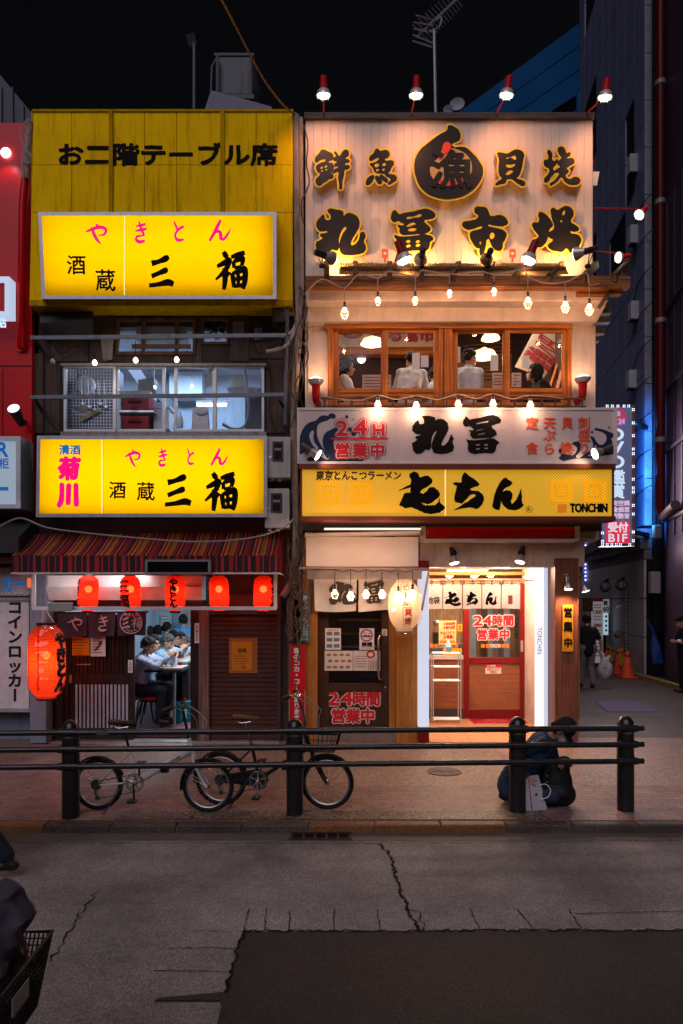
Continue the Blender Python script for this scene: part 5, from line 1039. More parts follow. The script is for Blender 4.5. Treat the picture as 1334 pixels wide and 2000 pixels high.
trace(m,[(95,620),(88,460),(105,380),(150,300),(215,255),(270,240),(310,200),(360,180),(405,185),(440,158),(480,165),(497,195),(480,218),(445,215),(400,240),(340,258),(300,285),(285,330),(290,420),(320,500),(380,600),(415,672),(360,600),(330,570),(345,640),(300,640),(240,600),(180,560)],Ys,OW_,KW_,[[(200,400),(215,370),(238,350),(242,440),(265,500),(298,565),(260,545),(220,490)]])
trace(m,[(170,690),(240,640),(330,650),(420,672),(380,600),(350,500),(355,430),(390,370),(440,345),(490,320),(520,330),(500,420),(470,490),(490,560),(530,640),(660,670),(760,672),(815,698),(500,700)],Ys,OW_,KW_,q0=12)
for cx,cy,r in((624,197,18),(696,228,8),(700,385,30),(660,340,24)):trace(m,[(cx+r*math.cos(k*.785),cy+r*math.sin(k*.785))for k in range(8)],Ys,OW_,KW_,q0=14)
trace(m,[(555,700),(580,660),(550,610),(575,580),(600,640),(660,650),(720,660),(760,620),(770,570),(715,520),(750,500),(800,510),(815,560),(805,620),(760,690),(870,640),(930,600),(960,540),(940,470),(930,440),(970,450),(1000,500),(1050,540),(1110,500),(1115,430),(1070,390),(1010,370),(975,360),(990,340),(1030,345),(1090,360),(1140,380),(1215,420),(1218,560),(1210,640),(1100,660),(1000,690),(760,700)],Ys,OE,KE,[[(900,665),(960,640),(1000,600),(960,660),(915,675)],[(930,630),(980,580),(985,540),(1000,575),(975,610)],[(1150,590),(1190,520),(1185,450),(1205,500),(1190,560)]])
for cx,cy,r in((950,386,13),(1152,330,10),(733,604,8)):trace(m,[(cx+r*math.cos(k*.785),cy+r*math.sin(k*.785))for k in range(8)],Ys,OE,KE,q0=14)
m.build('wave_print',NAVY,s3)
RDP=M('sign_red_print',(.62,.02,.025),rough=.5);HALO=M('sign_white_halo',(.66,.6,.58),rough=.5)
def outlined(parent,items,Y,names=('lettering_rim','lettering_halo','lettering'),rim=5,halo=3.2,bold=1.0,mats=None):
 mats=mats or(RDP,HALO,RDP)
 for nm,g_,mt,dy in zip(names,(rim,halo,bold),mats,(0,-.004,-.008)):
  if g_ is None:continue
  m_=MB()
  for tx,a,b,c_,d,ft in items:T(m_,tx,a,b,c_,d,Y+dy,bold=g_,fit=ft)
  m_.build(nm,mt,parent)
outlined(s3,[('2',657,822,679,850,True),('4',691,820,716,850,True),('H',729,829,750,850,True),('営',654,864,684,894,False),('業',688,864,718,894,False),('中',722,864,752,894,False)],Ys-.004,bold=1.3)
MB().pb(646,855,758,858.5,Ys-.014,.003).build('red_rule',RDP,s3)
ORD=M('orange_red_print',(.7,.09,.03),rough=.5);m=MB()
for tx,a,b in(('定',1027,814),('食',1027,863),('天',1061,814),('ぷ',1061,838),('ら',1061,864),('貝',1096,814),('焼',1094,863),('刺',1129,814),('盛',1129,838),('り',1129,863)):T(m,tx,a,b,a+25,b+25,Ys-.006,bold=.75,wob=.8)
m.build('red_lettering',ORD,s3)
s4=thing('shop_sign','long yellow perforated noodle shop sign with black brush name','sign',P(892,1018,9.55));YB=9.55
RUST=M('rust_red_frame',(.16,.04,.02),rough=.45,metal=.2,streak=.3)
m=MB();m.pb(584,906,1203,916,YB-.04,.34);m.pb(586,1008,1203,1017,YB-.03,.33);m.pb(586,916,590,1008,YB,.3);m.pb(1196,916,1200,1008,YB,.3);m.build('frame',RUST,s4,bevel=.004)
pm=bpy.data.materials.new('perforated_yellow');pm.use_nodes=1;n=pm.node_tree.nodes;l=pm.node_tree.links;b=n['Principled BSDF'];tc=n.new('ShaderNodeTexCoord');mp=n.new('ShaderNodeMapping');mp.inputs['Rotation'].default_value=(0,R(45),0);l.new(tc.outputs['Object'],mp.inputs[0])
sx=n.new('ShaderNodeSeparateXYZ');l.new(mp.outputs[0],sx.inputs[0]);dots=[]
for ax in(0,2):
 q=n.new('ShaderNodeMath');q.operation='MULTIPLY';q.inputs[1].default_value=2*math.pi/.0275;l.new(sx.outputs[ax],q.inputs[0]);c_=n.new('ShaderNodeMath');c_.operation='SINE';l.new(q.outputs[0],c_.inputs[0]);dots.append(c_)
ml=n.new('ShaderNodeMath');ml.operation='ADD';l.new(dots[0].outputs[0],ml.inputs[0]);l.new(dots[1].outputs[0],ml.inputs[1])
r_=n.new('ShaderNodeMapRange');r_.inputs[1].default_value=.3;r_.inputs[2].default_value=1.0;l.new(ml.outputs[0],r_.inputs[0])
b.inputs['Base Color'].default_value=(.6,.29,.02,1);b.inputs['Roughness'].default_value=.45;b.inputs['Metallic'].default_value=.0
b.inputs['Emission Color'].default_value=(1,.55,.02,1);e_=n.new('ShaderNodeMapRange');e_.inputs[3].default_value=.2;e_.inputs[4].default_value=1.1;l.new(r_.outputs[0],e_.inputs[0]);l.new(e_.outputs[0],b.inputs['Emission Strength'])
MB().pb(590,916,1196,1008,YB+.02,.2).build('panel',pm,s4);Yp=YB+.014
m=MB()
for pl in(TON,CHI,NNN):
 for o,h in pl:trace(m,rough_edge(o,9,3),Yp,O3,K3,h,.25,smooth=0)
m.build('brush_lettering',INK,s4)
T(MB(),'東京とんこつラーメン',617,919,784,938,Yp,bold=.7,wob=1.2).build('small_lettering',M('brown_print',(.07,.025,.015)),s4)
AMB=emit('amber_film',S(255,168,0),.8)
for px,py,w in((619,942,42),(685,942,42),(1076,938,42),(1142,938,42)):
 m=MB()
 for r0,r1 in((0,7),(12.5,18)):
  for a,b_,c_,d in((r0,r0,w-r0,r1),(r0,w-r1,w-r0,w-r0),(r0,r1,r1,w-r1),(w-r1,r1,w-r0,w-r1)):m.pb(px+a,py+b_,px+c_,py+d,Yp-.001,.003)
 m.build('square_spiral',AMB,s4)
m=MB();m.pb(1089,985,1107,1001,Yp-.001,.003);m.build('square_spiral',emit('orange_film',S(225,120,20),.7),s4)
T(MB(),'TONCHIN',1114,984,1186,1000,Yp-.002,bold=1.2,fit=1).build('latin_lettering',INK,s4)
m=MB();q=P(1034,995,Yp-.004);m.tube([q+Vector((math.sin(k*math.pi/8)*.045,0,math.cos(k*math.pi/8)*.045))for k in range(16)],.003,n=4,closed=1);T(m,'R',1030.5,991,1037.5,999,Yp-.004,fit=1);m.build('trademark',INK,s4)
MB().pb(869,917,870.5,1007,Yp-.002,.002).build('seam',emit('pale_seam',(1,.85,.45),1.0),s4)
for px,py,d,lab in((612,883,(.75,-.1,-.5),'brown spot lamp at the lower left corner of the white sign'),(1172,883,(-.85,-.1,-.35),'brown spot lamp at the lower right corner of the white sign')):
 bp_=P(px+(-14 if px<800 else 14),878,9.58);t=spotlamp('spot_lamp',lab,P(px+(-3 if px<800 else 3),py-2,9.4),d,bp_,4.2,P(px+(70 if px<800 else-70),920,9.55),'brown spot lamps at the sign corners',body=M('brown_lamp',(.1,.06,.04),rough=.4),s=1.0,col=(1,.6,.36),ang=150,glow=8)
for i,(px,py)in enumerate(((738,790),(813,792),(895,789),(963,788),(1036,791))):
 top=P(px,py-18,9.5);t=thing('clear_bulb',['first from the left of five glaring bulbs along the top of the white wave sign','second glaring bulb, above the black round-character','middle glaring bulb, above the wealth-character edge','fourth glaring bulb along the top of the white wave sign','rightmost glaring bulb above the red writing'][i],'light bulb',top,'glaring bulbs along the wave sign')
 bulb_on(t,top+Vector((0,0,.0)),r=.036,e=5.2,col=(1,.56,.34),cage=.05,s=20);MB().tube([P(px,py-18,9.5),P(px,776,9.9)],.006,n=5).build('cord',M('cream_cable',(.55,.36,.24),rough=.6),t)
tag(MB().tube(spline([P(640,776,9.88),P(700,782,9.8),P(738,772,9.6),P(775,780,9.8),P(813,773,9.6),P(855,780,9.8),P(895,770,9.6),P(930,778,9.8),P(963,769,9.6),P(1000,779,9.8),P(1036,772,9.6),P(1100,778,9.88)]),.007,n=5).build('light_cable',M('cream_cable',(.55,.36,.24),rough=.6),None,smooth=1),'thin cable strung along the iron railing between the glaring bulbs','cable')
# ---------------------------------------------------------------- ground floor of the white building
m=MB();m.pb(585,1018,1175,1036,10.0,.3);m.box(WL,WR+.05,10.28,15.4,2.9,3.05);m.build('soffit',M('dark_soffit',(.035,.025,.022),rough=.6,streak=.4),WB)
tl=thing('tube_light','thin white tube fitting under the yellow noodle sign','lamp',P(735,1032,9.8));MB().pb(633,1031,822,1034.5,9.8,.05).build('tube',emit('dim_tube',(1,.75,.65),1.2),tl);light(tl,P(750,1040,9.3),7,(1,.55,.32),r=.06);light(tl,P(650,1040,9.3),7,(1,.55,.32),r=.06)
OP=wood('orange_pillar_wood',(.42,.155,.03),dark=.72,axis=2,rough=.45);DKP=wood('dark_pillar_wood',(.2,.075,.045),dark=.6,axis=2,rough=.4)
for a,b,nm in((591,620,OP),(773,818,OP)):MB().pb(a,1045,b,1452,10.2,.35).build('pillar',nm,WB,bevel=.006)
MB().pb(1084,1090,1130,1449,10.15,.5).build('pillar',DKP,WB,bevel=.006)
BEI=M('beige_beam',(.58,.44,.34),rough=.55,streak=.35);MB().pb(820,1056,1142,1107,10.2,.35).build('beam',BEI,WB,bevel=.008)
MB().pb(1130,1010,1172,1056,10.2,.3).build('corner_bracket',BEI,WB,bevel=.03)
DF=M('bronze_door_frame',(.075,.035,.02),rough=.4,metal=.3,var=.2)
m=MB();m.pb(620,1180,642,1425,10.38,.06);m.pb(745,1180,760,1425,10.38,.06);m.pb(642,1335,745,1351,10.38,.06);m.pb(642,1418,745,1425,10.38,.06);m.pb(642,1180,745,1192,10.38,.06);d_=m.build('door',DF,WB,bevel=.004)
MB().pb(642,1192,745,1335,10.41,.006).build('pane',GLASS,d_);MB().pb(642,1351,745,1418,10.40,.02).build('kick_panel',M('bronze_panel',(.05,.022,.013),rough=.35),d_)
m=MB();a=[P(748,1241,10.37),P(741,1243,10.29),P(739,1250,10.28),P(739,1318,10.28),P(741,1326,10.29),P(748,1328,10.37)];m.tube(a,.016,n=10);m.build('handle',M('warm_steel',(.7,.5,.35),rough=.25,metal=.9),d_,smooth=1)
MB().lathe(P(752,1342,10.38),[(.016,0),(.016,.015)],n=12,axis=(0,-1,0)).build('lock',STEEL,d_)
m=MB();m.pb(760,1180,773,1452,10.36,.1);m.pb(616,1176,773,1182,10.34,.1);m.build('door_jamb',OP,WB);MB().pb(620,1425,773,1452,10.25,.4).build('door_step',M('stone_step',(.22,.15,.11),rough=.6,streak=.2),WB)
outlined(d_,[('2',638,1352,662,1377,True),('4',665,1352,688,1377,True),('時',688,1350,716,1379,False),('間',715,1350,743,1379,False),('営',646,1383,676,1413,False),('業',675,1383,704,1413,False),('中',703,1383,733,1413,False)],10.395,('lettering_rim','lettering'),rim=3.0,halo=1.2,bold=None,mats=(M('door_text_white',(.72,.55,.5),rough=.5),RDP,RDP))
m=MB();m.box(X(600,12.3),X(830,12.3),12.3,12.35,0,2.9);m.box(WL+.02,WL+.06,10.5,12.3,0,2.9);m.box(X(815,10.6),X(818,10.6),10.6,12.3,0,2.9);m.build('stairwell_wall',M('dark_brick_wall',(.06,.028,.02),rough=.7,var=.4,bump=.4,bsc=20),WB)
t=thing('wall_shelf','three plank shelves in the dark entrance behind the door glass','shelf',P(695,1260,11.6))
for y in(1210,1236,1262):MB().pb(660,y,745,y+3,11.6,.3).build('plank',wood('shelf_wood',(.4,.2,.08),axis=0),t)
lt=thing('downlight','warm downlight in the dark entrance of the seafood restaurant','lamp',(X(690,11.3),11.3,2.85));MB().lathe((X(690,11.3),11.3,2.84),[(.05,0),(.05,.03)],n=14).build('lens',emit('spot_lens',(1,.88,.74),5),lt);light(lt,(X(690,11.3),11.3,2.8),8,(1,.6,.35),r=.05)
def poster(label,a,b,c_,d,Y,mt,th=.003):t=thing('poster',label,'poster',P((a+c_)/2,d,Y));MB().pb(a,b,c_,d,Y,th).build('sheet',mt,t);return t
GI=M('grey_print',(.2,.18,.18));FO=M('food_print',(.4,.16,.08),var=.5,sc=40)
t=poster('menu photo sheet with nine small dishes at the upper left of the bronze door',635,1227,666,1269,10.37,PAPER);m=MB()
for i in range(2):
 for j in range(3):m.pb(638+i*14,1234+j*12,649+i*14,1241+j*12,10.367,.002)
m.build('food_picture',GI,t);m=MB();m.pb(640,1230,662,1231.5,10.367,.002);m.build('heading',RDP,t)
t=poster('no smoking notice with a red barred circle on the bronze door',702,1227,731,1269,10.37,PAPER);m=MB();q=P(716,1241,10.366);m.tube([q+Vector((math.sin(k*math.pi/10)*.082,0,math.cos(k*math.pi/10)*.082))for k in range(20)],.009,n=4,closed=1);m.bar(q+Vector((-.06,0,.06)),q+Vector((.06,0,-.06)),.016,.008);m.build('red_circle',RDP,t)
m=MB();m.pb(708,1241,725,1244,10.367,.002);m.tube([P(719,1239,10.367),P(722,1237,10.367),P(724,1233,10.367)],.004,n=4);m.build('cigarette',INK,t);T(MB(),'禁煙',706,1254,727,1263,10.367,bold=.4).build('lettering',INK,t)
T(MB(),'NO SMOKING',705,1264,728,1267,10.367,fit=1).build('small_lettering',RDP,t)
for a,c_,lab in((634,689,'wide food picture sheet, left half, across the bronze door'),(690,743,'wide menu sheet with a red ring, right half, across the bronze door')):
 t=poster(lab,a,1271,c_,1310,10.37,M('cream_paper',(.7,.6,.5),rough=.8));m=MB()
 if a<650:
  for i in range(4):
   for j in range(3):m.ball(P(a+8+i*12.5+(j%2)*3,1279+j*12,10.368),.028,sx=1.3,sy=.06,sz=.75,n=8,m=5)
  m.build('food_picture',FO,t)
 else:
  for i in range(5):m.pb(a+3,1281+i*5,a+26,1282.2+i*5,10.367,.002)
  for i in range(7):m.pb(a+30+i*3,1290,a+31.2+i*3,1308,10.367,.002)
  m.build('print',M('menu_ink',(.35,.12,.08)),t);m=MB();q=P(724,1278,10.366);m.tube([q+Vector((math.sin(k*math.pi/8)*.05,0,math.cos(k*math.pi/8)*.045))for k in range(16)],.012,n=4,closed=1);m.build('red_ring',RDP,t)
t=poster('tiny white pull tag with a red character beside the bronze door handle',746,1229,756,1242,10.375,PAPER);T(MB(),'引',748,1231,754,1240,10.372,bold=.3).build('lettering',RDP,t)
CV=M('cream_canvas',(.74,.6,.47),rough=.8,var=.05,sc=3,trans=.15)
cv=thing('canvas_awning','rolled down cream canvas awning over the bronze door','awning',P(707,1107,9.6));m=clothpanel(598,1049,817,1106,9.9,amp=.015,n=30,sag=1)
for i,v in enumerate(m.v):f=(i//31)/8;m.v[i]=Vector((v.x*(1-.028*f),v.y-.28*f,EYE+(v.z-EYE)*(1-.028*f)))
m.build('cloth',CV,cv,smooth=1);MB().tube([P(596,1046,9.92),P(820,1041,9.92)],.035,n=12).build('roller',M('pale_roller',(.6,.5,.42),rough=.5),cv,smooth=1)
m=MB();m.tube([P(584,1110,9.6),P(838,1111,9.6)],.016);m.tube([P(838,1111,9.6),P(824,1192,9.75)],.014);m.tube([P(836,1111,9.6),P(836,1111,10.2)],.014);m.tube([P(586,1110,9.6),P(588,1100,10.2)],.014);m.build('frame_pipe',M('brown_steel_pipe',(.3,.2,.15),rough=.5,metal=.4),cv,smooth=1)
clothpanel(600,1112,824,1131,9.6,amp=.02,n=40,rows=3,sag=1).build('valance',M('grimy_clear_valance',(.32,.26,.22),rough=.6,var=.3,trans=.4),cv,smooth=1)
nb_=thing('noren_curtain','white split curtain with two grey brush characters over the bronze door','curtain',P(690,1192,10.05))
for i,(a,b,fl)in enumerate(((613,697,-4),(701,780,3))):clothpanel(a,1125,b,1193,10.05,amp=.022,seed=i*2,flare=fl,sag=2.5).build('cloth_panel',M('white_noren',(.74,.66,.6),rough=.85,trans=.2),nb_,smooth=1)
m=MB()
for pl,bx,tg in((MARU,BM,(643,1137,696,1181)),(TOMI,BT,(711,1134,750,1179))):
 for o,h in remap(pl,bx,tg):trace(m,o,10.01,(0,0),1,h)
m.build('brush_lettering',M('grey_dye',(.05,.045,.04),rough=.9,spec=.1),nb_);MB().tube([P(608,1125,10.06),P(784,1125,10.06)],.012).build('rod',DARKM,nb_)
for i,(px,y0)in enumerate(((654,1112),(685,1114),(715,1112),(746,1114),(778,1116),(806,1115))):
 top=P(px,1141+(i in(1,4))*4,9.42);lab=['first caged bulb from the left in front of the white curtain','second caged bulb, over the right edge of the first grey character','third caged bulb, left of the second grey character','fourth caged bulb, right of the second grey character','fifth caged bulb, in front of the white beer lantern','last caged bulb, at the right side of the beer lantern'][i]
 t=thing('caged_bulb',lab,'light bulb',top,'caged bulbs before the white curtain');MB().tube([P(px,y0,9.57),top],.005,n=5).build('cord',DARKM,t);bulb_on(t,top,r=.026,e=5.4,col=(1,.58,.36),cage=.05,s=9,seed=i)
tag(MB().tube(spline([P(612,1112,9.56)]+[P(654+i*15.2,1113+4*(i%2),9.56)for i in range(11)]+[P(818,1112,9.56)],4),.006,n=5).build('light_cable',DARKM,None),'black cable clipped along the canvas rail above the six bulbs','cable')
c=P(790,1182,9.72);H=.70;R0=.222
t=thing('paper_lantern','white paper beer lantern with red writing wrapped in clear plastic','lantern',c-Vector((0,0,H/2)))
MB().lathe(c,lantern_profile(R0,H,26,2.6,.012),n=36,capb=0,capt=0).build('paper',LPW,t,smooth=1)
MB().lathe(c+Vector((0,0,H/2-.005)),[(R0*.5,0),(R0*.54,.005),(R0*.54,.03),(R0*.48,.03)],n=24).build('top_ring',BLACK,t)
m=MB();wrap(m,'ビール',c,R0,H,2.6,-.02,.085,-.02,.29,.003);wrap(m,'貝焼',c,R0,H,2.6,.14,.1,-.27,-.03,.004)
for a0,a1,z0,z1 in((-.3,.26,0,.3),(-.12,.42,-.29,-.03)):
 for k in range(4):
  pa=[(a0,z0),(a1,z0),(a1-.08,z1),(a0-.08,z1)];p,q=pa[k],pa[(k+1)%4];m.tube([c+Vector((math.sin(p[0]+(q[0]-p[0])*s_/6)*rr2,-math.cos(p[0]+(q[0]-p[0])*s_/6)*rr2,p[1]+(q[1]-p[1])*s_/6))for s_ in range(7)for rr2 in[R0*max(.3,1-abs(2*(p[1]+(q[1]-p[1])*s_/6)/H)**2.6)**.5+.004]],.003,n=4)
m.build('lettering',RDP,t);light(t,c+Vector((0,0,.08)),5.5,(1,.6,.33),r=.03)
m=MB();pr=[(r*1.06,z-.03)for r,z in lantern_profile(R0,H+.06,8,2.6)];m.lathe(c,pr,n=28,capb=0,capt=0)
m.lathe(c-Vector((0,0,H/2+.06)),[(R0*.35,-.02),(R0*.55,.03),(R0*.7,.06)],n=24,capb=0,capt=0)
for i,v in enumerate(m.v):m.v[i]=v+Vector((mnoise.noise(v*8),mnoise.noise(v*8+Vector((5,0,0))),0))*.015
m.build('plastic_wrap',PL,t);MB().tube([c+Vector((0,0,H/2+.02)),P(790,1112,9.72)],.005).build('cord',DARKM,t)
t=thing('address_plate','narrow teal street address plate on the orange pillar','address plate',P(596,1254,10.1));MB().pb(587,1156,606,1254,10.12,.02).build('plate',M('teal_plate',S(70,105,108),rough=.45,streak=.2),t,bevel=.004)
WP=M('plate_white',(.6,.58,.54));T(MB(),'西池袋一丁目',592,1163,601,1218,10.117,vert=1,bold=.2).build('lettering',WP,t);T(MB(),'27',590,1220,603,1229,10.117,fit=1).build('number',WP,t);T(MB(),'1-2',590,1245,602,1250,10.117,fit=1).build('small_number',WP,t)
m=MB()
for i in range(3):m.pb(591,1232+i*4,602,1233.2+i*4,10.117,.002)
m.build('fine_print',WP,t)
t=thing('red_banner','narrow red drink banner with white vertical writing on the pillar foot','banner',P(580,1415,10.05));MB().pb(565,1258,596,1412,10.06,.012).build('cloth',M('banner_red',S(196,18,26),rough=.5,streak=.15),t);MB().pb(565,1252,596,1258,10.05,.02).build('top_bar',BLACK,t)
T(MB(),'瓶のコカ・コーラあります',573,1265,586,1408,10.056,vert=1,bold=.5).build('lettering',M('banner_white',(.72,.7,.68)),t)
m=MB()
for sx_ in(565,596):
 for i in range(26):m.lathe(P(sx_,1350+i*2.4,10.04),[(.006,-.006),(.008,0),(.006,.006)],n=6)
m.build('chain',M('pale_chain',(.5,.4,.3),metal=.5),t)
# ---------------------------------------------------------------- noodle shop entrance
lbx=emit('cool_white_lightbox',(.76,.82,1.0),.72);lbw=emit('white_lightbox_edge',(.85,.88,1.0),.9)
t=thing('light_box','tall white lit box beside the beer lantern with a red foot','light box',P(828,1452,10.0));MB().pb(818,1115,838,1422,10.02,.28).build('panel',lbx,t,bevel=.006);MB().pb(818,1422,838,1450,10.02,.28).build('foot',M('lightbox_red',S(120,18,20),rough=.4),t);MB().pb(818,1095,838,1115,10.05,.25).build('head',M('lightbox_red',S(120,18,20),rough=.4),t)
t=thing('light_box','tall folded white lit box beside the dark wooden pillar','light box',P(1065,1440,10.5));a,b,c2=X(1045,10.75),X(1062,10.45),X(1083,10.6)
z0,z1=.04,Z(1110,10.6)
MB().prism([(a,10.75,z0),(b,10.45,z0),(b,10.47,z0),(a,10.77,z0)],(0,0,z1-z0)).build('left_panel',lbw,t);MB().prism([(b+.002,10.45,z0),(c2,10.6,z0),(c2,10.9,z0),(b+.002,10.9,z0)],(0,0,z1-z0)).build('right_panel',lbx,t)
MB().prism([(a,10.75,z1+.002),(b,10.45,z1+.002),(c2,10.6,z1+.002),(c2,10.9,z1+.002),(a,10.9,z1+.002)],(0,0,.16)).build('head',M('lightbox_red',S(120,18,20),rough=.4),t)
m=MB();T(m,'TONCHIN',1028,1247,1080,1256,10.44,fit=1,rot=90);m.build('lettering',M('navy_film',(.02,.03,.12)),t)
TILE=brick('orange_floor_tile',(.66,.34,.17),(.6,.3,.15),(.12,.06,.04),.3,.3,rough=.3,ms=.004,off=0,tint=.1,bump=.15)
XT0,XT1=X(818,10.4),X(1084,10.4);xb0,xb1=X(790,12.37),X(1100,12.37)
m=MB();m.box(XT0,XT1+.25,10.22,12.37,-.05,.012);m.build('tile_floor',TILE,WB)
CEI=M('white_ceiling',(.72,.66,.6),rough=.5)
m=MB();m.box(XT0,XT1+.25,10.56,12.37,2.56,2.6);m.build('entrance_ceiling',CEI,WB)
for a_,b_,c_ in((XT1+.02,XT1+.12,10.9),(XT0,XT0+.06,10.6)):MB().box(a_,b_,c_,12.37,.012,2.56).build('entrance_side_wall',M('pale_side_wall',(.62,.56,.52),rough=.45),WB)
REDW=M('red_lacquer_frame',S(112,26,24),rough=.35,var=.1);TW=wood('red_brown_panel',(.3,.11,.05),dark=.75,axis=0,rough=.4)
YD=12.2
m=MB();m.pb(833,1117,1042,1123,YD,.1);m.pb(833,1130,1042,1138,YD,.1);m.build('transom',M('orange_transom',(.45,.2,.07),rough=.4),WB);MB().pb(833,1123,1042,1130,YD+.04,.01).build('transom_glass',GLASS,WB)
m=MB();m.pb(905,1140,916,1404,YD,.08);m.pb(1016,1140,1028,1404,YD,.08);m.pb(916,1284,1016,1296,YD,.08);m.pb(916,1386,1016,1404,YD,.08);m.pb(916,1140,1016,1150,YD,.08);nd=m.build('sliding_door',REDW,WB,bevel=.005)
MB().pb(916,1150,1016,1284,YD+.03,.008).build('pane',GLASS,nd);MB().pb(916,1296,1016,1386,YD+.03,.02).build('lower_panel',TW,nd);MB().pb(1017,1251,1022,1273,YD-.01,.012).build('handle',STEEL,nd,bevel=.002)
m=MB();m.pb(1028,1115,1034,1404,YD-.05,.14);m.pb(1036,1115,1042,1404,YD-.02,.1);m.build('aluminium_jamb',M('cream_alu',(.6,.52,.48),rough=.4),WB)
MB().pb(833,1288,905,1384,YD,.08).build('dado',TW,WB);MB().pb(833,1384,905,1404,YD-.005,.085).build('dado_skirting',M('dark_skirting',(.05,.045,.05)),WB);m=MB();m.pb(833,1280,905,1288,YD-.03,.12);m.build('counter_sill',M('cream_alu',(.6,.52,.48),rough=.4),WB)
MB().pb(833,1138,905,1280,YD+.04,.008).build('side_pane',GLASS,WB)
outlined(nd,[('2',925,1203,942,1221,True),('4',944,1203,960,1221,True),('時',961,1201,982,1223,False),('間',982,1201,1004,1223,False),('営',931,1228,952,1250,False),('業',953,1228,974,1250,False),('中',975,1228,996,1250,False)],YD+.02,('lettering_rim','lettering'),rim=2.6,halo=.9,bold=None,mats=(M('door_text_pale',(.75,.68,.66)),M('door_text_red',(.72,.02,.04)),RDP))
ORS=M('orange_sticker',(.75,.22,.02))
for par,x0 in((nd,940),(WB,840)):
 m=MB()
 for dx in(0,9,40,48):m.pb(x0+dx,1258,x0+dx+6.5,1265,YD+.022,.002)
 m.build('orange_sticker',ORS,par);T(MB(),'TONCHIN',x0+16,1258,x0+38,1265,YD+.02,bold=.3,fit=1).build('sticker_lettering',M('sticker_white',(.7,.66,.6)),par)
T(MB(),'TONCHIN',988,1221,1030,1230,YD+.036,bold=.3,fit=1,rot=90).build('vertical_lettering',INK,nd)
t=poster('small red and white security camera sticker on the red sliding door',948,1297,979,1316,YD+.02,PAPER);m=MB();m.pb(948,1297,979,1304,YD+.017,.002);m.build('red_strip',RDP,t);T(MB(),'24時間',951,1298,968,1303,YD+.015,bold=.2).build('white_lettering',WP,t);m=MB();T(m,'防犯カメラ',951,1305,976,1310,YD+.017,bold=.1);T(m,'作動中',956,1310,971,1315,YD+.017,bold=.1);m.build('red_lettering',RDP,t)
m=MB();m.box(xb0-.3,xb1+.3,14.6,14.7,0,2.8);m.box(xb0-.3,xb0-.2,12.4,14.6,0,2.8);m.box(xb1+.2,xb1+.3,12.4,14.6,0,2.8);m.build('noodle_shop_wall',wood('noodle_wall_wood',(.4,.2,.09),axis=2),WB)
m=MB();m.box(xb0-.2,xb1+.2,12.38,14.6,-.03,.01);m.build('noodle_shop_floor',TILE,WB);MB().box(xb0-.2,xb1+.2,12.38,14.6,2.6,2.7).build('noodle_shop_ceiling',CEI,WB)
t=thing('ceiling_lamp','warm ceiling panel lamp inside the noodle shop','lamp',(2.3,13.4,2.55));MB().box(2,2.7,13.2,13.6,2.57,2.6).build('panel',emit('warm_panel',(1,.85,.65),4),t);light(t,(2.35,13.4,2.5),55,(1,.8,.62),kind='AREA',size=(1.4,.6),target=(2.35,13.4,0))
t=thing('curtain','striped brown and grey curtain behind the red sliding door glass','curtain',P(966,1290,13));
for i in range(9):clothpanel(918+i*11,1165,930+i*11,1330,13.1+.05*(i%2),amp=.01,seed=i,n=4,rows=3).build('cloth_strip',[M('grey_blue_cloth',(.3,.36,.4)),M('brown_cloth',(.2,.11,.06)),M('dark_cloth',(.1,.06,.04))][i%3],t)
ct=thing('counter','low kitchen counter with pots behind the left pane of the noodle shop','counter',P(868,1300,12.9));MB().pb(838,1258,905,1330,12.9,.5).build('body',M('counter_steel',(.2,.17,.15),rough=.35,metal=.4),ct);MB().pb(846,1235,858,1257,12.95,.1).build('pot',M('dark_pot',(.05,.045,.04),rough=.3,metal=.5),ct);MB().lathe(P(852,1222,12.95),[(.05,0),(.07,.06),(.03,.1)],n=14).build('kettle',STEEL,ct)
t=poster('yellow job poster with red hourly wages in the noodle shop window',857,1212,891,1259,YD-.01,M('pale_yellow_paper',S(226,205,140),rough=.8));m=MB();T(m,'1500円',866,1215,889,1221,YD-.013,bold=.4);T(m,'1875円',866,1222,889,1229,YD-.013,bold=.4);T(m,'アルバイト',859,1232,889,1240,YD-.013,bold=.3,rot=-6);T(m,'大募集！',866,1240,890,1248,YD-.013,bold=.3,rot=-6);m.build('red_lettering',RDP,t);m=MB();m.pb(859,1251,889,1256,YD-.013,.002);m.build('orange_strip',ORS,t)
t=poster('small yellow card right of the job poster',894,1219,903,1233,YD-.01,M('card_yellow',S(220,165,40)));T(MB(),'無料',896,1221,901,1231,YD-.013,vert=1).build('lettering',INK,t)
t=poster('yellow strip sticker under the counter sill glass',865,1266,902,1279,YD-.012,M('card_yellow',S(220,165,40)))
m=MB()
for i in range(6):m.lathe(P(868+i*6,1272,YD-.012),[(.014,0),(.014,.002)],n=6,axis=(0,-1,0))
m.build('dots',ORS,t)
t=thing('wire_rack','small chrome wire rack standing by the noodle shop door','rack',P(873,1405,11.9));Yr=11.7
m=MB()
for px in(846,900):
 for yy in(Yr,Yr+.25):a=X(px,Yr);m.tube([(a,yy,.012),(a,yy,Z(1276,Yr))],.01)
m.build('upright',STEEL,t,smooth=1)
for z in(Z(1276,Yr),Z(1303,Yr),Z(1330,Yr),.08):
 m=MB();xa_,xb_=X(846,Yr),X(900,Yr)
 for k in range(7):yy=Yr+.25*k/6;m.tube([(xa_,yy,z),(xb_,yy,z)],.006,n=5)
 m.tube([(xa_,Yr,z),(xa_,Yr+.25,z)],.007,n=5);m.tube([(xb_,Yr,z),(xb_,Yr+.25,z)],.007,n=5);m.build('shelf',STEEL,t)
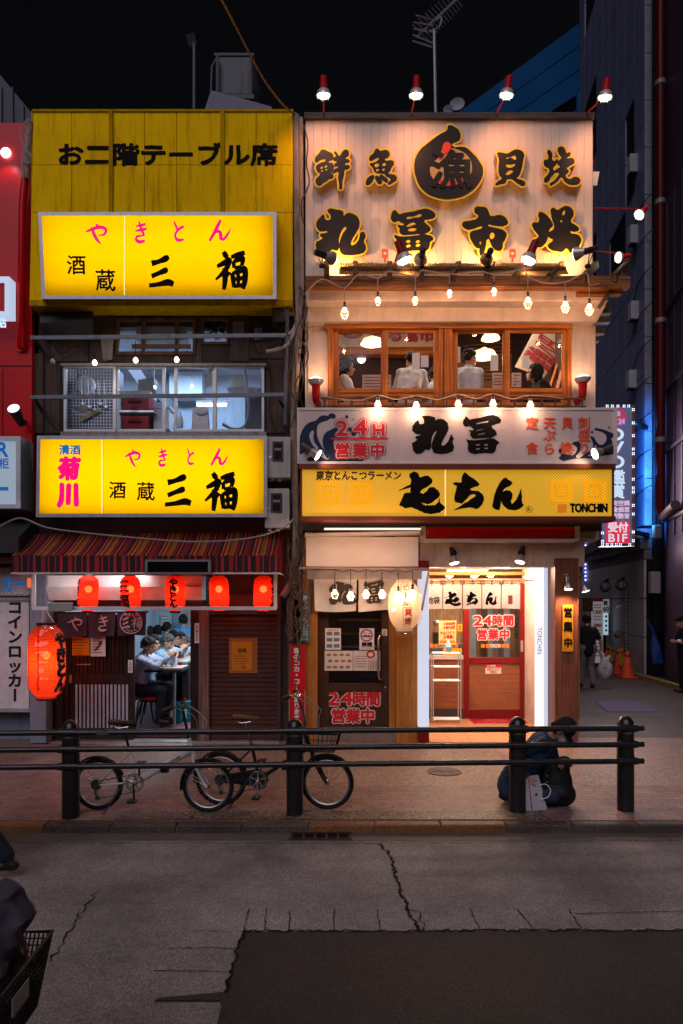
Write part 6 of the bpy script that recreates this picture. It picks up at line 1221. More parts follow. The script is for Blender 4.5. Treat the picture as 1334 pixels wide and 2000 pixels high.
t=thing('spray_bottle','white sanitiser bottle on top of the wire rack','bottle',P(877,1272,Yr));c=Vector((X(877,Yr),Yr+.1,Z(1275,Yr)));MB().lathe(c,[(.05,0),(.055,.02),(.05,.13),(.025,.17),(.02,.2)],n=16).build('body',WHITE,t,smooth=1);MB().box(c.x-.05,c.x+.015,c.y-.012,c.y+.012,c.z+.2,c.z+.225).build('trigger',WHITE,t);MB().pb(871,1264,883,1270,Yr+.04,.01).build('label_sticker',M('blue_label',S(90,150,200)),t)
t=thing('door_mat','red welcome mat with pale writing before the sliding door','mat',P(975,1400,11.9));m=MB();ya,yb=11.75,12.17;m.box(X(925,ya),X(1033,ya),ya,yb,.013,.02);m.build('mat',M('mat_red',S(165,16,34),rough=.85,bump=.4,bsc=200),t)
m=MB()
for r_i,(txt,y)in enumerate((('屯ちん',12.02),('いらっしゃいませ',11.84))):
 for i,ch in enumerate(txt):
  vs,fs=glyph(ch);w=.085 if r_i else .12;x0=X(975,ya)-len(txt)*w/2+i*w
  for q in range(3):m.add([Vector((x0+v.x*w+.004*(q-1),y+(v.y-.38)*.1,.0205+.0002*q))for v in vs],fs)
m.build('lettering',M('mat_print',(.6,.35,.33)),t)
nr2=thing('noren_curtain','white noodle shop curtain on loops with black brush writing','curtain',P(930,1190,10.95));YN=11.0
WN2=M('white_noodle_noren',(.74,.68,.66),rough=.85,trans=.3)
for i,(a,b)in enumerate(((822,864),(866,902),(904,940),(942,978),(980,1016))):
 clothpanel(a,1140,b,1189,YN,amp=.014,seed=i,n=8,sag=.6).build('cloth_panel',WN2,nr2,smooth=1);m=MB()
 for k in(0,.46,.9):m.pb(a+(b-a)*k,1133,a+(b-a)*k+4.5,1141,YN-.012,.024)
 m.build('loop',WN2,nr2)
MB().tube([P(820,1135,YN),P(1046,1134,YN)],.012).build('rod',M('pale_rod',(.6,.5,.42)),nr2)
m=MB()
for pl,bx,tg in((TON,BTN,(868,1155,901,1184)),(CHI,BC,(911,1155,934,1182)),(NNN,BN_,(948,1156,971,1182))):
 for o,h in remap(pl,bx,tg):trace(m,o,YN-.025,(0,0),1,h)
T(m,'池袋',834,1165,859,1180,YN-.025,bold=.4);m.build('brush_lettering',M('black_dye',(.01,.009,.01),rough=.9,spec=.1),nr2);m=MB();m.pb(993,1163,1001,1180,YN-.026,.002);m.build('red_seal',RDP,nr2);T(MB(),'池袋',994,1164,1000,1179,YN-.028,vert=1).build('seal_lettering',WP,nr2)
t=thing('retracted_awning','retracted red awning in its white casing over the noodle shop','awning',P(980,1058,10));MB().pb(832,1029,1124,1052,9.95,.22).build('roll',M('awning_red',S(190,18,30),rough=.4,streak=.2),t,bevel=.03);m=MB();m.pb(830,1052,1126,1058,9.93,.24);m.pb(822,1028,832,1056,9.95,.22);m.pb(1124,1028,1133,1056,9.95,.22);m.build('casing',M('cream_metal_case',(.6,.5,.42),rough=.45),t,bevel=.006)
G='black bracket spot lamps of the noodle shop'
for px,py,d,lab in((885,1092,(.15,-.2,-.9),'black bracketed spot lamp on the beige beam, left one'),(1018,1090,(-.25,-.2,-.9),'black bracketed spot lamp on the beige beam, right one')):
 b_=P(px,1078,10.18);MBq=P(px,py-4,10.05);t=spotlamp('spot_lamp',lab,MBq,d,b_,85,MBq+Vector((d[0],-.7,-2.2)),G,s=.9,col=(1,.7,.46),gooseneck=[P(px,1078,10.2),P(px-5,1080,10.1),MBq-Vector(d)*.1],glow=3);MB().lathe(P(px,1080,10.2),[(.05,0),(.05,.03)],n=14,axis=(0,-1,0)).build('base_plate',DARKM,t)
for px,py,d,lab,yy in((1110,1148,(0,-.15,-1),'grey spot lamp on the dark pillar above the wooden name board',9.95),(1141,1152,(.25,-.1,-.9),'grey spot lamp reaching round the corner of the dark pillar',10.1)):
 b_=P(px-8,1132,10.14);pos=P(px,py-7,yy);t=spotlamp('spot_lamp',lab,pos,d,b_,40,pos+Vector((d[0]*.5,.35,-1)),G,body=M('grey_lamp_body',(.12,.11,.11),rough=.4),s=.72,col=(1,.5,.26),gooseneck=[b_,P(px-8,1124,10.05),P(px-2,1121,yy),pos-Vector(d)*.1],glow=5)
t=thing('name_board','vertical orange wooden open-for-business board on the dark pillar','sign',P(1109,1273,10.1));MB().pb(1099,1181,1120,1273,10.11,.03).build('board',wood('bright_board_wood',(.8,.36,.03),dark=.7,axis=2),t,bevel=.006)
m=MB()
for ch,y in(('営',1186),('業',1214),('中',1245)):T(m,ch,1101,y,1118,y+20,10.105,bold=1.0,wob=.8)
m.build('carved_lettering',INK,t)
for i,(px,yy)in enumerate(((850,11.2),(905,11.5),(975,11.2),(985,11.7))):
 t=thing('downlight',['round downlight in the entrance ceiling above the rack','round downlight near the middle of the entrance ceiling','front right round downlight in the entrance ceiling','back right round downlight in the entrance ceiling'][i],'downlight',(X(px,yy),yy,2.55),'downlights in the noodle shop entrance');MB().lathe((X(px,yy),yy,2.552),[(.06,0),(.07,.006)],n=18).build('lens',emit('downlight_lens',(1,.9,.78),5),t)
 light(t,(X(px,yy),yy,2.5),44,(1,.64,.40),r=.08)
# ================================================================ roof things
t=thing('water_tank','grey rooftop water tank on a low stand behind the yellow cladding','water tank',P(455,210,13.5));YT=13.5
MB().pb(420,106,493,188,YT,1.2).build('tank',M('grey_tank',(.13,.14,.17),rough=.6,streak=.7),t,bevel=.06)
m=MB();m.pb(418,103,496,108,YT-.02,1.24);m.pb(418,184,496,192,YT-.02,1.24);m.build('rim',M('tank_rim',(.1,.105,.12),rough=.6),t)
m=MB();m.tube([P(425,190,YT-.1),P(425,110,YT-.1)],.03);m.tube([P(412,180,YT-.1),P(414,130,YT-.1),P(424,112,YT-.1)],.02);m.build('pipe',M('tank_pipe',(.1,.11,.15)),t,smooth=1)
MB().hexa([P(395,230,13.3),P(535,230,13.3),P(535,230,15),P(395,230,15),P(412,176,13.3),P(530,208,13.3),P(530,208,15),P(412,176,15)]).build('stand',M('pale_plinth',(.2,.2,.27),rough=.7),t)
t=thing('roof_floodlight','small square floodlight on a thin pole above the yellow cladding','floodlight',P(379,215,11.5));MB().tube([P(379,220,11.5),P(379,88,11.5),P(376,82,11.5)],.022,n=8).build('pole',M('pole_grey',(.14,.16,.2),rough=.5),t);MB().prism([P(363,68,11.4),P(378,63,11.4),P(382,78,11.5),P(367,85,11.5)],(0,.12,.03)).build('head',M('floodlight_grey',(.3,.32,.38),rough=.4),t)
t=thing('antenna','television antenna with many rods on a tall mast behind the white sign wall','antenna',P(850,220,13));YA4=13.0;AM=M('antenna_alu',(.28,.28,.34),rough=.4,metal=.4)
MB().tube([P(851,225,YA4),P(848,60,YA4)],.03,n=8).build('mast',AM,t);MB().tube([P(812,74,YA4),P(893,-2,YA4)],.022,n=6).build('boom',AM,t)
m=MB();m.tube([P(812,30,YA4-.1),P(850,40,YA4)],.014);m.tube([P(808,44,YA4-.1),P(846,50,YA4)],.014);m.tube([P(806,68,YA4-.1),P(846,85,YA4)],.014);m.tube([P(806,80,YA4-.1),P(844,92,YA4)],.014);m.tube([P(808,56,YA4-.1),P(835,62,YA4)],.014)
for i in range(13):f=i/12;q=P(822+70*f,64-66*f,YA4);m.tube([q+Vector((-.16+.04*f,-.1,.07)),q+Vector((.16-.04*f,.1,-.07))],.011,n=5)
m.build('rod',AM,t);m=MB();m.tube([P(850,150,YA4),P(820,225,YA4)],.006,n=4);m.tube([P(850,150,YA4),P(875,225,YA4)],.006,n=4);m.build('guy_wire',DARKM,t);MB().tube(spline([P(838,62,YA4),P(858,52,YA4),P(862,34,YA4),P(850,40,YA4)]),.016,n=6).build('clamp',AM,t)
for px,py,r,lab in((893,206,.13,'larger round satellite dish peeping over the white sign wall'),(876,216,.09,'smaller round satellite dish peeping over the white sign wall')):
 t=thing('satellite_dish',lab,'satellite dish',P(px,222,12.5),'satellite dishes on the roof');MB().lathe(P(px,py,12.5),[(.02,.05),(r*.6,.02),(r,-.03),(r,-.035),(r*.6,.012),(.02,.04)],n=20,axis=(.2,1,-.2)).build('dish',M('dish_grey',(.3,.31,.38),rough=.5),t,smooth=1);MB().tube([P(px,py,12.55),P(px,226,12.7)],.02).build('stem',DARKM,t)
tag(MB().tube(spline([P(425,-15,8.5),P(462,55,9),P(495,120,9.3),P(525,170,9.6),P(560,212,9.9),P(578,222,10.1)],8),.014,n=8).build('overhead_cable',M('tan_cable',(.3,.19,.1),rough=.6),None,smooth=1),'tan overhead cable dropping from the sky to the gap between the shops','cable')
# ================================================================ the alley on the right
def wallmat(name,c0,c1,joint,w,h,rz=0):return brick(name,c0,c1,joint,w,h,rough=.55,ms=.02,off=0,rot=(R(90),0,0),bump=.3,tint=.2)
gb=thing('panel_building','tall dark blue grey panelled building at the right side of the alley','building',(8,19,0))
d1=Vector((.125,1,0)).normalized();A0=Vector((8.02,19,0));A1=A0+d1*8.36;d2=Vector((5.2-A1.x,32.4-A1.y,0)).normalized();A2=A1+d2*16
def wallpanels(p,d,L,z0,z1,pw,ph,gap,depth,openings=(),skip=()):
 """cladding panels along a wall, with real gaps; d is along the wall, the panels lie proud on its left side"""
 mb=MB();n=Vector((-d.y,d.x,0))if True else None;i=0
 cols=int(round(L/pw));rows=int(round((z1-z0)/ph));pw=L/cols;ph=(z1-z0)/rows
 for i in range(cols):
  for j in range(rows):
   if(i,j)in skip:continue
   a=p+d*(i*pw+gap);b=p+d*((i+1)*pw-gap);za=z0+j*ph+gap;zb=z0+(j+1)*ph-gap
   mb.hexa([Vector((a.x,a.y,za)),Vector((b.x,b.y,za)),Vector((b.x,b.y,za))-n*depth,Vector((a.x,a.y,za))-n*depth,Vector((a.x,a.y,zb)),Vector((b.x,b.y,zb)),Vector((b.x,b.y,zb))-n*depth,Vector((a.x,a.y,zb))-n*depth])
 return mb
PB=M('blue_grey_panel',(.2,.235,.38),rough=.45,var=.15,sc=.6,streak=.25);PBB=M('deep_blue_panel',(.012,.1,.27),rough=.4,var=.12,sc=.5);JO=M('panel_joint_dark',(.012,.012,.018),rough=.8)  # deep blue puts the blue light on the upper face into its colour
m=MB();nn=Vector((-d1.y,d1.x,0));
def quadwall(p,q,z0,z1,off=0):return MB().add([Vector((p.x,p.y,z0)),Vector((q.x,q.y,z0)),Vector((q.x,q.y,z1)),Vector((p.x,p.y,z1))],[(0,1,2,3)])
base=MB().prism([(A0.x+.05,A0.y+.02,0),(A1.x+.06,A1.y+.02,0),(A2.x+.06,A2.y+.02,0),(A2.x+20,A2.y+20,0),(26,19.02,0)],(0,0,24.0));base.build('core',JO,gb)
MB().prism([(A0.x+.05,A0.y+.02,24.01),(A1.x+.06,A1.y+.02,24.01),(26,A1.y,24.01),(26,19.02,24.01)],(0,0,12)).build('tower',JO,gb)
skip=[(6,j)for j in range(2,22,4)]+[(6,j)for j in range(3,22,4)]+[(7,j)for j in range(2,22,4)]+[(7,j)for j in range(3,22,4)]+[(2,j)for j in(14,15,6,21)]+[(3,j)for j in(14,15,6,21)]+[(1,7),(1,8)]
wallpanels(A0,d1,8.36,4.0,36,.95,1.35,.014,.06,skip=skip).build('panel',PB,gb)
wallpanels(A0,d1,8.36,.0,3.1,1.4,1.0,.012,.06,skip=[(3,0),(3,1)]).build('lower_panel',M('lower_grey_panel',(.5,.47,.5),rough=.5,streak=.4),gb)
m=MB();z=3.1
for k in range(3):a=A0-nn*0;m.hexa([Vector((A0.x-.0-.1*k,A0.y,3.1+.28*k)),Vector((A0.x+.3,A0.y,3.1+.28*k)),A1+Vector((.3,0,3.1+.28*k)),A1+Vector((-.1*k,0,3.1+.28*k)),Vector((A0.x-.1*k,A0.y,3.36+.28*k)),Vector((A0.x+.3,A0.y,3.36+.28*k)),A1+Vector((.3,0,3.36+.28*k)),A1+Vector((-.1*k,0,3.36+.28*k))])
m.build('ledge',M('concrete_ledge',(.2,.18,.18),rough=.7,streak=.5),gb,bevel=.01)
m=MB()
for i in range(26):z0=4.0+i*1.25;m.hexa([Vector((A0.x,A0.y-.06,z0)),Vector((A0.x+.3,A0.y-.06,z0)),Vector((A0.x+.3,A0.y,z0)),Vector((A0.x,A0.y,z0)),Vector((A0.x,A0.y-.06,z0+1.23)),Vector((A0.x+.3,A0.y-.06,z0+1.23)),Vector((A0.x+.3,A0.y,z0+1.23)),Vector((A0.x,A0.y,z0+1.23))])
m.build('corner_trim',M('pale_corner_trim',(.3,.3,.36),rough=.5),gb)
wp=wallpanels(A1,d2,16,21.3,24.0,8,.9,.02,.06);wp.build('blue_fascia',PBB,gb)
m=MB();n2=Vector((-d2.y,d2.x,0))
for i in range(12):
 a=A1+d2*(i*1.35);m.bar(Vector((a.x,a.y,13))+n2*.05,Vector((a.x,a.y,21.3))+n2*.05,.16)
for z in(20.6,20.3,18.4,16,14):m.bar(Vector((A1.x,A1.y,z))+n2*.05,Vector((A2.x,A2.y,z))+n2*.05,.12)
m.build('window_frame',PBB,gb)
wl_=MB();a=A1+n2*.03;b=A2+n2*.03
wallpanels(A1,d2,16,4,13,4,1.8,.02,.06).build('panel',PB,gb)
quadwall(A1+n2*.02,A2+n2*.02,13,21.3).build('glazing',M('dark_glazing',(.006,.007,.012),rough=.12),gb)
for i,(px,py)in enumerate(((1243,322),(1244,460),(1245,608),(1241,742))):
 tt=(py and(8.02-.0));kx=(px-CX)/F;s_=(8.02-kx*19)/(kx*d1.y-d1.x);s_=max(.2,min(3,s_));p=A0+d1*s_;zz=Z(py,p.y)
 t=thing('wall_vent',['topmost pale box vent on the alley building','second pale box vent from the top on the alley building','third pale box vent from the top on the alley building','lowest pale box vent on the alley building'][i],'vent',(p.x,p.y,zz-.2),'box vents on the alley building');MB().box(p.x-.22,p.x-.0,p.y-.12,p.y+.12,zz-.25,zz+.25).build('box',M('vent_white',(.4,.4,.45),rough=.5),t,bevel=.02);MB().box(p.x-.2,p.x-.02,p.y-.1,p.y+.1,zz-.28,zz-.252).build('slot',DARKM,t)
m=MB();p=A0+d1*.9;m.hexa([Vector((p.x-.05,p.y-.5,.02)),Vector((p.x+.02,p.y-.5,.02)),Vector((p.x+.16,p.y+.6,.02)),Vector((p.x+.09,p.y+.6,.02)),Vector((p.x-.05,p.y-.5,2.2)),Vector((p.x+.02,p.y-.5,2.2)),Vector((p.x+.16,p.y+.6,2.2)),Vector((p.x+.09,p.y+.6,2.2))]);m.build('side_door',M('rusty_grey_door',(.3,.26,.25),rough=.6,streak=.7,streakcol=(.06,.03,.015)),gb)
lv=MB()
for i in range(22):p=A0+d1*1.75;lv.hexa([Vector((p.x-.1,p.y-.2,.6+i*.1)),Vector((p.x-.06,p.y-.2,.58+i*.1)),Vector((p.x-.01,p.y+.35,.58+i*.1)),Vector((p.x-.05,p.y+.35,.6+i*.1)),Vector((p.x-.1,p.y-.2,.65+i*.1)),Vector((p.x-.06,p.y-.2,.63+i*.1)),Vector((p.x-.01,p.y+.35,.63+i*.1)),Vector((p.x-.05,p.y+.35,.65+i*.1))])
lv.build('louvre',M('louvre_white',(.4,.4,.42)),gb)
struct(MB().prism([(A0.x-.5,14,.0),(A0.x-.35,14,.0),(A0.x-.05,21,.0),(A0.x-.3,21,.0)],(0,0,.1)),'alley_kerb',M('yellowed_kerb',(.3,.22,.08),rough=.7,streak=.7))
db=thing('dark_building','dark violet wall with a tall red pipe beside the alley','building',(9,17,0));B0=Vector((8.25,18.3,0));B1=Vector((7.35,13.6,0));dd=(B1-B0).normalized()
MB().prism([B0,B1,B1+Vector((14,0,0)),B0+Vector((14,0,0))],(0,0,36)).build('wall',M('violet_dark_wall',(.1,.065,.11),rough=.4,metal=.2,var=.2,sc=.7),db)
m=MB();nb2=Vector((-1,.19,0)).normalized()
for z in(4.05,5.75,7.3,9.3):m.bar(B0+Vector((0,0,z))+nb2*.03,B1+Vector((0,0,z))+nb2*.03,.08)
for k in range(7):a=B0+dd*(.3+k*.7);m.bar(a+Vector((0,0,3.6))+nb2*.02,a+Vector((0,0,12))+nb2*.02,.03)
m.build('panel_batten',M('batten_violet',(.07,.06,.1),rough=.4),db)
p=B0+dd*.25+nb2*.16;RPIP=M('red_pipe_paint',S(84,10,18),rough=.4);MB().tube([p+Vector((0,0,4.2)),p+Vector((0,0,36))],.12,n=14).build('red_pipe',RPIP,db,smooth=1);MB().tube([p+Vector((0,0,4.3)),p+Vector((.02,-.1,4.1)),p+dd*1.4+Vector((0,0,4.25))],.11,n=12).build('pipe_bend',M('brown_bend',(.12,.06,.05),rough=.4),db,smooth=1)
m=MB()
for k in range(8):m.lathe(p+Vector((0,0,6+k*3)),[(.13,0),(.135,.02),(.135,.1),(.13,.12)],n=14)
m.build('pipe_clip',M('clip_grey',(.3,.27,.28),metal=.4),db)
gp=thing('cable_riser','black bundle of cables and ducts in the gap beside the red pipe','cables',(8.1,18.7,0));m=MB()
for k in range(7):x=8.12+.05*k;m.tube([(x,18.6+.03*k,1.2),(x+.02,18.6,6),(x-.02,18.62,14),(x,18.6,30)],.035+.008*(k%3),n=7)
m.box(8.2,8.5,18.55,18.95,3.2,34);m.build('duct',M('black_duct',(.012,.012,.012),rough=.6),gp)
m=MB();m.box(8.0,8.22,18.35,18.5,3.6,3.95);m.build('cable_box',M('ochre_box',(.3,.22,.12)),gp,bevel=.03);MB().box(7.92,8.15,18.3,18.5,2.2,2.75).build('meter_cover',M('pale_box',(.35,.33,.34)),gp,bevel=.01)
for k in range(9):
 z=5.0+k*.95;m=MB().tube(spline([A0+d1*.9+Vector((-.02,0,z-.35)),A0+d1*.4+Vector((-.05,0,z-.12)),Vector((8.05,18.75,z)),Vector((8.25,18.6,z))]),.012,n=5)
 tag(m.build('wall_cable',DARKM,None),'thin black cable stapled across the corner of the alley building','cable','cables across the alley building corner')
vs_=thing('led_sign','tall vertical blue bordered sign with white writing and star lights over the alley','sign',P(1205,1066,18.3));YV=18.3
MB().pb(1172,791,1240,1067,YV,.3).build('case',M('sign_case_dark',(.05,.05,.07),rough=.5),vs_,bevel=.01);MB().pb(1176,795,1236,1062,YV-.012,.01).build('panel',emit('violet_panel',(.12,.13,.26),.6),vs_);MB().pb(1234,792,1240,1066,YV-.016,.012).build('side_strip',M('copper_strip',(.25,.14,.1),rough=.5),vs_)
BW=emit('pale_cyan_letters',(.62,.78,.95),.85);m=MB();Yv=YV-.02
for ch,a,b,c_,d in(('D',1190,837,1218,860),('V',1188,863,1218,888),('D',1190,890,1219,914)):T(m,ch,a,b,c_,d,Yv,bold=1,fit=1)
for ch,y in(('鑑',917),('賞',945)):T(m,ch,1191,y,1221,y+29,Yv,bold=1)
m.build('lettering',BW,vs_);m=MB()
for i,tx in enumerate(('利空調','全個室','防音完')):T(m,['完空調','全個室','安防音'][i],1196,977+i*12.5,1230,988+i*12.5,Yv,bold=.5)
m.build('small_lettering',emit('pale_pink_letters',(.8,.55,.75),.7),vs_);MB().pb(1184,1018,1230,1061,YV-.018,.006).build('red_patch',emit('pink_red_patch',S(225,45,75),.8),vs_)
m=MB();T(m,'受付',1187,1020,1227,1040,Yv-.004,bold=.8);T(m,'B1F',1189,1043,1225,1058,Yv-.004,bold=.6,fit=1);m.build('patch_lettering',emit('pale_patch_letters',(.75,.72,.85),.8),vs_)
m=MB();m.lathe(P(1206,815,YV-.018),[(.23,0),(.23,.006)],n=26,axis=(0,-1,0));m.build('round_mark',emit('red_disc',S(190,60,80),.8),vs_);m=MB();T(m,'24',1208,818,1220,828,Yv-.008,bold=.8,fit=1);T(m,'営業',1192,803,1212,813,Yv-.008,bold=.4);m.build('round_lettering',emit('lilac_letters',(.35,.35,.8),.9),vs_)
m=MB()
def star(px,py):
 for a,b in((-1.6,-1.6),(1.6,-1.6),(-1.6,1.6),(1.6,1.6)):m.ball(P(px+a,py+b,Yv-.01),.01,n=6,m=4)
for y in(800,826,851,877,886,911,936,953,961,987,1004,1039,1056):star(1237,y)
for px in(1219,1228,1186,1196,1207):star(px,793)
for px in(1177,1186,1195,1204,1212,1230):star(px,1064)
for y in(1041,1057):star(1177,y)
m.build('star_light',emit('led_star',(.75,.85,1),4),vs_)
for y,e_ in((830,40),(920,60),(1010,45)):light(vs_,P(1244,y,YV+.1),e_*4,(.03,.25,1),r=.12,kind='SPOT',target=P(1244,y,YV+.1)+Vector((1,.35,.1)),ang=125)
light(vs_,P(1205,960,YV-.1),150,(1,.84,.86),kind='AREA',size=(.9,3.2),target=P(1205,1010,YV-5))
m=MB();m.bar(P(1240,825,YV+.15),(8.3,YV+.9,Z(825,YV)),.1);m.bar(P(1240,1040,YV+.15),(8.3,YV+.9,Z(1040,YV)),.1);m.build('bracket',BLACK,vs_)
v2=thing('led_sign','small violet and cyan lit sign far down the alley behind the wooden pillar','sign',P(1154,1136,26));MB().pb(1142,1030,1166,1137,26,.2).build('panel',emit('indigo_panel',(.12,.08,.5),.7),v2)
m=MB();T(m,'個室',1150,1040,1160,1090,25.98,vert=1,bold=.8);T(m,'鑑賞',1155,1058,1164,1110,25.98,vert=1,bold=.8);m.build('lettering',emit('cyan_letters',(.4,.75,1),1.3),v2)
m=MB()
for i in range(14):
 for px in(1143.5,1164.5):m.ball(P(px,1035+i*7.5,25.95),.03,n=6,m=4)
m.build('border_light',emit('led_blue',(.5,.7,1),3),v2);light(v2,P(1154,1090,25.5),8,(.4,.4,1),r=.2)
fb=thing('far_building','dim shop fronts closing the far end of the alley','building',(6,33,0));m=MB();m.box(2,9.6,33.5,40,0,18);m.build('wall',M('far_wall',(.06,.055,.07),rough=.7),fb)
m=MB()
for i in range(20):m.box(8.0,9.2,33.44,33.5,2.4+i*.09,2.45+i*.09)
m.build('louvre',M('far_louvre',(.14,.12,.12)),fb);MB().box(6.5,9.5,33.35,33.5,0,2.2).build('shutter',M('far_shutter',(.03,.028,.03)),fb)
PS=thing('price_sign','tall white price board with red numbers standing in the alley','sign',P(1168,1295,21.5));MB().pb(1157,1170,1178,1295,21.5,.12).build('board',emit('dim_white_board',(.45,.42,.44),.32),PS,bevel=.01);MB().pb(1157,1170,1178,1175,21.49,.01).build('red_head',RDP,PS)
m=MB()
for tx,y in(('1200',1192),('2800',1218),('3600',1244),('2800',1268)):T(m,tx,1159,y,1175,y+7,21.485,bold=.4,fit=1)
m.build('red_price',M('price_red',(.6,.03,.05)),PS);m=MB()
for y in(1181,1186,1203,1209,1230,1236,1256,1262,1280):m.pb(1160,y,1174,y+1.5,21.488,.004)
m.build('fine_print',M('grey_print2',(.12,.1,.12)),PS)
t=thing('number_sign','white sign with a black sixty number beside the price board','sign',P(1183,1196,22));MB().pb(1177,1170,1190,1196,22,.1).build('board',emit('dim_white_board2',(.4,.42,.48),.3),t);T(MB(),'60',1178,1185,1189,1194,21.985,bold=.4,fit=1).build('number',INK,t);T(MB(),'館',1179,1173,1187,1182,21.985,bold=.4).build('lettering',INK,t)
t=thing('lit_sign','narrow bluish lit panel under the sixty sign','sign',P(1184,1240,22));MB().pb(1180,1197,1188,1240,22.0,.1).build('panel',emit('blue_white_panel',(.4,.6,.75),.7),t);m=MB()
for i in range(4):m.pb(1182,1202+i*9,1186,1206+i*9,21.98,.01)
m.build('print',INK,t)
t=thing('picture_sign','dark food picture panel hung above the walking man','sign',P(1148,1194,21));MB().pb(1140,1170,1158,1194,21,.08).build('board',M('dark_food',(.1,.04,.02),var=.8,sc=9),t)
CON=M('orange_cone',(.75,.09,.03),rough=.45,var=.1);
def cone(px,Y,lab):
 c=Vector((X(px,Y),Y,0));t=thing('traffic_cone',lab,'traffic cone',c,'orange cones along the alley wall');MB().lathe(c,[(.17,.03),(.165,.05),(.045,.68),(.03,.7)],n=20).build('body',CON,t,smooth=1);MB().box(c.x-.2,c.x+.2,c.y-.2,c.y+.2,0,.035).build('base',CON,t,bevel=.01);MB().lathe(c,[(.07,.55),(.064,.59)],n=20,capb=0,capt=0).build('dark_ring',BLACK,t);return c
cc=[cone(1188,21.3,'orange traffic cone furthest back, half behind the white carrier bag'),cone(1210,19.6,'middle orange traffic cone along the alley wall'),cone(1225,18.7,'nearest orange traffic cone, rightmost of the row'),cone(1214,20.1,'orange traffic cone close behind the middle one')]
YB_=M('barrier_yellow',(.6,.4,.02));
for a,b,lab in((cc[0],cc[1],'yellow and black barrier bar between the back cones'),(cc[1],cc[2],'yellow and black barrier bar between the front cones')):
 t=thing('barrier_bar',lab,'barrier bar',a+Vector((0,0,.6)),'barrier bars between the cones');pa,pb_=a+Vector((0,0,.62)),b+Vector((0,0,.6));MB().tube([pa,pb_],.022).build('bar',YB_,t);m=MB()
 for k in range(5):m.tube([pa.lerp(pb_,.1+k*.2),pa.lerp(pb_,.2+k*.2)],.0235)
 m.build('black_stripe',BLACK,t);m=MB();q=pa.lerp(pb_,.3);m.hexa([q+Vector((-.06,-.03,-.35)),q+Vector((.06,-.03,-.35)),q+Vector((.06,-.02,-.35)),q+Vector((-.06,-.02,-.35)),q+Vector((-.06,-.03,0)),q+Vector((.06,-.03,0)),q+Vector((.06,-.02,0)),q+Vector((-.06,-.02,0))]);m.build('warning_tag',YB_,t)
tp=MB();q=[P(1262,1205,17.6),P(1276,1225,17.6),P(1290,1262,17.5),P(1296,1296,17.5),P(1276,1298,17.5),P(1272,1262,17.6),P(1276,1240,17.6)];tp.prism(q,(.05,.18,0));tag(tp.build('tarpaulin',M('blue_tarpaulin',(.01,.05,.25),rough=.45,bump=.8,bsc=6),None,bevel=.02),'folded blue tarpaulin hanging on pipes in the alley','tarpaulin')
for px,py,lab in((1182,1146,'round black caged wall lamp above the price board'),(1213,1143,'round black caged wall lamp over the grey alley door')):
 t=thing('bulkhead_lamp',lab,'wall lamp',P(px,py,19.5),'unlit round lamps in the alley');MB().ball(P(px,py,19.5),.13,n=14).build('glass',M('dim_glass',(.2,.2,.2),rough=.2),t,smooth=1);m=MB()
 for k in range(4):m.tube([P(px,py,19.5)+Vector((math.sin(k*.785+b*.4)*0+math.cos(k*.785)*.14*math.cos(b*.4),math.sin(k*.785)*.14*math.cos(b*.4),.14*math.sin(b*.4)))for b in range(16)],.012,n=4)
 m.build('cage',BLACK,t);MB().tube([P(px,py-10,19.5),P(px+6,py-14,19.8)],.04).build('bracket',DARKM,t)
t=thing('exhaust_pipe','curved chrome exhaust vent low on the alley wall','pipe',P(1205,1240,20));MB().tube(spline([P(1214,1236,20.2),P(1208,1236,19.9),P(1204,1243,19.8)]),.08,n=10).build('pipe',STEEL,t,smooth=1)
t=thing('wall_spout','small white curved spout on the alley wall above the chrome vent','pipe',P(1207,1187,20));MB().tube(spline([P(1214,1185,20.2),P(1207,1185,19.9),P(1204,1190,19.8)]),.04,n=8).build('pipe',WHITE,t,smooth=1)
# ================================================================ guard rail along the kerb
BGL=M('glossy_black_rail',(.012,.012,.014),spec=.5,rough=.3,var=.3,sc=9,bump=.1,bsc=20)
gr=thing('guard_rail','black three rail street barrier with domed posts along the kerb','guard rail',(-.4,6.8,0))
fy=lambda x:6.725+.043*(x+2.54)
for x in(-4.65,-2.54,-.444,1.695,2.755):
 y=fy(x);MB().lathe((x,y,-.01),[(.08,0),(.08,.80),(.082,.805),(.082,.82),(.078,.85),(.068,.885),(.05,.91),(.025,.925),(.005,.93)],n=28).build('post',BGL,gr,smooth=1)
 m=MB()
 for z in(.495,.655,.81):m.lathe((x-.085,y-.075,z),[(.036,0),(.036,.17)],n=14,axis=(1,.043,0));m.lathe((x,y,z-.03),[(.083,0),(.083,.06)],n=28,capb=0,capt=0)
 m.build('clamp',BGL,gr,smooth=1)
 m=MB();m.lathe((x,y,.755),[(.0845,0),(.0845,.045)],n=28,capb=0,capt=0);m.build('tape_band',M('worn_tape',(.09,.075,.06),rough=.6,var=.5,sc=30),gr)
MB().box(-2.27,-2.16,fy(-2.2)-.1045,fy(-2.2)-.1,.792,.825).build('sticker',M('worn_tape',(.09,.075,.06)),gr)
for z in(.495,.655,.81):MB().tube([(-9,fy(-9)-.075,z),(2.9,fy(2.9)-.075,z)],.027,n=14).build('rail',BGL,gr,smooth=1)
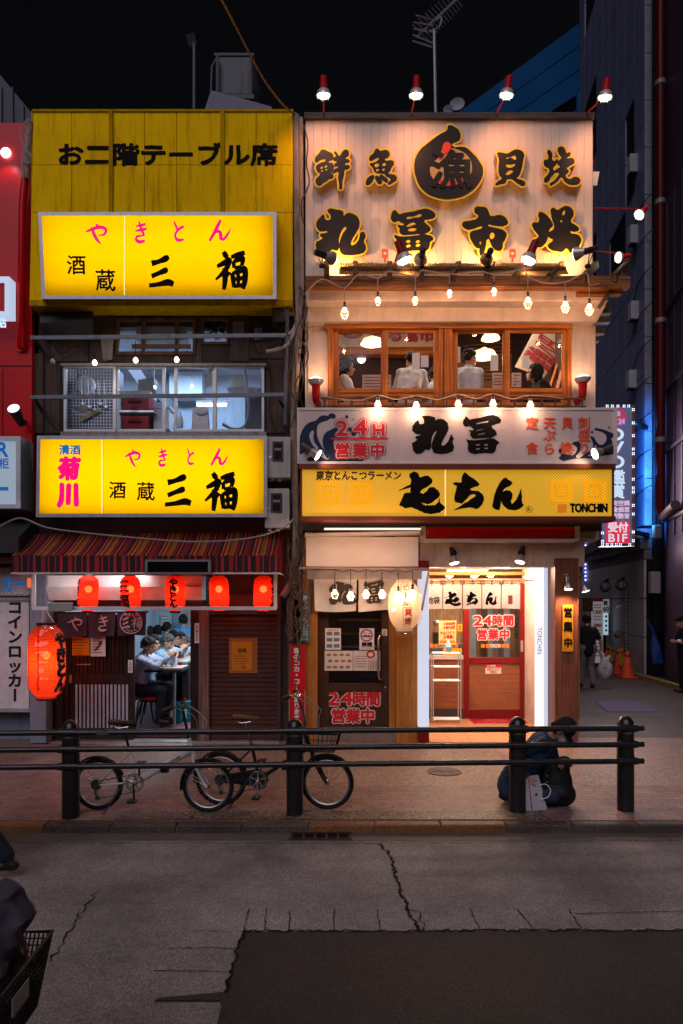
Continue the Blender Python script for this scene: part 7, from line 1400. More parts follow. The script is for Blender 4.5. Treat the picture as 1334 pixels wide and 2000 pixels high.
# ================================================================ bicycles
TYRE=M('tyre_rubber',(.01,.01,.01),rough=.7);RIM=M('alloy_rim',(.4,.39,.4),rough=.35,metal=.8);SPK=M('spoke_steel',(.45,.45,.47),rough=.3,metal=.8);CHR=M('chrome',(.6,.6,.63),rough=.2,metal=1)
def circ(c,r,n=40):return[Vector((c[0]+math.cos(2*math.pi*k/n)*r,c[1],c[2]+math.sin(2*math.pi*k/n)*r))for k in range(n)]
def wheel(root,cx,r,hubw=.05):
 c=(cx,0,r);t=MB().tube(circ(c,r-.021),.021,n=10,closed=1).build('wheel',TYRE,root,smooth=1,local=1)
 m=MB();m.tube(circ(c,r-.046,48),.011,n=8,closed=1);m.build('rim',RIM,t,smooth=1,local=1)
 m=MB()
 for k in range(20):
  a=2*math.pi*k/20;a2=a+(.28 if k%2 else-.28);m.tube([(cx+math.cos(a2)*.02,(.025 if k%2 else-.025),r+math.sin(a2)*.02),(cx+math.cos(a)*(r-.045),0,r+math.sin(a)*(r-.045))],.0016,n=4)
 m.build('spokes',SPK,t,local=1);MB().lathe((cx,-hubw,r),[(.012,0),(.022,.02),(.016,.03),(.016,.07),(.022,.08),(.012,.1)],n=14,axis=(0,1,0)).build('hub',CHR,t,smooth=1,local=1);return t
def bike(label,loc,yaw,WB,r,paint,bb,seat,headt,headb,bar,fork_paint,seat_mat,post_mat,basket=None,text=None,main=.026,chaincase=0,stem_curve=0,group='bicycles'):
 root=thing('bicycle',label,'bicycle',loc,group,rz=yaw);V=Vector;L=dict(local=1)
 bbv,st_,ht,hb=V((bb[0],0,bb[1])),V((seat[0],0,seat[1])),V((headt[0],0,headt[1])),V((headb[0],0,headb[1]));rh,fh=V((0,0,r)),V((WB,0,r))
 wheel(root,0,r);wheel(root,WB,r)
 stt=bbv+(st_-bbv)*.52
 m=MB();m.tube([bbv,stt],.017);m.tube([bbv+V((.03,0,.02)),hb.lerp(ht,.35)],main,n=12);m.tube([ht+(ht-hb).normalized()*.02,hb-(ht-hb).normalized()*.02],.021,n=12)
 m.lathe(bbv-V((0,.035,0)),[(.024,0),(.024,.07)],n=14,axis=(0,1,0))
 for y in(-.045,.045):m.tube([bbv+V((0,y*.6,0)),V((0,y,r))],.009);m.tube([stt+V((0,y*.4,-.03)),V((0,y,r))],.008)
 m.build('frame',paint,root,smooth=1,**L)
 mid=(bbv+hb)/2;MB().box(mid.x-.035,mid.x+.035,-.04,.04,mid.z-.035,mid.z+.05).build('fold_joint',post_mat if not chaincase else BLACK,root,bevel=.008,**L)
 m=MB();cr_=hb-(ht-hb).normalized()*.03;m.tube([cr_+V((0,-.045,0)),cr_+V((0,.045,0))],.018)
 for y in(-.045,.045):m.tube(spline([cr_+V((0,y,0)),cr_.lerp(fh,.6)+V((-.012,y,0)),V((WB,y,r))]),[.015]*7+[.011]*6,n=8)
 m.build('fork',fork_paint,root,smooth=1,**L)
 MB().tube([stt-(st_-bbv).normalized()*.02,st_-V((0,0,.05))],.0135).build('seat_post',post_mat,root,smooth=1,**L);MB().lathe(stt,[(.022,-.015),(.022,.015)],n=12,axis=st_-bbv).build('seat_clamp',DARKM,root,**L)
 m=MB();sv=[]
 prof=[(-.13,.07,.0),(-.115,.085,.005),(-.06,.08,.0),(0,.055,-.006),(.06,.03,-.008),(.12,.02,-.012),(.14,.012,-.02)]
 for x,w,z in prof:
  for k in range(9):a=math.pi*k/8;sv.append(st_+V((x,math.cos(a)*w,z+math.sin(a)*.025-.02)))
  for k in range(3):sv.append(st_+V((x,-w+w*(k+1)/2,z-.05)))
 n=12;m.v+=sv
 for i in range(len(prof)-1):
  for k in range(n):m.f.append((i*n+k,i*n+(k+1)%n,(i+1)*n+(k+1)%n,(i+1)*n+k))
 m.f.append(tuple(range(n)));m.f.append(tuple((len(prof)-1)*n+k for k in reversed(range(n))));m.build('saddle',seat_mat,root,smooth=1,sub=1,**L)
 m=MB()
 for y in(-.025,.025):m.tube([st_+V((-.09,y,-.055)),st_+V((-.03,y,-.075)),st_+V((.06,y*.6,-.06))],.004,n=6)
 m.build('saddle_rail',CHR,root,**L)
 bv=V((bar[0],0,bar[1]));stem=spline([ht,ht.lerp(bv,.5)+V((.02,0,0)),bv])if stem_curve else[ht,bv];MB().tube(stem,.0145).build('stem',post_mat,root,smooth=1,**L)
 hbp=spline([bv+V((-.09,-.27,.02)),bv+V((-.06,-.2,.03)),bv+V((.0,-.09,.02)),bv,bv+V((.0,.09,.02)),bv+V((-.06,.2,.03)),bv+V((-.09,.27,.02))]);hd=MB().tube(hbp,.011).build('handlebar',CHR if stem_curve else DARKM,root,smooth=1,**L)
 for s_ in(-1,1):
  MB().tube([bv+V((-.10,s_*.29,.018)),bv+V((-.058,s_*.18,.032))],.017,n=10).build('grip',M('grip_brown',(.05,.025,.015),rough=.7),hd,smooth=1,**L);MB().tube([bv+V((-.03,s_*.17,.03)),bv+V((-.06,s_*.24,-.005)),bv+V((-.09,s_*.28,-.01))],.006,n=6).build('brake_lever',CHR,hd,**L)
 m=MB()
 for k,s_ in enumerate((-1,1,1)):m.tube(spline([bv+V((-.03,s_*.16,.03)),bv+V((.14+.03*k,s_*.1,-.06-.03*k)),bv+V((.16+.02*k,s_*.05,-.22)),cr_+V((.05,s_*.03,.03-.02*k))]),.003,n=5)
 m.build('brake_cable',M('cable_grey',(.3,.3,.3),rough=.5),root,**L)
 R1=.085;m=MB();cc_=bbv+V((0,-.05,0));m.tube(circ(cc_,R1,36),.006,n=6,closed=1);m.tube(circ(cc_,R1*.8,36),.004,n=6,closed=1)
 for k in range(5):a=2*math.pi*k/5+.3;m.bar(cc_,cc_+V((math.cos(a)*R1,0,math.sin(a)*R1)),.014,.006,up=(0,1,0))
 m.lathe(cc_+V((0,-.02,0)),[(.018,0),(.018,.05)],n=12,axis=(0,1,0));ck=m.build('crankset',CHR,root,smooth=1,**L)
 for s_,a in((-1,-1.55),(1,1.55)):
  e=bbv+V((math.cos(a)*.155,s_*.075,math.sin(a)*.155));MB().bar(bbv+V((0,s_*.075,0)),e,.018,.012,up=(0,1,0)).build('crank_arm',DARKM if not chaincase else CHR,ck,bevel=.003,**L);p_=MB().box(e.x-.04,e.x+.04,min(e.y,e.y+s_*.09),max(e.y,e.y+s_*.09),e.z-.012,e.z+.012).build('pedal',BLACK,root,bevel=.004,**L);MB().box(e.x-.041,e.x-.037,e.y+s_*.02,e.y+s_*.07,e.z-.007,e.z+.007).box(e.x+.037,e.x+.041,e.y+s_*.02,e.y+s_*.07,e.z-.007,e.z+.007).build('reflector',M('amber_reflector',S(170,90,20),rough=.2),p_,**L)
 m=MB();q=V((0,-.05,r));m.tube([q+V((0,0,.035)),cc_+V((0,0,R1))],.004,n=5);m.tube([cc_+V((0,0,-R1)),V((.02,-.05,r-.13)),],.004,n=5);m.build('chain',M('oily_chain',(.04,.035,.03),rough=.5,metal=.5),root,**L)
 m=MB()
 for k in range(6):m.lathe((0,-.062+.004*k,r),[(.022+.006*k,0),(.022+.006*k,.002)],n=20,axis=(0,1,0))
 m.bar((0,-.06,r),(.01,-.07,r-.09),.02,.012);m.lathe((.02,-.062,r-.12),[(.025,0),(.025,.008)],n=12,axis=(0,1,0));m.build('derailleur',M('dull_steel',(.12,.12,.12),rough=.4,metal=.7),root,**L)
 if chaincase:MB().prism([V((cx_,-.042,z_))for cx_,z_ in[(.02,r+.05),(bb[0],bb[1]+.105),(bb[0]+.08,bb[1]+.07),(bb[0]+.105,bb[1]),(bb[0]+.07,bb[1]-.08),(bb[0],bb[1]-.105),(bb[0]-.08,bb[1]-.06),(.05,r-.03)]],(0,.012,0)).build('chain_guard',BLACK,root,bevel=.003,**L)
 for cx_,a0,a1,nm in((0,20,190,'rear_mudguard'),(WB,50,190,'front_mudguard')):
  m=MB();N=24
  for k in range(N+1):
   a=R(a0+(a1-a0)*k/N)
   for y,dr in((-.03,-.012),(-.018,.004),(0,.008),(.018,.004),(.03,-.012)):m.v.append(V((cx_+math.cos(a)*(r+.016+dr),y,r+math.sin(a)*(r+.016+dr))))
  for k in range(N):
   for j in range(4):m.f.append((k*5+j,k*5+j+1,k*5+j+6,k*5+j+5))
  m.build(nm,BLACK,root,smooth=1,**L);a=R((a0+a1)/2+30);m=MB()
  for y in(-.04,.04):m.tube([V((cx_,y,r)),V((cx_+math.cos(a)*(r+.015),y*.8,r+math.sin(a)*(r+.015)))],.003,n=5)
  m.build('mudguard_stay',CHR,root,**L)
 MB().tube([bbv+V((-.1,-.05,.0)),V((.12,-.16,.005))],.007,n=6).build('kickstand',DARKM,root,**L)
 if basket:
  x0,x1,z0,z1,w,mt,dens,wr=basket;m=MB();tp_=[V((x0,-w,z1)),V((x1+.05,-w,z1)),V((x1+.05,w,z1)),V((x0,w,z1))];bt=[V((x0+.02,-w+.03,z0)),V((x1,-w+.03,z0)),V((x1,w-.03,z0)),V((x0+.02,w-.03,z0))]
  m.tube(tp_,wr*2.2,n=8,closed=1);m.tube(bt,wr*1.5,n=6,closed=1)
  for k in range(4):
   for j in range(dens):f=j/dens;m.tube([tp_[k].lerp(tp_[(k+1)%4],f),bt[k].lerp(bt[(k+1)%4],f)],wr,n=4)
  for j in range(1,max(3,dens//2)):f=j/max(3,dens//2);m.tube([tp_[k].lerp(bt[k],f)for k in range(4)],wr,n=4,closed=1)
  for j in range(1,dens):f=j/dens;m.tube([bt[0].lerp(bt[1],f),bt[3].lerp(bt[2],f)],wr,n=4);m.tube([bt[0].lerp(bt[3],f),bt[1].lerp(bt[2],f)],wr,n=4)
  m.build('basket',mt,root,**L)
 if text:
  m=MB();vs,fs=glyph(text);a=bbv+V((.03,0,.02));b=hb.lerp(ht,.35);d=(b-a).normalized();u=V((-d.z,0,d.x));Lx=max(v.x for v in vs)
  for q in range(3):m.add([a.lerp(b,.5)+d*(v.x/Lx*.2-.02+.0012*(q-1))+u*((v.y-.35)*.042)+V((0,-main-.0012-.0002*q,0))for v in vs],fs)
  m.build('frame_lettering',INK,root,**L)
 return root
WFR=M('silver_white_frame',(.78,.76,.77),rough=.3,spec=.5)
bike('white folding bicycle with a black saddle leaning behind the barrier at the left',(-2.37,6.97,0),R(-4.2),1.09,.252,WFR,(.385,.28),(.25,.875),(.905,.69),(.945,.545),(.84,1.0),WFR,M('black_saddle',(.012,.012,.013),rough=.35),DARKM,text='GRAPHIS',main=.034)
bike('black folding bicycle with a brown saddle and wire basket beside the middle post',(-1.2,7.13,0),R(-7.5),1.07,.262,BLACK,(.39,.275),(.25,.90),(.86,.70),(.92,.55),(.78,1.09),BLACK,M('brown_saddle',(.12,.06,.025),rough=.5),CHR,basket=(.86,1.15,.58,.76,.14,DARKM,7,.0028),main=.02,chaincase=1,stem_curve=1)
fb_=bike('dark bicycle at the lower left corner, only its front basket in view',(-2.42,2.55,RZ),R(2),1.05,.27,BLACK,(.39,.29),(.2,.85),(.83,.75),(.9,.6),(.78,1.02),BLACK,BLACK,DARKM,basket=(.92,1.24,.54,.815,.23,M('black_plastic_grid',(.012,.012,.014),rough=.45),22,.0032),main=.022)
MB().box(1.293,1.299,-.16,-.02,.70,.765).build('basket_label',M('pale_label',(.28,.28,.33),rough=.5),fb_,local=1,bevel=.004)
bag=thing('shoulder_bag','dark purple grey bag stuffed in the basket of the corner bicycle','bag',P(10,1900,2.5));m=MB();m.ball((-1.34,2.57,.74),.17,sx=1.1,sy=1.1,sz=1.2,n=20,m=14);m.ball((-1.26,2.62,.88),.12,n=16,m=10);m.ball((-1.36,2.5,.9),.14,n=16,m=10);q=fuse(m,.012,3)
for i,v in enumerate(q.v):q.v[i]=v+Vector((mnoise.noise(v*12),mnoise.noise(v*12+Vector((3,0,0))),mnoise.noise(v*12+Vector((0,7,0)))))*.04+Vector((mnoise.noise(Vector((v.x*5,v.y*5,v.z*30))),0,0))*.02
q.build('body',M('purple_grey_nylon',(.045,.038,.055),rough=.6,var=.5,sc=4),bag,smooth=1);MB().tube(spline([(-1.5,2.55,.86),(-1.42,2.5,.97),(-1.3,2.55,.95),(-1.25,2.62,.84)]),.012).build('strap',BLACK,bag,smooth=1)
# ================================================================ people
SKIN=M('skin',(.46,.25,.17),rough=.5,var=.1,sc=20);SKIN2=M('tanned_skin',(.38,.19,.12),rough=.5,var=.1,sc=20)
HAIRB=M('black_hair',(.01,.008,.008),rough=.7,spec=.15,bump=.6,bsc=90);HAIRG=M('grey_hair',(.06,.056,.056),rough=.7,spec=.2,bump=.6,bsc=90);HAIRN=M('brown_hair',(.02,.012,.009),rough=.7,spec=.2,bump=.6,bsc=90)
def ik(a,c,l1,l2,pole):
 d=c-a;L=min(d.length,(l1+l2)*.999);t=d.normalized();x=(l1*l1-l2*l2+L*L)/(2*L);h=math.sqrt(max(0,l1*l1-x*x));p=pole-t*pole.dot(t);p=p.normalized()if p.length>1e-4 else Vector((0,0,1));return a+t*x+p*h
def human(label,loc,yaw=0,pelz=.66,lean=8,side=0,wR=None,wL=None,legs=None,head=(0,0),shirt=WHITE,sleeve='long',trousers=None,hair=HAIRB,hstyle='short',skin=SKIN,shoes=BLACK,voxel=.010,group=None,poleR=(-.4,-.6,-.6),poleL=(-.4,.6,-.6),collar=1,glasses=0,mask=0,coat=0,k=1.0,curl=.9,glow=None):
 V=Vector;root=thing('person',label,'person',loc,group,rz=yaw);trousers=trousers or M('dark_trousers',(.02,.02,.025),rough=.8)
 P0=V((0,0,pelz));u=V((math.sin(R(lean)),math.sin(R(side)),math.cos(R(lean)))).normalized();fw=V((math.cos(R(lean)),0,-math.sin(R(lean))));lf=V((0,1,0));lf=(lf-u*u.y).normalized()
 wa,ch,nk=P0+u*.16,P0+u*.38,P0+u*.53;sh={s:P0+u*.435+lf*.162*s for s in(-1,1)}
 hy,hp=head;hf=V((math.cos(R(hy))*math.cos(R(hp)),math.sin(R(hy))*math.cos(R(hp)),-math.sin(R(hp))));hl=V((-math.sin(R(hy)),math.cos(R(hy)),0));hu=hf.cross(hl);hc=nk+u*.03+hu*.095+hf*.035
 H=lambda x,y,z:hc+hf*x+hl*y+hu*z
 def hball(m,c,r,sx,sy,sz,n=14,q=9):
  s0=len(m.v);m.ball((0,0,0),r,sx,sy,sz,n,q)
  for i in range(s0,len(m.v)):v=m.v[i];m.v[i]=H(c[0]+v.x,c[1]+v.y,c[2]+v.z)
 wr={-1:V(wR)if wR else V((.25,-.2,pelz+.1)),1:V(wL)if wL else V((.25,.2,pelz+.1))};el={}
 for s in(-1,1):el[s]=ik(sh[s],wr[s],.28,.25,V(poleR if s<0 else poleL))
 hp_={s:P0+V((0,.09*s,-.03))for s in(-1,1)};legs=legs or{-1:(V((.42,-.12,pelz-.03)),V((.36,-.12,pelz-.46))),1:(V((.42,.12,pelz-.03)),V((.36,.12,pelz-.46)))}
 b=MB();s0=0
 hball(b,(-.012,0,.03),.1,.98,.79,1.05);hball(b,(.02,0,-.045),.075,.95,.82,.95);hball(b,(.062,0,-.093),.026,1,1.1,.8);hball(b,(.072,0,.022),.03,.6,1.7,.5);hball(b,(.055,.04,-.03),.03,.7,.8,.8);hball(b,(.055,-.04,-.03),.03,.7,.8,.8)
 b.cap(H(.084,0,.012),H(.106,0,-.03),.009,.016);hball(b,(.088,0,-.066),.016,.6,1.5,.6)
 for s in(-1,1):hball(b,(-.008,.08*s,-.012),.026,.8,.45,1.25)
 b.cap(nk-u*.06,H(-.015,0,-.05),.058,.05)
 b.cap(P0,wa,.13,.12);b.cap(wa,ch,.12,.13);b.cap(sh[-1],sh[1],.055,.055);b.cap(ch,nk,.12,.055)
 for s in(-1,1):
  b.cap(sh[s],el[s],.046,.042);b.cap(el[s],wr[s],.042,.028)
  d=(wr[s]-el[s]).normalized();pn=lf*(-s);pn=(pn-d*pn.dot(d)).normalized();ac=d.cross(pn).normalized()
  for j in range(4):
   o=ac*(.028-.0187*j);kn=wr[s]+d*(.088-.004*abs(j-1))+o;b.cap(wr[s]+o*.5,kn,.016,.0125)
   L1=(.04,.045,.042,.034)[j];c1=curl*.6;d1_=(d*math.cos(c1)+pn*math.sin(c1)).normalized();p1=kn+d1_*L1;c2=curl*1.5;d2_=(d*math.cos(c2)+pn*math.sin(c2)).normalized();p2=p1+d2_*L1*.85;b.cap(kn,p1,.011,.0095);b.cap(p1,p2,.0095,.008)
  tb_=wr[s]+d*.03+ac*.025;t1=tb_+(d*.6+ac*.6+pn*.35).normalized()*.04;b.cap(tb_,t1,.015,.012);b.cap(t1,t1+(d*.8+pn*.5).normalized()*.032,.012,.009)
  kn,an=legs[s];b.cap(hp_[s],kn,.078,.055);b.cap(kn,an,.054,.036)
 body=fuse(b,voxel,3).build('body',skin,root,smooth=1,local=1)
 m=MB();m.cap(P0-u*.04,wa,.155,.145);m.cap(wa,ch,.145,.15);m.cap(P0+lf*.06,ch+lf*.07,.12,.125);m.cap(P0-lf*.06,ch-lf*.07,.12,.125);m.cap(sh[-1],sh[1],.074,.074);m.cap(ch,nk-u*.03,.135,.07)
 for s in(-1,1):m.cap(nk-u*.045,sh[s],.055,.07)
 for s in(-1,1):
  m.cap(sh[s],el[s],.066,.055)if sleeve=='long' else m.cap(sh[s],sh[s].lerp(el[s],.68),.072,.07)
  if sleeve=='long':m.cap(el[s],el[s].lerp(wr[s],.9),.058,.043)
 if coat:m.cap(P0+V((-.02,.07,0)),P0+V((-.06,.08,-coat)),.14,.15);m.cap(P0+V((-.02,-.07,0)),P0+V((-.06,-.08,-coat)),.14,.15)
 q=fuse(m,voxel,3)
 for i,v in enumerate(q.v):q.v[i]=v+V((mnoise.noise(v*11),mnoise.noise(v*11+V((9,0,0))),0))*.016+V((0,0,mnoise.noise(v*26)))*.008
 sht=q.build('shirt',shirt,root,smooth=1,local=1)
 if collar:
  m=MB();n_=16;cc0=nk-u*.035
  for z_,r_ in((0,.078),(.035,.068)):
   for j in range(n_):a=2*math.pi*j/n_;m.v.append(cc0+u*(z_-.012*math.cos(a))+fw*math.cos(a)*r_+lf*math.sin(a)*r_)
  for j in range(n_):m.f.append((j,(j+1)%n_,n_+(j+1)%n_,n_+j))
  m.build('collar',shirt,sht,smooth=1,local=1)
 m=MB();m.cap(hp_[-1]+V((0,0,.05)),hp_[1]+V((0,0,.05)),.13,.13)
 for s in(-1,1):kn,an=legs[s];m.cap(hp_[s],kn,.105,.08);m.cap(kn,an.lerp(kn,.08),.078,.062)
 fuse(m,voxel*1.2,2).build('trousers',trousers,root,smooth=1,local=1)
 for s in(-1,1):
  kn,an=legs[s];m=MB();fd=V((1,.12*s,0));fd=V((.25,0,-1))if an.z-.09<-5 else fd;m.cap(an+V((-.04,0,-.045)),an+fd.normalized()*.15+V((0,0,-.06)),.042,.034);m.cap(an,an+V((-.02,0,-.05)),.045,.045);fuse(m,.012,2).build('shoe',shoes,root,smooth=1,local=1)
 rr_=random.Random(hash(label)%9999 if False else len(label)*7+int(loc[0]*10));m=MB()
 if hstyle!='cap':
  for i in range(420):
   z_=rr_.uniform(-.75,1);a=rr_.uniform(0,2*math.pi);r_=math.sqrt(max(0,1-z_*z_));x_,y_=r_*math.cos(a),r_*math.sin(a)
   lim=.42 if hstyle!='bald' else .75
   if z_<lim and x_>(.52 if z_>.1 else .05)and not(hstyle=='bob' and x_<.45 and abs(y_)>.7):continue
   if z_<-.45 and hstyle!='bob':continue
   if z_<.05 and abs(y_)>.6 and x_>-.15 and hstyle!='bob':continue
   e=1.05 if hstyle!='bob' else 1.12;dz=0
   m.ball(H(-.012+x_*.1*e,y_*.082*e,.032+z_*.106*e-(.02 if z_<-.3 else 0)),.017+rr_.uniform(0,.007),n=6,m=4)
  if hstyle=='bob':
   for i in range(80):a=rr_.uniform(1.5,4.78);m.ball(H(-.02+math.cos(a)*.1,math.sin(a)*.092,rr_.uniform(-.12,-.02)),.022,n=6,m=4)
  fuse(m,.0095,2).build('hair',hair,root,smooth=1,local=1)
 else:
  cm=M('black_cap',(.012,.012,.014),rough=.8)
  m=MB();hball(m,(-.012,0,.04),.112,1,.84,1.02,20,12);c_=MB();keep=set(i for i,v in enumerate(m.v)if(v-H(0,0,.02)).dot(hu)>-.012)
  c_.v=m.v;c_.f=[f for f in m.f if all(i in keep for i in f)];c_.build('cap_crown',cm,root,smooth=1,local=1)
  m=MB();n_=12
  for j in range(n_+1):a=-1.2+2.4*j/n_;m.v+=[H(.09*math.cos(a),.088*math.sin(a),.025),H(.075+.105*math.cos(a*.8),.085*math.sin(a),.0),H(.075+.105*math.cos(a*.8),.085*math.sin(a),-.006),H(.09*math.cos(a),.088*math.sin(a),.017)]
  for j in range(n_):
   for e in range(4):m.f.append((4*j+e,4*j+(e+1)%4,4*j+4+(e+1)%4,4*j+4+e))
  m.build('cap_brim',cm,root,smooth=1,local=1)
  m=MB()
  for i in range(90):a=rr_.uniform(1.7,4.6);m.ball(H(-.012+math.cos(a)*.098,math.sin(a)*.08,rr_.uniform(-.06,.02)),.014,n=6,m=4)
  fuse(m,.008,2).build('hair',hair,root,smooth=1,local=1)
 for s in(-1,1):
  m=MB();hball(m,(.083,.031*s,.006),.0105,.6,1.25,.7,8,6);m.build('eye',M('dark_eye',(.02,.014,.012),rough=.2),root,local=1);m=MB();m.cap(H(.092,.016*s,.028),H(.08,.048*s,.03),.005,.004);m.build('eyebrow',hair,root,local=1)
 if not mask:m=MB();m.cap(H(.097,-.02,-.066),H(.097,.02,-.066),.0045,.0045);m.build('mouth',M('lip',(.3,.1,.09),rough=.5),root,local=1)
 else:
  m=MB();hball(m,(.05,0,-.052),.07,.95,.98,.78,16,10);c_=MB();c_.v=m.v;keep=set(i for i,v in enumerate(m.v)if(v-H(0,0,0)).dot(hf)>.03);c_.f=[f for f in m.f if all(i in keep for i in f)];c_.build('face_mask',M('mask_white',(.5,.5,.55),rough=.8),root,smooth=1,local=1)
  m=MB()
  for s in(-1,1):m.tube([H(.06,.066*s,-.02),H(-.005,.086*s,.01)],.0025,n=4);m.tube([H(.06,.066*s,-.075),H(-.005,.086*s,-.03)],.0025,n=4)
  m.build('mask_loop',M('mask_white',(.5,.5,.55)),root,local=1)
 if glasses:
  m=MB()
  for s in(-1,1):m.tube([H(.105,.033*s+.024*math.cos(a*.63),.004+.018*math.sin(a*.63))for a in range(10)],.0022,n=4,closed=1);m.tube([H(.102,.056*s,.01),H(0,.083*s,.01)],.002,n=4)
  m.build('glasses',BLACK,root,local=1)
 return root
def seat_at(px,py,Y,floor,lean=10,hx=.15,**kw):
 hz=Z(py,Y);pelz=hz-floor-.53*math.cos(R(lean))-.125;return pelz
def diner(label,px,py,Y,floor,yaw=0,lean=10,**kw):
 hz=Z(py,Y);pelz=hz-floor-.56*math.cos(R(lean))-.095;off=Vector((.56*math.sin(R(lean))+.035,0));off.rotate(Matrix.Rotation(yaw,2));x=X(px,Y)-off.x;return human(label,(x,Y-off.y,floor),yaw,pelz,lean,**kw)
LB=M('pale_blue_shirt',(.33,.42,.55),rough=.8);PB2=M('grey_blue_shirt',(.26,.36,.42),rough=.8);WS=M('white_shirt',(.6,.6,.63),rough=.8);LG=M('lilac_grey_shirt',(.34,.33,.42),rough=.8);DKV=M('dark_vest',(.03,.03,.04),rough=.8)
G1='diners seated along the bar counter'
st_f=FL
diner('nearest seated diner in a lilac grey shirt eating at the counter table',287,1261,11.1,FL,lean=12,wR=(.5,-.1,1.08),wL=(.52,.1,1.1),head=(0,16),shirt=LG,hair=HAIRN,hstyle='short',skin=SKIN2,group=G1)
diner('pale faced diner in a light blue shirt just behind the nearest diner',299,1257,11.65,FL,lean=8,wR=(.45,-.1,1.0),wL=(.45,.15,1.0),head=(-10,4),shirt=LB,group=G1)
diner('grey haired diner in a grey blue shirt bending over his bowl',323,1253,12.15,FL,lean=16,wR=(.48,-.1,1.12),wL=(.5,.1,1.12),head=(0,22),shirt=PB2,hair=HAIRG,group=G1)
diner('diner in a white shirt looking down, fourth along the counter',338,1246,12.85,FL,lean=12,wR=(.5,-.1,1.1),wL=(.5,.1,1.1),head=(-5,14),shirt=WS,group=G1)
diner('diner with glasses in a dark vest reading a menu',352,1249,13.5,FL,lean=8,wR=(.42,-.08,1.2),wL=(.44,.12,1.2),head=(-8,6),shirt=DKV,glasses=1,group=G1)
diner('farthest seated diner, cropped grey hair beside the door jamb',367,1257,14.2,FL,lean=8,wR=(.4,-.1,1.1),wL=(.4,.1,1.1),head=(-10,8),shirt=LB,hair=HAIRG,group=G1)
G2='people beyond the partition in the bar'
for px,py,hh,sh_,lab in((294,1236,HAIRN,DKV,'brown haired head showing over the partition, leftmost'),(309,1234,HAIRB,DKV,'black haired head over the partition, second from left'),(326,1228,HAIRB,PB2,'tallest dark haired head over the partition in the middle')):diner(lab,px,py,15.95,FL,yaw=R(80),lean=2,shirt=sh_,hair=hh,group=G2,voxel=.014)
diner('man in a bright blue shirt standing at the back of the bar',358,1213,16.0,FL,yaw=R(100),lean=2,shirt=M('bright_blue_shirt',(.08,.25,.45),rough=.8),legs={-1:(Vector((0,-.1,.5)),Vector((0,-.1,.08))),1:(Vector((0,.1,.5)),Vector((0,.1,.08)))},group=G2,voxel=.014)
for px,Y,lab,rz in((356,13.3,'folded menu card held up by the diner with glasses',.5),(347,12.7,'open pale menu booklet on the counter before the white shirted diner',.2)):
 t=thing('menu_card',lab,'menu',P(px,1270,Y));c=P(px+6,1262 if px==356 else 1272,Y);MB().hexa([c+Vector(v)for v in((-.1,0,-.06),(.05,0,.03),(.05,.14,.03),(-.1,.14,-.06),(-.11,0,-.05),(.04,0,.04),(.04,.14,.04),(-.11,.14,-.05))]).build('card',M('menu_card_white',(.55,.55,.5)),t)
for i in range(4):
 Y=(11.65,12.15,12.85,13.5)[i];x=-3.2;t=thing('stool',['stool of the second diner','stool of the grey haired diner','stool of the fourth diner','stool of the diner with glasses'][i]+' at the bar counter','stool',(x,Y,FL),'stools behind the first');MB().lathe((x,Y,.5),[(.15,0),(.19,.01),(.195,.035),(.02,.055)],n=18).build('seat',M('red_vinyl',S(170,25,45)),t)
 for sx,sy in((-1,-1),(1,-1),(1,1),(-1,1)):MB().tube([(x+sx*.11,Y+sy*.11,.5),(x+sx*.18,Y+sy*.15,FL)],.013,n=6).build('leg',BLACK,t)
G3='diners behind the upstairs windows';CRS=M('cream_shirt',(.7,.64,.58),rough=.8);PBS=M('pale_cotton_shirt',(.5,.56,.66),rough=.8)
diner('short haired woman in a white top behind the left sash, facing right',678,718,10.8,F2,lean=6,wR=(.4,-.1,.75),wL=(.4,.1,.75),head=(0,5),shirt=CRS,sleeve='short',hair=HAIRB,hstyle='bob',collar=0,group=G3)
diner('man in a cream shirt behind the second sash, back turned and head to the left',797,706,11.0,F2,yaw=R(80),lean=22,side=-8,wR=(.45,-.2,.8),wL=(.45,.2,.8),head=(35,5),shirt=M('ivory_shirt',(.7,.73,.78),rough=.8),sleeve='long',group=G3)
diner('man with glasses in a pale shirt behind the third sash, head turned right',914,702,10.95,F2,yaw=R(85),lean=8,wR=(.4,-.2,.75),wL=(.4,.2,.75),head=(-62,0),shirt=PBS,glasses=1,group=G3)
diner('dark haired woman in black leaning forward behind the rightmost pane',1040,731,10.75,F2,yaw=R(180),lean=32,wR=(.4,-.1,.8),wL=(.45,.1,.8),head=(-20,-12),shirt=M('black_top',(.012,.012,.014),rough=.8),hstyle='bob',collar=0,group=G3)
diner('diner in a pale shirt mostly hidden by the middle window post',850,735,11.3,F2,yaw=R(75),lean=20,wR=(.4,-.2,.8),wL=(.4,.2,.8),head=(10,5),shirt=PBS,group=G3)
t=thing('dining_table','dark dining table between the upstairs diners','table',(2.0,11.8,F2));MB().box(.2,3.2,11.5,12.1,F2+.68,F2+.72).build('tabletop',OWX,t,bevel=.005)
for x,y in((.3,11.6),(3.1,11.6),(.3,12.0),(3.1,12.0)):MB().box(x-.03,x+.03,y-.03,y+.03,F2,F2+.68).build('leg',OW,t)
DEN=M('denim_jacket',(.025,.058,.12),rough=.8,var=.35,sc=12,bump=.3,bsc=150)
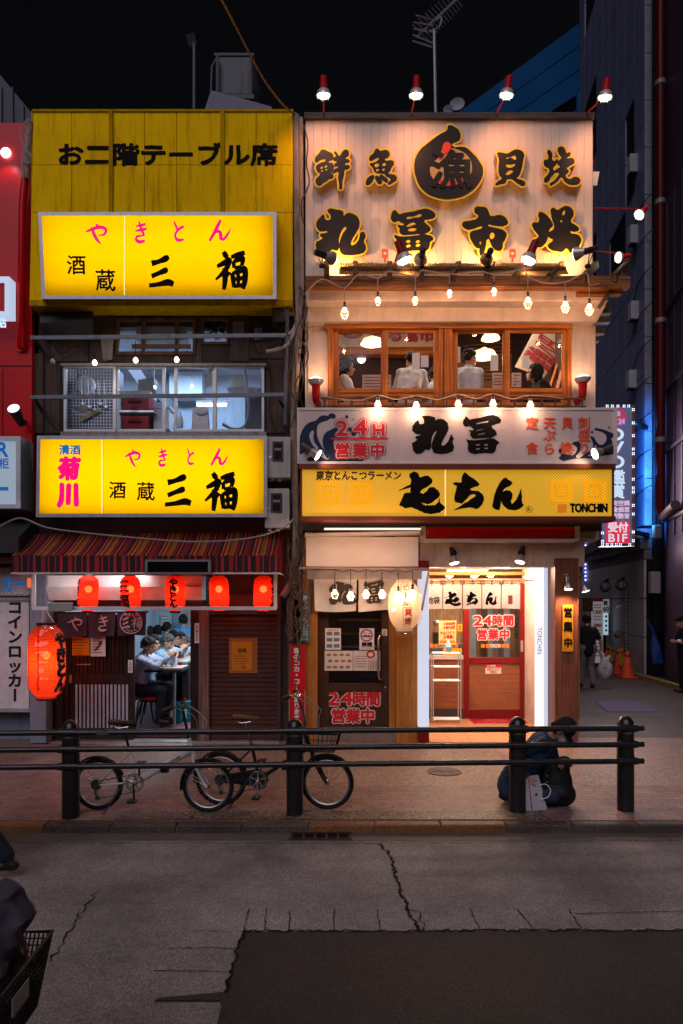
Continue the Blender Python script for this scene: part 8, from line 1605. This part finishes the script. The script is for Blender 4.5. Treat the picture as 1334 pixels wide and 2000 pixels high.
cm_=human('crouching man in denim jacket, black cap and white mask behind the barrier',(1.80,7.26,0),R(-25),.27,36,wR=(.13,-.28,.33),wL=(.40,.02,.42),head=(-4,52),shirt=DEN,coat=.1,trousers=M('navy_trousers',(.02,.03,.055),rough=.8),hstyle='cap',mask=1,voxel=.0075,poleR=(-.8,-.5,.1),poleL=(-.2,.8,-.3),curl=.7,
legs={-1:(Vector((.34,-.14,.13)),Vector((-.1,-.13,.12))),1:(Vector((.40,.14,.36)),Vector((.28,.13,.09)))})
bp=thing('backpack','bulging black backpack standing upright before the crouching man','backpack',(2.13,7.1,0));m=MB();m.ball((2.13,7.1,.22),.16,sx=.98,sy=.8,sz=1.35,n=20,m=14);m.cap((2.06,7.1,.12),(2.2,7.1,.12),.12,.12);m.cap((2.1,7.1,.38),(2.17,7.1,.36),.09,.09);m.cap((2.04,7.02,.16),(2.16,7.0,.16),.07,.07);q=fuse(m,.012,3)
q.v=[Vector((v.x,v.y,max(v.z,.004)))for v in q.v]
q.build('body',M('black_nylon',(.012,.012,.015),rough=.6,var=.4),bp,smooth=1);MB().tube(spline([(2.12,7.08,.44),(2.17,7.06,.49),(2.24,7.06,.475),(2.27,7.08,.40)]),.014).build('handle',BLACK,bp,smooth=1);MB().tube(spline([(2.03,6.99,.42),(1.98,6.97,.33),(1.98,6.97,.2),(2.02,6.98,.1)]),.016).build('strap',BLACK,bp,smooth=1)
m=MB()
for z in(.33,.38,.27):m.lathe((2.0,6.975,z),[(.008,0),(.008,.006)],n=8,axis=(0,-1,0))
m.build('buckle',STEEL,bp)
sb=thing('shopping_bag','white paper shopping bag with a red stripe and white cord behind the third post','shopping bag',(1.87,6.95,0));MB().hexa([(1.75,6.9,0.004),(2.0,6.96,.004),(1.98,7.04,.004),(1.74,6.98,.004),(1.76,6.93,.33),(1.915,6.96,.34),(1.91,6.98,.34),(1.755,6.95,.33)]).build('body',M('white_bag_paper',(.4,.4,.44),rough=.6),sb,bevel=.004)
MB().hexa([(1.835,6.916,.006),(1.845,6.918,.006),(1.845,6.92,.006),(1.835,6.918,.006),(1.805,6.9345,.325),(1.812,6.936,.325),(1.812,6.938,.325),(1.805,6.9365,.325)]).build('stripe',M('bag_red',S(150,40,40)),sb);MB().ball((1.885,6.934,.16),.014,sy=.15).build('mark',M('bag_red',S(150,40,40)),sb)
MB().tube(spline([(1.91,6.95,.24),(1.97,6.93,.26),(2.02,6.93,.21),(2.0,6.93,.14),(1.93,6.94,.11)]),.004,n=6).build('cord',WHITE,sb,smooth=1)
wk=human('man in a black t-shirt walking away down the alley with a white carrier bag',(5.70,16.6,0),R(90),.9,3,wR=(.03,-.33,.86),wL=(.08,.26,.8),head=(0,6),shirt=M('black_tshirt',(.01,.01,.012),rough=.85),sleeve='short',collar=0,trousers=M('grey_brown_trousers',(.16,.13,.13),rough=.8),voxel=.011,poleR=(-.6,-.3,0),poleL=(-.6,.3,0),
legs={-1:(Vector((.08,-.1,.49)),Vector((-.06,-.1,.09))),1:(Vector((.12,.1,.48)),Vector((.16,.1,.09)))})
cb=thing('carrier_bag','full white plastic carrier bag hanging from the walking man\'s right hand','carrier bag',(6.08,16.6,.2));m=MB();m.ball((6.1,16.6,.42),.2,sx=.85,sy=.6,sz=1.15,n=20,m=14);m.cap((6.1,16.6,.55),(6.03,16.63,.82),.1,.03);m.cap((6.12,16.6,.6),(6.2,16.6,.72),.08,.03);q=fuse(m,.014,2)
for i,v in enumerate(q.v):q.v[i]=v+Vector((mnoise.noise(Vector((v.x*16,v.y*16,v.z*5))),mnoise.noise(Vector((v.x*16,v.y*16,v.z*5+9))),0))*.03
q.build('body',M('white_polythene',(.55,.52,.55),rough=.35,trans=.25),cb,smooth=1);T(MB(),'ありがとう',1176,1303,1188,1306,16.4,bold=.1).build('print',M('bag_print',(.1,.1,.2)),cb)
human('person in dark clothes looking at a phone, cut by the right picture edge',(7.56,15.8,0),R(180),.9,2,wR=(.2,-.1,1.1),wL=(.24,.12,1.12),head=(0,20),shirt=M('black_tshirt',(.01,.01,.012)),sleeve='short',voxel=.012,legs={-1:(Vector((.02,-.1,.49)),Vector((0,-.1,.09))),1:(Vector((.02,.1,.49)),Vector((.04,.1,.09)))})
t=thing('smartphone','lit phone in the hand of the person at the right edge','phone',(7.4,15.75,1.1));MB().box(7.38,7.42,15.62,15.78,1.13,1.15).build('body',BLACK,t);MB().box(7.385,7.415,15.63,15.77,1.151,1.153).build('screen',emit('phone_screen',(.6,.6,1),2),t)
human('person in a dark coat walking off the left edge in the road',(-2.93,5.55,RZ),R(180),.88,4,wR=(.1,-.26,.8),wL=(-.1,.26,.8),head=(0,0),shirt=M('dark_coat',(.01,.01,.012),rough=.85),coat=.34,trousers=M('dark_navy_trousers',(.012,.016,.028),rough=.85),voxel=.011,legs={-1:(Vector((.2,-.1,.5)),Vector((.28,-.1,.1))),1:(Vector((-.16,.1,.47)),Vector((-.4,.1,.15)))})
